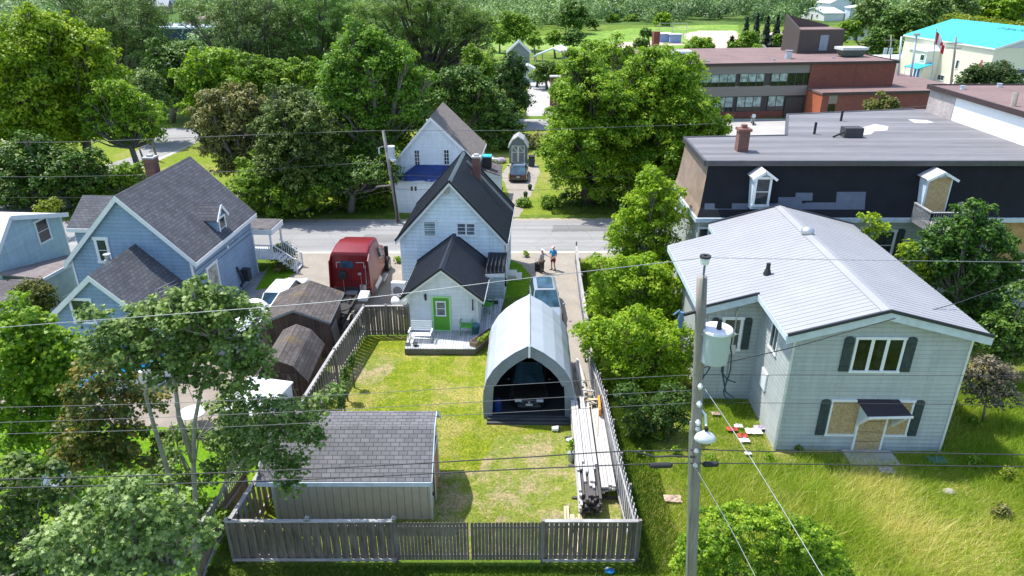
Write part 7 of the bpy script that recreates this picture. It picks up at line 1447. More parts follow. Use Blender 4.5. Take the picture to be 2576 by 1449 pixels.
def tree(kind, label, base, blobs, mat, spx=3.0, dens=1., trunk=.22, bark=None, group=None, lump=.3, shape='diamond', squash=.8, up=.5, stems=None, cat='tree', back=True, branch=True, minleaf=.05, Ybl=None, asp=.8, bs=1.0, front=False):
    """base: world ground point; blobs: (px, py, rpx[, dY]) on the plane Y=base.y (+dY), each becoming a ball of leaves"""
    rng = np.random.default_rng(abs(hash(label)) % 99991 if False else sum(map(ord, label))*7+len(label)); base = Vector(base); r = empty(kind, base, label, cat, group); Y = base.y; B = []
    for q in blobs:
        y = Y+(q[3] if len(q) > 3 else 0); c = V(q[0], q[1], y); D = (c-Vector((0, 0, HC))).length; rr = q[2]*D/FP*1.14*bs
        c.z = max(c.z, rr*.45); B.append((c.x-base.x, c.y-base.y, c.z, rr))
        if cat == 'tree' and rr > .8:
            for _ in range(3):
                th = rng.uniform(0, 6.28); el = rng.uniform(-.2, 1.2); dd = Vector((math.cos(th)*math.cos(el), math.sin(th)*math.cos(el), math.sin(el)))*rr*rng.uniform(.85, 1.12)
                B.append((c.x-base.x+dd.x, c.y-base.y+dd.y, c.z+dd.z, rr*rng.uniform(.25, .42)))
        if front and rr > 1: B.append((c.x-base.x+rng.uniform(-.3, .3)*rr, c.y-base.y-rr*.9, c.z-rr*.2, rr*.85))
        if back and rr > 1.2: B.append((c.x-base.x+rng.uniform(-.3, .3)*rr, c.y-base.y+rr*.75, c.z-rr*.25, rr*.8))
    D = (Vector((base.x, base.y, 5))-Vector((0, 0, HC))).length; s = max(minleaf, spx*.80*D/710)
    P, N, S, T = leaf_cloud(B, s, rng, dens, lump, squash, up); LEAFTOT[0] += len(P)
    leaf_mesh('crown' if cat == 'tree' else 'foliage', P, N, S, T, mat, r, rng, shape, asp)
    m = MB(); cx = sum(b[0] for b in B)/len(B); cy = sum(b[1] for b in B)/len(B); top = max(b[2] for b in B); low = min(b[2]-b[3]*.6 for b in B)
    if stems:
        for st in stems:
            pts = [V(x, y, Y+(dy[0] if dy else 0))-base for x, y, *dy in st]; n = len(pts); m.tube(pts, [trunk*(1-.75*i/(n-1)) for i in range(n)], 8)
        hub = [V(st[-2][0], st[-2][1], Y)-base for st in stems]
    else:
        h = max(low, top*.3); pts = [Vector((0, 0, 0)), Vector((cx*.25, cy*.25, h*.5)), Vector((cx*.6, cy*.6, h)), Vector((cx, cy, top*.75))]; m.tube(pts, [trunk*1.25, trunk, trunk*.8, trunk*.2], 8); hub = [pts[2]]
    if branch:
        for b in B:
            a = min(hub, key=lambda q: (q-Vector(b[:3])).length); e = Vector(b[:3]); mid = a.lerp(e, .5)+Vector((rng.uniform(-.2, .2), rng.uniform(-.2, .2), -.08*(e-a).length)); m.tube([a, mid, e], [trunk*.42, trunk*.3, trunk*.08], 5, cap=False)
            for _ in range(3):
                w = e+Vector(rng.normal(size=3))*b[3]*.5; m.tube([mid.lerp(e, .6), w], [trunk*.14, trunk*.05], 4, cap=False)
    m.build('trunk' if cat == 'tree' else 'stem', bark or BARK, r, smooth=True); return r
def gx(px, Y): return Vector((V(px, 300, Y).x, Y, 0))
def far_trees():
    g = 'tall trees in the band behind the street'
    T = lambda *a, **k: tree(*a, group=g, **k)
    T('willow_tree', 'tall grey green willow at upper left with fine dark limbs showing', gx(320, 104), [(215, 55, 60), (300, 35, 70), (345, 70, 55), (350, 130, 55), (270, 130, 50), (385, 160, 45), (330, 210, 45)], L_GREY, spx=2.4, trunk=.6, lump=.22, dens=.9, shape='needle')
    T('willow_tree', 'second tall grey green willow right of the white roofed gap', gx(590, 106), [(540, 50, 50), (610, 20, 60), (640, 90, 60), (570, 120, 50), (690, 50, 45), (660, 170, 55), (700, 130, 40), (600, 200, 40)], L_GREY, spx=2.4, trunk=.6, lump=.22, dens=.9, shape='needle')
    T('poplar_tree', 'wide feathery pale green tree at the top above the dark limbs', gx(800, 110), [(740, 60, 55), (810, 25, 65), (880, 70, 60), (790, 110, 55), (850, 160, 50), (740, 160, 45), (710, 100, 40), (900, 130, 45)], leafm('leaf_feathery', (.06, .13, .03), (.14, .26, .05), (.25, .38, .09)), spx=2.4, trunk=.5, lump=.22, shape='needle')
    T('poplar_tree', 'tallest feathery tree top centre with thick dark forked trunk', gx(1060, 106), [(960, 50, 60), (1040, 20, 65), (1120, 50, 65), (1180, 100, 50), (1080, 110, 60), (990, 120, 55), (1150, 170, 45), (1050, 190, 45), (1200, 60, 35)], leafm('leaf_willow_deep', (.045, .09, .015), (.11, .19, .03), (.23, .34, .06)), spx=2.4, trunk=.75, lump=.22, shape='needle', bark=BARKD)
    T('broadleaf_tree', 'dark shaded tree filling the gap behind the yellow green trees', gx(430, 97), [(420, 145, 34), (440, 190, 45), (400, 230, 40), (455, 250, 34), (465, 145, 30), (480, 200, 30)], L_DARK, spx=2.8, trunk=.4)
    T('broadleaf_tree', 'small dusty grey green tree under the left willow', gx(368, 84), [(362, 215, 32), (372, 255, 35), (345, 290, 28), (395, 300, 25)], L_GREY, spx=2.6, trunk=.25)
    T('maple_tree', 'bright round maple left of the bronze crowned tree', gx(525, 84), [(520, 170, 40), (565, 200, 38), (490, 215, 35), (535, 240, 42), (575, 265, 30), (490, 275, 28), (555, 150, 25)], L_BRIGHT, spx=2.9, trunk=.35)
    T('maple_tree', 'huge yellow green maple cut by the upper left edge', gx(40, 66), [(40, 120, 65), (10, 200, 75), (100, 190, 60), (60, 270, 75), (10, 340, 60), (110, 330, 60), (40, 430, 60), (90, 70, 35), (-30, 280, 60)], L_YELL, spx=3., trunk=.55)
    T('maple_tree', 'second yellow green maple with rounded top beside the edge maple', gx(190, 69), [(170, 110, 50), (220, 130, 45), (245, 190, 40), (180, 190, 60), (210, 260, 50), (150, 270, 50), (190, 330, 45), (150, 75, 30)], L_YELL, spx=3., trunk=.45)
    T('maple_tree', 'dark shaded maple low at the left above the pale house', gx(110, 59.5), [(40, 470, 55), (120, 440, 60), (190, 420, 45), (160, 490, 45), (230, 460, 35), (70, 400, 50), (20, 520, 35)], L_DARK, spx=3., trunk=.45, dens=1.1)
    T('ash_tree', 'loose light green tree leaning over the curving road', gx(325, 66), [(290, 235, 32), (250, 270, 30), (330, 270, 40), (280, 310, 38), (350, 320, 38), (390, 300, 25), (220, 300, 25), (310, 350, 25), (240, 340, 22), (390, 345, 20)], L_BRIGHT, spx=3., dens=.75, trunk=.3)
    T('broadleaf_tree', 'low dark green tree behind the blue house chimney', gx(290, 60.5), [(290, 455, 32), (330, 440, 25), (260, 480, 28), (340, 470, 20)], L_MID, spx=3., trunk=.2)
    T('bronze_maple_tree', 'round bronze tinted maple behind the blue house roof', gx(580, 61.5), [(570, 270, 48), (625, 275, 42), (530, 310, 40), (600, 330, 50), (655, 320, 35), (550, 370, 42), (630, 390, 42), (580, 420, 35)], L_BRN, spx=2.8, trunk=.4, dens=1.1)
    T('maple_tree', 'dark olive maple between the bronze maple and the big green one', gx(740, 58.8), [(710, 270, 42), (765, 285, 45), (800, 330, 40), (690, 330, 40), (750, 350, 55), (820, 390, 40), (700, 400, 45), (770, 420, 50)], leafm('leaf_olive', (.03, .06, .008), (.085, .14, .018), (.22, .28, .06), trans=.2), spx=2.8, trunk=.4, dens=1.1, front=True)
    T('broadleaf_tree', 'mid green tree at the street edge right of the blue house', gx(660, 57.8), [(650, 440, 40), (610, 470, 32), (690, 470, 40), (740, 490, 38), (640, 500, 30), (700, 520, 30), (780, 500, 35), (820, 470, 35)], L_MID, spx=3., trunk=.25, front=True)
    T('maple_tree', 'largest full green maple behind the leaning utility pole', gx(930, 62.5), [(920, 140, 55), (985, 150, 50), (865, 190, 52), (1030, 210, 45), (940, 220, 70), (850, 255, 50), (1000, 280, 60), (900, 310, 65), (1040, 310, 35), (850, 350, 45), (960, 360, 60), (880, 400, 50), (900, 100, 35)], leafm('leaf_full_green', (.035, .10, .008), (.11, .24, .016), (.27, .41, .035)), spx=2.9, trunk=.6, dens=1.1)
    T('maple_tree', 'dark maple behind the steep white house', gx(1150, 82), [(1120, 250, 50), (1190, 240, 50), (1240, 280, 45), (1160, 300, 55), (1230, 350, 50), (1270, 320, 35), (1180, 200, 35), (1280, 380, 25), (1090, 220, 30)], L_DARK, spx=2.8, trunk=.5, dens=1.1)
    T('broadleaf_tree', 'narrow dark oval tree left of the pale parking lot', gx(1290, 95), [(1288, 170, 32), (1285, 210, 38), (1300, 255, 34), (1275, 280, 30)], leafm('leaf_deep', (.015, .05, .006), (.04, .10, .01), (.09, .17, .02), trans=.15), spx=2.6, trunk=.3, dens=1.2)
    T('broadleaf_tree', 'leafy mid green tree above the narrow dark oval one', gx(1225, 100), [(1215, 170, 35), (1240, 200, 32), (1190, 150, 25)], L_MID, spx=2.6, trunk=.3)
    T('maple_tree', 'mid green tree filling the band under the feathery poplar', gx(690, 88), [(640, 200, 34), (680, 190, 38), (730, 200, 38), (770, 210, 34), (660, 235, 36), (710, 240, 38), (790, 180, 28), (620, 170, 26)], L_MID, spx=2.8, trunk=.35)
    T('broadleaf_tree', 'dark low tree behind the round bright maple', gx(600, 99), [(600, 200, 36), (640, 180, 34), (580, 160, 34), (630, 220, 34)], L_DARK, spx=2.8, trunk=.35)
    T('broadleaf_tree', 'dark shaded tree beneath the largest full green maple', gx(860, 58.5), [(840, 430, 38), (900, 430, 36), (800, 440, 32), (870, 460, 34), (950, 430, 34), (985, 440, 26)], L_DARK, spx=2.9, trunk=.3, front=True)
    tree('lilac_bush', 'rounded leafy bush left of the leaning utility pole', gx(920, 60), [(930, 465, 35), (880, 450, 32), (960, 490, 28), (900, 500, 35), (850, 505, 28), (950, 530, 22), (870, 535, 25)], L_MID, spx=3., trunk=.12, cat='shrub')
    tree('lime_bush', 'bright lime bush at the street edge left of the leaning pole', gx(712, 59), [(710, 520, 26), (735, 535, 18), (690, 535, 18)], L_HEDGE, spx=2.8, trunk=.06, cat='shrub')
    tree('lime_bush', 'small bright bush behind the pale house at the left edge', gx(125, 52.5), [(125, 522, 22), (105, 530, 15)], L_HEDGE, spx=2.8, trunk=.06, cat='shrub')
    T2 = lambda *a, **k: tree(*a, group='big maples across the street', **k)
    T2('maple_tree', 'big broad green maple left half of the pair facing the school', gx(1490, 60.6), [(1480, 200, 55), (1435, 240, 42), (1530, 240, 50), (1440, 310, 55), (1510, 320, 60), (1410, 380, 45), (1480, 390, 60), (1545, 400, 50), (1430, 440, 40), (1510, 460, 45), (1450, 155, 30), (1570, 330, 40)], L_BRIGHT, spx=2.8, trunk=.6, dens=1.1, bark=BARKD, front=True)
    T2('maple_tree', 'big broad green maple right half of the pair facing the school', gx(1660, 61.6), [(1660, 170, 50), (1720, 190, 45), (1610, 220, 50), (1700, 250, 60), (1760, 300, 45), (1620, 300, 60), (1700, 350, 65), (1790, 350, 35), (1620, 390, 60), (1690, 430, 55), (1770, 380, 45), (1590, 450, 45), (1650, 480, 45), (1810, 320, 25)], L_BRIGHT, spx=2.8, trunk=.6, dens=1.1, bark=BARKD, front=True)
    T2('ash_tree', 'airy lighter topped tree rising behind the big maple pair', gx(1530, 84), [(1530, 130, 32), (1500, 150, 32), (1560, 160, 30), (1470, 150, 28), (1440, 175, 25), (1590, 150, 25), (1420, 210, 22)], L_BRIGHT, spx=2.6, trunk=.4, dens=.8)
    g3 = 'trees and bushes around the sports field'
    for k, (x, y, rr, Y, mt, lab) in enumerate(((1300, 72, 40, 185, L_MID, 'spreading green tree at the left of the sports field'), (1258, 95, 20, 180, L_MID, 'low tree left of the spreading one by the field'), (1393, 98, 19, 170, L_MID, 'small grey green round tree right of the spreading one'), (1443, 97, 24, 168, L_DARK, 'dark round tree nearest the open pavilion roof'), (1441, 42, 38, 232, L_DARK, 'broad dark tree behind the sports field'), (1490, 60, 13, 245, L_DARK, 'small dark tree at the back edge of the field'), (1665, 50, 18, 262, L_BRIGHT, 'light green round tree at the back of the field'), (1345, 105, 16, 165, L_MID, 'low shrub between the hut and spreading tree'), (1375, 185, 30, 125, L_DARK, 'dark rounded bush below the pavilion roof'), (1420, 178, 24, 124, L_BRIGHT, 'light green bush beside the dark one below the pavilion'), (1350, 190, 16, 128, L_BRIGHT, 'small bright bush right of the tiny white shed'), (1626, 84, 13, 172, L_DARK, 'tiny maroon dark tree above the brick chimney stack'), (1612, 112, 17, 150, L_DARK, 'dark cedar clump behind the school chimney'), (1764, 117, 27, 142, L_BRIGHT, 'bright bush right of the school roof unit'), (1735, 128, 16, 140, L_MID, 'mid green bush touching the school roof unit'), (1850, 118, 18, 150, L_MID, 'bush below the spruces left of the pink roof'), (1882, 106, 26, 152, L_MID, 'bright bush under the dark spruces'), (1905, 125, 14, 145, L_BRIGHT, 'small round lime bush left of the pink roofed cottage'), (1965, 100, 16, 175, L_MID, 'green tree behind the pink roofed cottage'), (2140, 75, 22, 180, L_MID, 'tree beside the pale steep roofed house'), (2105, 95, 20, 170, L_MID, 'green tree right behind the school penthouse'), (1540, 58, 15, 280, L_MID, 'rounded bush at the left back edge of the field'), (1590, 54, 13, 284, L_MID, 'low bush at the middle back edge of the field'), (1230, 70, 26, 215, L_MID, 'soft green tree at the left end of the far wood'))):
        tree('broadleaf_tree' if rr > 15 else 'bush', lab, gx(x, Y), [(x, y-rr*.1, rr*.8), (x-rr*.5, y+rr*.3, rr*.65), (x+rr*.5, y+rr*.25, rr*.65), (x, y+rr*.55, rr*.7), (x-rr*.3, y-rr*.35, rr*.45), (x+rr*.3, y-rr*.4, rr*.45)], mt, spx=2.4, trunk=.22, group=g3, back=False, branch=False)
    for x, y0, h, Y, lab in ((1848, 42, 85, 178, 'leftmost tall dark spruce of the clump'), (1872, 34, 95, 176, 'second tall dark spruce in the clump'), (1897, 40, 90, 180, 'middle dark spruce in the clump'), (1921, 38, 92, 177, 'fourth dark spruce in the clump'), (1944, 46, 80, 174, 'rightmost dark spruce of the clump'), (1980, 62, 70, 165, 'lone dark spruce left of the school penthouse'), (1817, 92, 45, 150, 'small lone spruce at the right of the ball diamond'), (1560, 20, 30, 330, 'far dark spruce at the top behind the field')):
        conifer(x, y0, h, Y, lab)
    g4 = 'dark trees at the upper right'
    for x, y, rr, Y, mt, lab in ((2200, 40, 45, 205, L_GREY, 'greyish rounded tree left of the upper right dark trees'), (2260, 70, 50, 178, L_DARK, 'dark broad tree behind the poles left of the cream hall'), (2330, 40, 55, 215, L_GREY, 'tall grey green tree above the turquoise roof end'), (2400, 20, 45, 230, L_GREY, 'rounded grey green tree at the top right'), (2210, 110, 35, 165, L_DARK, 'low dark tree behind the brick school end'), (2480, 25, 40, 240, L_MID, 'mid green tree at the top right above the lime hedge'), (2545, 25, 45, 235, L_BRIGHT, 'brighter tree in the top right corner'), (2300, 110, 28, 170, L_DARK, 'dark low tree touching the left end of the turquoise roof')):
        tree('broadleaf_tree', lab, gx(x, Y), [(x, y-rr*.25, rr*.6), (x-rr*.55, y+rr*.1, rr*.55), (x+rr*.55, y+rr*.1, rr*.55), (x, y+rr*.4, rr*.65), (x+rr*.2, y-rr*.5, rr*.4), (x-rr*.4, y+rr*.6, rr*.4)], mt, spx=2.4, trunk=.4, group=g4, back=False)
    tree('lime_hedge', 'lime yellow hedge row behind the turquoise roof', gx(2480, 165), [(2390+k*26, 62+k*4.2, 20, (k % 3)*3-3) for k in range(10)]+[(2400+k*30, 52+k*4, 15, 8) for k in range(8)], L_HEDGE, spx=2.6, trunk=.1, cat='hedge', back=False)
    tree('cedar_bush', 'large rounded evergreen bush in front of the cream hall', gx(2485, 108), [(2470, 195, 28), (2510, 190, 28), (2440, 212, 22), (2545, 205, 22), (2490, 222, 32), (2450, 178, 12), (2460, 230, 25), (2530, 228, 22)], leafm('leaf_cedar', (.02, .05, .012), (.05, .10, .02), (.12, .17, .04)), spx=2.4, trunk=.2, cat='shrub')
    tree('broadleaf_tree', 'small bronze topped tree before the front brick block of the school', gx(2210, 84), [(2225, 262, 20), (2195, 270, 18), (2215, 280, 22), (2240, 275, 14)], leafm('leaf_bronze_lime', (.06, .09, .02), (.14, .17, .03), (.26, .20, .07)), spx=2.8, trunk=.15)
def conifer(px, py, hpx, Y, lab):
    rng = np.random.default_rng(int(px)); b = gx(px, Y); top = V(px, py, Y).z; r = empty('spruce_tree', b, lab, 'tree', 'dark spruces by the school'); P, N, S, T = [], [], [], []; R = top*.2
    n = 1500; t = rng.random(n)**.7; z = top*(1-t*.95); rad = R*t*(1+.25*np.sin(z*5))*rng.uniform(.55, 1.05, n); a = rng.uniform(0, 2*math.pi, n)
    P = np.stack([rad*np.cos(a), rad*np.sin(a), z-rad*.25], 1); N = np.stack([np.cos(a)*.7, np.sin(a)*.7, np.full(n, .7)], 1)+rng.normal(size=(n, 3))*.3
    leaf_mesh('crown', P, N, rng.uniform(.5, 1.1, n), np.clip(rng.normal(.45, .25, n), 0, 1), L_CON, r, rng, 'needle'); MB().tube([(0, 0, 0), (0, 0, top*.9)], [.25, .05], 6).build('trunk', BARKD, r)
far_trees()
def near_trees():
    g = 'slim trees between side fence and boarded house'
    T = lambda *a, **k: tree(*a, group=g, **k)
    T('box_elder_tree', 'uppermost lime green slim tree nearest the street at the boarded house', Vector((8.0, 41.5, 0)), [(1640, 465, 30), (1665, 500, 36), (1615, 520, 34), (1680, 550, 36), (1590, 570, 36), (1640, 580, 40), (1560, 620, 30), (1610, 640, 38), (1670, 630, 36), (1600, 668, 34), (1655, 672, 34), (1635, 435, 16)], L_LIME, spx=3.2, trunk=.12, dens=.85, bs=1.25)
    T('box_elder_tree', 'middle lime green slim tree leaning over the side fence', Vector((7.4, 35.5, 0)), [(1560, 690, 36), (1530, 730, 34), (1610, 700, 42), (1660, 710, 40), (1510, 770, 30), (1580, 770, 44), (1640, 780, 44), (1700, 760, 34), (1690, 800, 34), (1545, 800, 34), (1610, 810, 40), (1660, 815, 38), (1500, 660, 18)], L_LIME, spx=3.3, trunk=.12, dens=.85, bs=1.25)
    T('box_elder_tree', 'lowest and nearest lime green slim tree overhanging the driveway', Vector((6.9, 30.5, 0)), [(1475, 840, 26), (1520, 850, 36), (1580, 830, 42), (1640, 850, 44), (1700, 860, 36), (1490, 880, 22), (1550, 900, 42), (1620, 920, 48), (1680, 930, 40), (1560, 960, 34), (1650, 980, 42), (1610, 1000, 34), (1460, 830, 14), (1720, 900, 22)], L_LIME, spx=3.4, trunk=.12, dens=.85, bs=1.25)
    tree('undergrowth_bush', 'dark undergrowth thicket at the foot of the slim lime trees', Vector((6.6, 26.6, 0)), [(1600, 1020, 34), (1660, 1040, 42), (1690, 1000, 36), (1600, 1070, 30), (1660, 1090, 34), (1700, 1060, 30), (1580, 990, 28)], leafm('leaf_thicket', (.018, .05, .008), (.05, .11, .015), (.12, .2, .03)), spx=3.6, trunk=.06, cat='shrub')
    # trees before the mansard wall
    tree('maple_tree', 'bushy dark green maple growing against the black mansard wall', Vector((24.6, 35.8, 0)), [(2440, 545, 28), (2390, 590, 40), (2470, 590, 42), (2340, 640, 38), (2420, 660, 52), (2510, 640, 38), (2380, 710, 42), (2470, 730, 52), (2530, 700, 36), (2430, 790, 45), (2500, 810, 45), (2370, 660, 30), (2490, 530, 14), (2445, 510, 10)], leafm('leaf_wall_maple', (.02, .06, .008), (.055, .14, .016), (.14, .25, .03)), spx=3.4, trunk=.2, group='trees by the mansard wall')
    tree('maple_tree', 'small pale leaved sapling rising above the metal roof eave', Vector((19.8, 37.3, 0)), [(2192, 555, 20), (2210, 580, 22), (2185, 590, 18), (2165, 545, 8)], L_YELL, spx=3.4, trunk=.06, group='trees by the mansard wall')
    tree('maple_tree', 'bright sapling clump left of the bushy mansard wall maple', Vector((20.9, 36.2, 0)), [(2282, 625, 18), (2300, 660, 22), (2275, 650, 16), (2320, 690, 20)], L_YELL, spx=3.4, trunk=.06, group='trees by the mansard wall')
    tree('maple_tree', 'dark low tree at the right edge beside the boarded house corner', Vector((24.6, 31.5, 0)), [(2500, 850, 40), (2460, 860, 30), (2550, 830, 40), (2530, 890, 30), (2575, 740, 30), (2580, 870, 30)], L_DARK, spx=3.4, trunk=.12, group='trees by the mansard wall')
    tree('dead_bush', 'brownish half dead bush right of the boarded house', Vector((22.0, 27.6, 0)), [(2470, 930, 34), (2440, 965, 30), (2500, 960, 36), (2470, 995, 32), (2530, 1000, 28), (2530, 940, 22)], leafm('leaf_dead', (.07, .055, .04), (.13, .11, .07), (.2, .19, .11), trans=.1), spx=2.8, dens=.8, trunk=.05, cat='shrub')
    tree('leafy_bush', 'wide bright green bush at the bottom beside the utility pole', Vector((10.1, 16.9, 0)), [(1800, 1335, 50), (1870, 1325, 52), (1940, 1325, 50), (2000, 1350, 50), (2060, 1380, 50), (1780, 1400, 55), (1860, 1410, 60), (1950, 1420, 60), (2040, 1440, 55), (2090, 1420, 35), (1790, 1470, 50), (1900, 1490, 60), (2010, 1500, 55), (1750, 1380, 40), (1745, 1440, 50), (2095, 1450, 45)], L_BRIGHT, spx=3.2, trunk=.05, cat='shrub', dens=1.0, lump=.22)
    tree('round_shrub', 'clipped round shrub beside the white porch stairs of the blue house', Vector((-15.9, 47.0, 0)), [(707, 632, 20), (695, 640, 18), (722, 640, 17), (708, 650, 20)], leafm('leaf_clipped', (.05, .085, .04), (.09, .14, .06), (.15, .2, .09), trans=.1), spx=2.4, trunk=.05, cat='shrub', lump=.5, dens=1.6)
    tree('flower_bush', 'low brown flecked bush in front of the clipped round shrub', Vector((-15.6, 45.6, 0)), [(705, 670, 15), (722, 668, 12), (700, 682, 10), (735, 660, 9)], L_BRN, spx=2.6, trunk=.04, cat='shrub')
    tree('round_shrub', 'small round shrub left of the pair on the far verge', gx(1316, 60.2), [(1316, 512, 14), (1312, 526, 12), (1322, 524, 12)], L_MID, spx=2.6, trunk=.05, cat='shrub', dens=1.4, lump=.45)
    tree('round_shrub', 'larger round shrub of the pair on the far verge', gx(1383, 59.8), [(1380, 508, 18), (1394, 512, 16), (1384, 526, 18)], L_MID, spx=2.6, trunk=.05, cat='shrub', dens=1.4, lump=.45)
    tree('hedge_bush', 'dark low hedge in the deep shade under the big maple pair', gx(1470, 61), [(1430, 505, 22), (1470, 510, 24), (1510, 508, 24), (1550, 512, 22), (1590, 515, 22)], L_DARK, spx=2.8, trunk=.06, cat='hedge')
    tree('pale_flower_bush', 'cream and yellow flowering tall plants behind the small barn shed', gx(1350, 82), [(1335, 350, 14), (1355, 345, 14), (1375, 350, 14), (1345, 368, 16), (1368, 370, 16), (1350, 385, 14), (1320, 345, 10)], leafm('leaf_cream', (.12, .16, .05), (.3, .3, .12), (.6, .5, .3)), spx=2.6, trunk=.05, cat='shrub')
    tree('yellow_green_bush', 'yellow green bush by the side wall of the pale house', Vector((V(90, 740, 37.5).x, 37.5, 0)), [(80, 735, 28), (110, 745, 26), (95, 765, 30), (65, 760, 22), (125, 765, 16)], leafm('leaf_oliveyellow', (.05, .07, .012), (.11, .13, .02), (.2, .2, .03)), spx=2.8, trunk=.05, cat='shrub')
    for k, (x, y, Y, w) in enumerate(((868, 945, 29.4, 11), (862, 985, 28.2, 12), (857, 1015, 27.3, 12), (885, 912, 30.6, 9))):
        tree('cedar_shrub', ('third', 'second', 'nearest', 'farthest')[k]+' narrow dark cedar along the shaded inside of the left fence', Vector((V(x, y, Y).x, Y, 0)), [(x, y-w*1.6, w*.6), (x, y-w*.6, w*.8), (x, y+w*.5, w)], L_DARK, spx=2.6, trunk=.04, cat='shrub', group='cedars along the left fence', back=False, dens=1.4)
    tree('weed_clump', 'green plant growing in the grey pot by the lumber', G(1437, 1160)+Vector((0, 0, .3)), [(1437, 1140, 11), (1441, 1128, 8)], L_MID, spx=2.8, trunk=.02, cat='plant', back=False)
    tree('planter_plants', 'low leafy plants filling the wooden planter box on the deck', G(1222, 855, .7)-Vector((0, 0, 0)), [], L_BRIGHT) if False else None
    P0, P1 = G(1203, 862, .75), G(1243, 834, .75); r = empty('planter_plants', P0, 'low leafy green plants growing in the deck planter box', 'plant'); rng = np.random.default_rng(4)
    B = [tuple((P0.lerp(P1, t)-P0)+Vector((.12, .22, .05)))+(.17,) for t in (0, .2, .4, .6, .8, 1)]; P, N, S, T = leaf_cloud(B, .09, rng, 1); leaf_mesh('foliage', P, N, S, T, L_BRIGHT, r, rng); m = MB(); [m.tube([(b[0], b[1], b[2]-.3), (b[0], b[1], b[2])], .015, 5) for b in B]; m.build('stem', BARK, r)
    for x, y, s, lab in ((1000, 655, 12, 'small weed tuft left of the white house by the gravel'), (1322, 640, 10, 'low yellow green plant at the street corner of the white house')):
        tree('weed_clump', lab, G(x, y+6), [(x, y-2, s*.7), (x+4, y+2, s*.6)], L_BRIGHT, spx=2.8, trunk=.02, cat='plant', back=False)
near_trees()
def front_trees():
    g = 'pale stemmed maples in the lower left foreground'
    T = lambda *a, **k: tree(*a, group=g, bark=BARKP, shape='maple', minleaf=.09, **k)
    T('maple_tree', 'tall dark leaved maple standing in front of the blue house wing', Vector((-10.9, 19.7, 0)), [(490, 775, 42), (550, 780, 45), (430, 800, 42), (600, 820, 45), (500, 830, 52), (380, 810, 35), (330, 820, 34), (570, 880, 45), (440, 870, 45), (630, 880, 32), (350, 870, 38), (500, 910, 42), (640, 930, 30), (590, 940, 32), (290, 850, 34), (235, 800, 24), (655, 910, 25), (300, 905, 36), (370, 930, 36), (430, 940, 32), (240, 880, 28), (540, 970, 28), (480, 960, 26), (610, 980, 24), (525, 755, 22)], L_MAPLE, spx=4.3, dens=.6, trunk=.11, lump=.26, bs=1.38,
      stems=[[(512, 1405), (470, 1290), (430, 1210), (390, 1080), (365, 990), (400, 890), (450, 800)], [(522, 1400), (492, 1280), (486, 1160), (490, 1060), (510, 960), (560, 860), (590, 800)], [(486, 1160), (450, 1050), (440, 960), (420, 880)]])
    T('maple_tree', 'maple limb cluster hanging over the beige shed roof', Vector((-10.7, 20.3, 0)), [(650, 1030, 30, -.5), (600, 1050, 32), (700, 1035, 30, -.7), (745, 1040, 32, -.8), (785, 1060, 30, -.9), (640, 1090, 36, -.4), (700, 1090, 34, -.8), (760, 1100, 32, -.9), (795, 1110, 22, -1), (610, 1120, 34), (660, 1150, 30, -.6), (700, 1160, 28, -1), (730, 1190, 26, -1.2), (735, 1230, 22, -1.3), (750, 1165, 20, -1.1), (840, 990, 20, -.3), (810, 1005, 18, -.4)], L_MAPLE, spx=4.3, dens=.7, trunk=.08, back=False, bs=1.2,
      stems=[[(520, 1400), (540, 1280), (570, 1200), (640, 1130), (720, 1100)], [(570, 1200), (600, 1130), (640, 1050), (760, 1050)]])
    T('maple_tree', 'yellow green maple with thin stems at the left edge of the lawn', Vector((-19.6, 24.5, 0)), [(50, 830, 40), (20, 880, 45), (90, 880, 42), (140, 900, 36), (50, 940, 48), (120, 960, 42), (170, 960, 32), (20, 1000, 42), (80, 1020, 42), (150, 1040, 38), (40, 1090, 38), (120, 1110, 34), (190, 1020, 28), (200, 900, 24), (170, 860, 22)], L_BRIGHT, spx=4.2, dens=.75, trunk=.08, bs=1.3,
      stems=[[(200, 1260), (170, 1160), (140, 1080), (120, 960), (100, 880)], [(60, 1240), (50, 1140), (30, 1040), (20, 900)], [(170, 1160), (200, 1040), (190, 940)]])
    T('maple_tree', 'thin leaning maple among mottled yellowing leaves left of the tall one', Vector((-14.5, 22.0, 0)), [(250, 930, 30), (290, 980, 30), (230, 1010, 32), (330, 1020, 28), (270, 1070, 30), (200, 1090, 30), (340, 1100, 26), (250, 1140, 32), (180, 1160, 30), (300, 1160, 28), (400, 1010, 22), (420, 1120, 24), (380, 1180, 26)], leafm('leaf_mottled', (.03, .07, .012), (.09, .14, .02), (.30, .20, .03), trans=.25), spx=4.2, dens=.8, trunk=.07, back=True, bs=1.45,
      stems=[[(330, 1290), (325, 1180), (310, 1060), (280, 960), (260, 900)], [(310, 1100), (240, 1020), (200, 940)], [(300, 1260), (260, 1180), (230, 1090)]])
    T('maple_tree', 'slim maple with sparse leaves right of the tall pale stem', Vector((-12.2, 20.8, 0)), [(560, 1030, 24), (590, 1080, 26), (560, 1120, 26), (590, 1170, 24), (460, 1110, 26), (430, 1190, 26), (540, 1190, 24), (470, 1240, 28), (590, 990, 22), (520, 1300, 26), (560, 1330, 28)], L_MAPLE, spx=4.2, dens=.8, trunk=.06, back=False, bs=1.45,
      stems=[[(470, 1400), (480, 1300), (486, 1200), (500, 1100), (560, 1000)], [(486, 1230), (450, 1130), (430, 1060)]])
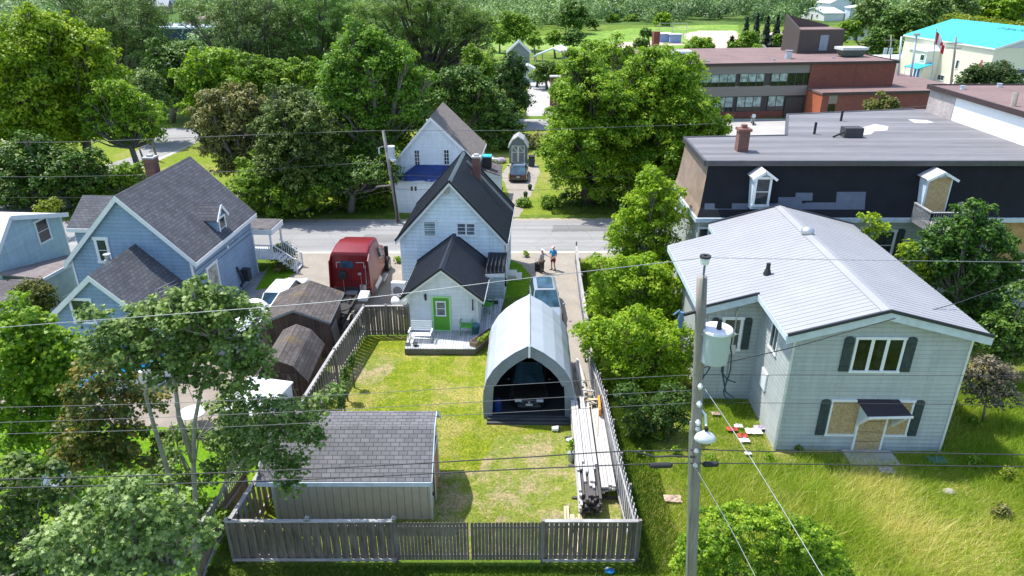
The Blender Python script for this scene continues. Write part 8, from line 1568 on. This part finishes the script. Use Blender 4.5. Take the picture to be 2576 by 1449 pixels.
    T('maple_tree', 'broad low maple crown filling the bottom left corner with pale leaves', Vector((-11.4, 14.6, 0)), [(330, 1240, 50), (270, 1280, 52), (400, 1270, 52), (210, 1330, 50), (340, 1330, 60), (450, 1320, 48), (140, 1370, 48), (260, 1390, 60), (380, 1400, 60), (480, 1370, 44), (190, 1430, 50), (310, 1450, 60), (430, 1440, 48), (520, 1330, 26), (90, 1390, 34)], leafm('leaf_pale_maple', (.06, .11, .02), (.17, .26, .06), (.40, .50, .19), trans=.22, rough=.48), spx=5.0, dens=.72, trunk=.16, lump=.26,
      stems=[[(360, 1800), (350, 1600), (340, 1450), (330, 1300)], [(350, 1600), (250, 1450), (200, 1370)], [(350, 1600), (430, 1450), (450, 1340)]])
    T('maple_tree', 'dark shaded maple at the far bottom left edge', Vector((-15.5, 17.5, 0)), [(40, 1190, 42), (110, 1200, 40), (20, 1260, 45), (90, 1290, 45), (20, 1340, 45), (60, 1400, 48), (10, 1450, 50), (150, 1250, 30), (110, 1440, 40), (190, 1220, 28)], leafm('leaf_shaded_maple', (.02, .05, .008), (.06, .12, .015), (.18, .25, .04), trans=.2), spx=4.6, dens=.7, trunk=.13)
    tree('undergrowth_bush', 'shrubby undergrowth between the pale maple stems and the lattice fence', Vector((-13.2, 19.8, 0)), [(400, 1250, 30), (330, 1210, 28), (250, 1220, 30), (500, 1270, 22), (420, 1210, 22), (560, 1300, 18), (590, 1370, 16)], L_MID, spx=4, dens=.7, trunk=.05, cat='shrub', back=False)
    tree('white_flower_bush', 'rhubarb like leafy plant at the shaded fence corner', Vector((-10.75, 22.6, 0)), [(595, 1135, 14), (585, 1150, 12)], L_MID, spx=4, trunk=.03, cat='plant', back=False)
front_trees()
def weeds():
    for x, y, s_, mt, lab in ((1700, 1135, 14, L_BRIGHT, 'pale leafy weed clump just left of the utility pole'), (1790, 1155, 16, L_BRIGHT, 'bright weed clump under the cable just right of the pole'), (1935, 1150, 13, L_BRIGHT, 'leafy weeds at the left front corner of the boarded house'), (2010, 1128, 9, L_MID, 'small weeds at the wall foot below the left boarded window'), (2110, 1100, 8, L_DARK, 'tall thin dark weed before the left boarded window'), (2268, 1112, 10, L_DARK, 'dark weed at the wall foot right of the boarded door'), (2320, 1105, 11, L_DARK, 'taller dark weed below the right shutter'), (2450, 1165, 18, L_MID, 'straggly weed clump in the shade right of the house'), (2540, 1200, 26, L_HEDGE, 'yellow green clump at the right edge of the meadow'), (2520, 1290, 22, L_BRN, 'brown dead clump at the right edge of the meadow'), (1655, 1100, 14, L_YELL, 'yellow grass tussock between side fence and pole'), (1610, 1140, 12, L_BRIGHT, 'small weed tuft along the outside of the side fence'), (2420, 895, 14, L_BRIGHT, 'bright low weeds beside the right wall of the boarded house'), (2445, 1060, 16, L_MID, 'low weeds below the brownish half dead bush'), (1470, 1160, 8, L_MID, 'weeds between tall lumber stack and side fence')):
        tree('weed_clump', lab, G(x, y+s_*.6), [(x-s_*.4, y, s_*.6), (x+s_*.4, y+2, s_*.6), (x, y-s_*.5, s_*.5)], mt, spx=3, dens=.7, trunk=.015, cat='plant', back=False, group='weeds around the boarded house')
weeds()
# ---------------- far wood: one mass
def far_wood():
    rng = np.random.default_rng(21); B = []
    cl = lambda x, y: False
    n = 0
    while n < 4000:
        y = 112+rng.random()**.85*450; x = rng.uniform(-1, 1)*(y*.78+25)
        px = CX+FP*x/(y*math.cos(TILT)+HC*math.sin(TILT))
        if px > 1180 and y < 225: continue
        if px > 1180 and y < 262 and px > 1880: continue
        if 1200 < px < 1890 and y < (238 if px < 1450 else 278)+8*math.sin(x*.1): continue
        if 372 < px < 500 and y > 125 and not (462 < px < 480 and y > 330): continue
        if 2020 < px < 2220 and y < 345: continue
        if px > 1890 and y < 250: continue
        r = rng.uniform(2.2, 5.0)*(1+max(0, y-225)/900)*(1.7 if rng.random() < .12 else 1); B.append((x, y, rng.uniform(.25, .9)*r, r)); n += 1
    cP, cN, cS, cT = [], [], [], []
    for b in B:
        k = 210; d = rng.normal(size=(k, 3)); d /= np.linalg.norm(d, axis=1)[:, None]; d[:, 2] = np.abs(d[:, 2])*1.0-.15; P = np.array(b[:3])+d*b[3]*rng.uniform(.7, 1.1, (k, 1))*np.array([1, 1, 1.1]); 
        cP.append(P); cN.append(d+rng.normal(size=(k, 3))*.5+np.array([0, 0, .6])); cS.append(rng.uniform(.5, 1.15, k)*(b[1]/300)**.8); cT.append(np.clip(rng.normal(np.clip(.5+.3*math.sin(b[0]*.045+2*math.sin(b[1]*.03))+rng.normal(0, .22), 0, 1), .14, k), 0, 1))
    P = np.concatenate(cP); r = bpy.data.objects.new('x', None); o = leaf_mesh('far_wood', P, np.concatenate(cN), np.concatenate(cS), np.concatenate(cT), L_FARHAZE, None, rng); bpy.data.objects.remove(r); o['kind'] = 'stuff'
far_wood()
sheet('scrubland', [(-500, 268), (500, 268), (700, 600), (-700, 600)], grass_mat('scrub_ground', (.05, .10, .02), (.09, .16, .035), (.12, .18, .05), .5, .6, .03, far=True), .03)
sheet('scrubland', [(-260, 112), (-12, 112), (-14, 225), (-15, 268), (-500, 268)], MC['scrub_ground'], .0145)
# ---------------- grasses
def blades(name, regions, n, h0, h1, w, mat, seed, tonef, lean=.35):
    rng = np.random.default_rng(seed); X, Yv = [], []
    xs = rng.uniform(regions[0], regions[1], n); ys = regions[2]+(regions[3]-regions[2])*rng.random(n)**1.1
    ok = regions[4](xs, ys); xs, ys = xs[ok], ys[ok]; n = len(xs); t = tonef(xs, ys)+rng.normal(0, .22, n)
    h = rng.uniform(h0, h1, n)*regions[5](xs, ys); a = rng.uniform(0, 2*math.pi, n); la = rng.normal(0, lean, (n, 2))+np.array([.12, -.06])
    Vv = np.empty((n, 3, 3)); ww = w*rng.uniform(.6, 1.4, n)
    Vv[:, 0] = np.stack([xs-np.cos(a)*ww, ys-np.sin(a)*ww, np.zeros(n)], 1); Vv[:, 1] = np.stack([xs+np.cos(a)*ww, ys+np.sin(a)*ww, np.zeros(n)], 1); Vv[:, 2] = np.stack([xs+la[:, 0]*h, ys+la[:, 1]*h, h], 1)
    me = bpy.data.meshes.new(name); me.vertices.add(n*3); me.vertices.foreach_set('co', Vv.reshape(-1).astype(np.float32)); me.loops.add(n*3); me.loops.foreach_set('vertex_index', np.arange(n*3, dtype=np.int32)); me.polygons.add(n); me.polygons.foreach_set('loop_start', np.arange(0, n*3, 3, dtype=np.int32)); me.polygons.foreach_set('loop_total', np.full(n, 3, dtype=np.int32)); me.update(calc_edges=True)
    at = me.attributes.new('tone', 'FLOAT', 'POINT'); at.data.foreach_set('value', np.repeat(np.clip(t, 0, 1), 3).astype(np.float32)); me.materials.append(mat); o = bpy.data.objects.new(name, me); COL.objects.link(o); o['kind'] = 'stuff'; return o
def wav(x, y, s):
    v = 0
    rs = np.random.RandomState(s)
    for k in range(7): f = .25*1.6**k; a, b = rs.uniform(0, 6.3), rs.uniform(0, 6.3); th = rs.uniform(0, 3.1); u = x*math.cos(th)+y*math.sin(th); w = -x*math.sin(th)+y*math.cos(th); v = v+np.sin(u*f+a)*np.cos(w*f*.8+b)*.6**k
    return v
GB = leafm('grass_blade', (.13, .27, .012), (.36, .45, .03), (.80, .66, .30), trans=.35)
inb = lambda x, y: (x > -.6+11.84) & (x < 19.2) & (y > 25.3)
fieldr = (5.0, 34., 11.5, 31., lambda x, y: ~((x > 11.4) & (x < 18.9) & (y > 25.2)) & ~((x > 8.9) & (x < 12) & (y > 29.4)) & (x > 5.0+.0*y), lambda x, y: np.clip(.5+(x-5.2)*.22, .25, 1.0)*np.clip(1.25-.25*wav(x, y, 5), .5, 1.4)*np.where((y > 24.5) & (x < 12.2), .35, 1)*np.where(y > 24.5, .75, 1)*np.clip(1+.5*wav(x*2, y*2, 31), .4, 1.9))
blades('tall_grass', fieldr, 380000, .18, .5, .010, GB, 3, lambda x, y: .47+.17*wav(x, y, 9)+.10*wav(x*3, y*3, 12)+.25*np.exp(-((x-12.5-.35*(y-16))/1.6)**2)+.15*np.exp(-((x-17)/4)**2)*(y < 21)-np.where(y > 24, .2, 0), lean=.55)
lawnr = (-9.6, 4.3, 19.4, 36., lambda x, y: ~((x > -9.1) & (x < -3.0) & (y > 21) & (y < 24.4)) & ~((x > -1.4) & (x < 3.1) & (y > 27.5)) & ~((x > 2.2) & (y < 28.3) & (x < 4.1)) & ~((x > -6) & (y > 33.6)) & ~((x>3)&(y>29.5)), lambda x, y: np.clip(1+.4*wav(x, y, 2), .3, 1.6))
blades('lawn_grass', lawnr, 120000, .02, .06, .011, leafm('lawn_blade', (.13, .21, .012), (.28, .32, .025), (.46, .40, .12), trans=.3), 4, lambda x, y: .4+.25*wav(x, y, 4)+.25*np.clip((x+1)/3, 0, 1)*(y < 28))
vr = (-60, 60, 12, 19., lambda x, y: (x < 5.0) & (x > -9.8), lambda x, y: 1+0*x)
blades('verge_grass', (-11, 5.2, 15.6, 18.9, lambda x, y: x > -30, lambda x, y: 1+.3*wav(x, y, 3)), 50000, .06, .2, .012, leafm('verge_blade', (.06, .13, .012), (.12, .2, .02), (.3, .28, .09), trans=.3), 6, lambda x, y: .4+.2*wav(x, y, 8))
blades('path_weeds', (4.5, 6.2, 18.5, 47, lambda x, y: x > 0, lambda x, y: np.clip(1+.5*wav(x, y, 7), .3, 2)), 60000, .05, .28, .013, MC['verge_blade'], 7, lambda x, y: .45+.25*wav(x, y, 6))
blades('verge_tufts', (-40, 9, 57.9, 60.5, lambda x, y: (x < -11) | (x > 3.4), lambda x, y: np.clip(1+.4*wav(x, y, 7), .3, 2)), 25000, .1, .4, .03, MC['verge_blade'], 9, lambda x, y: .45+.25*wav(x, y, 6))
print('LEAVES', LEAFTOT[0])
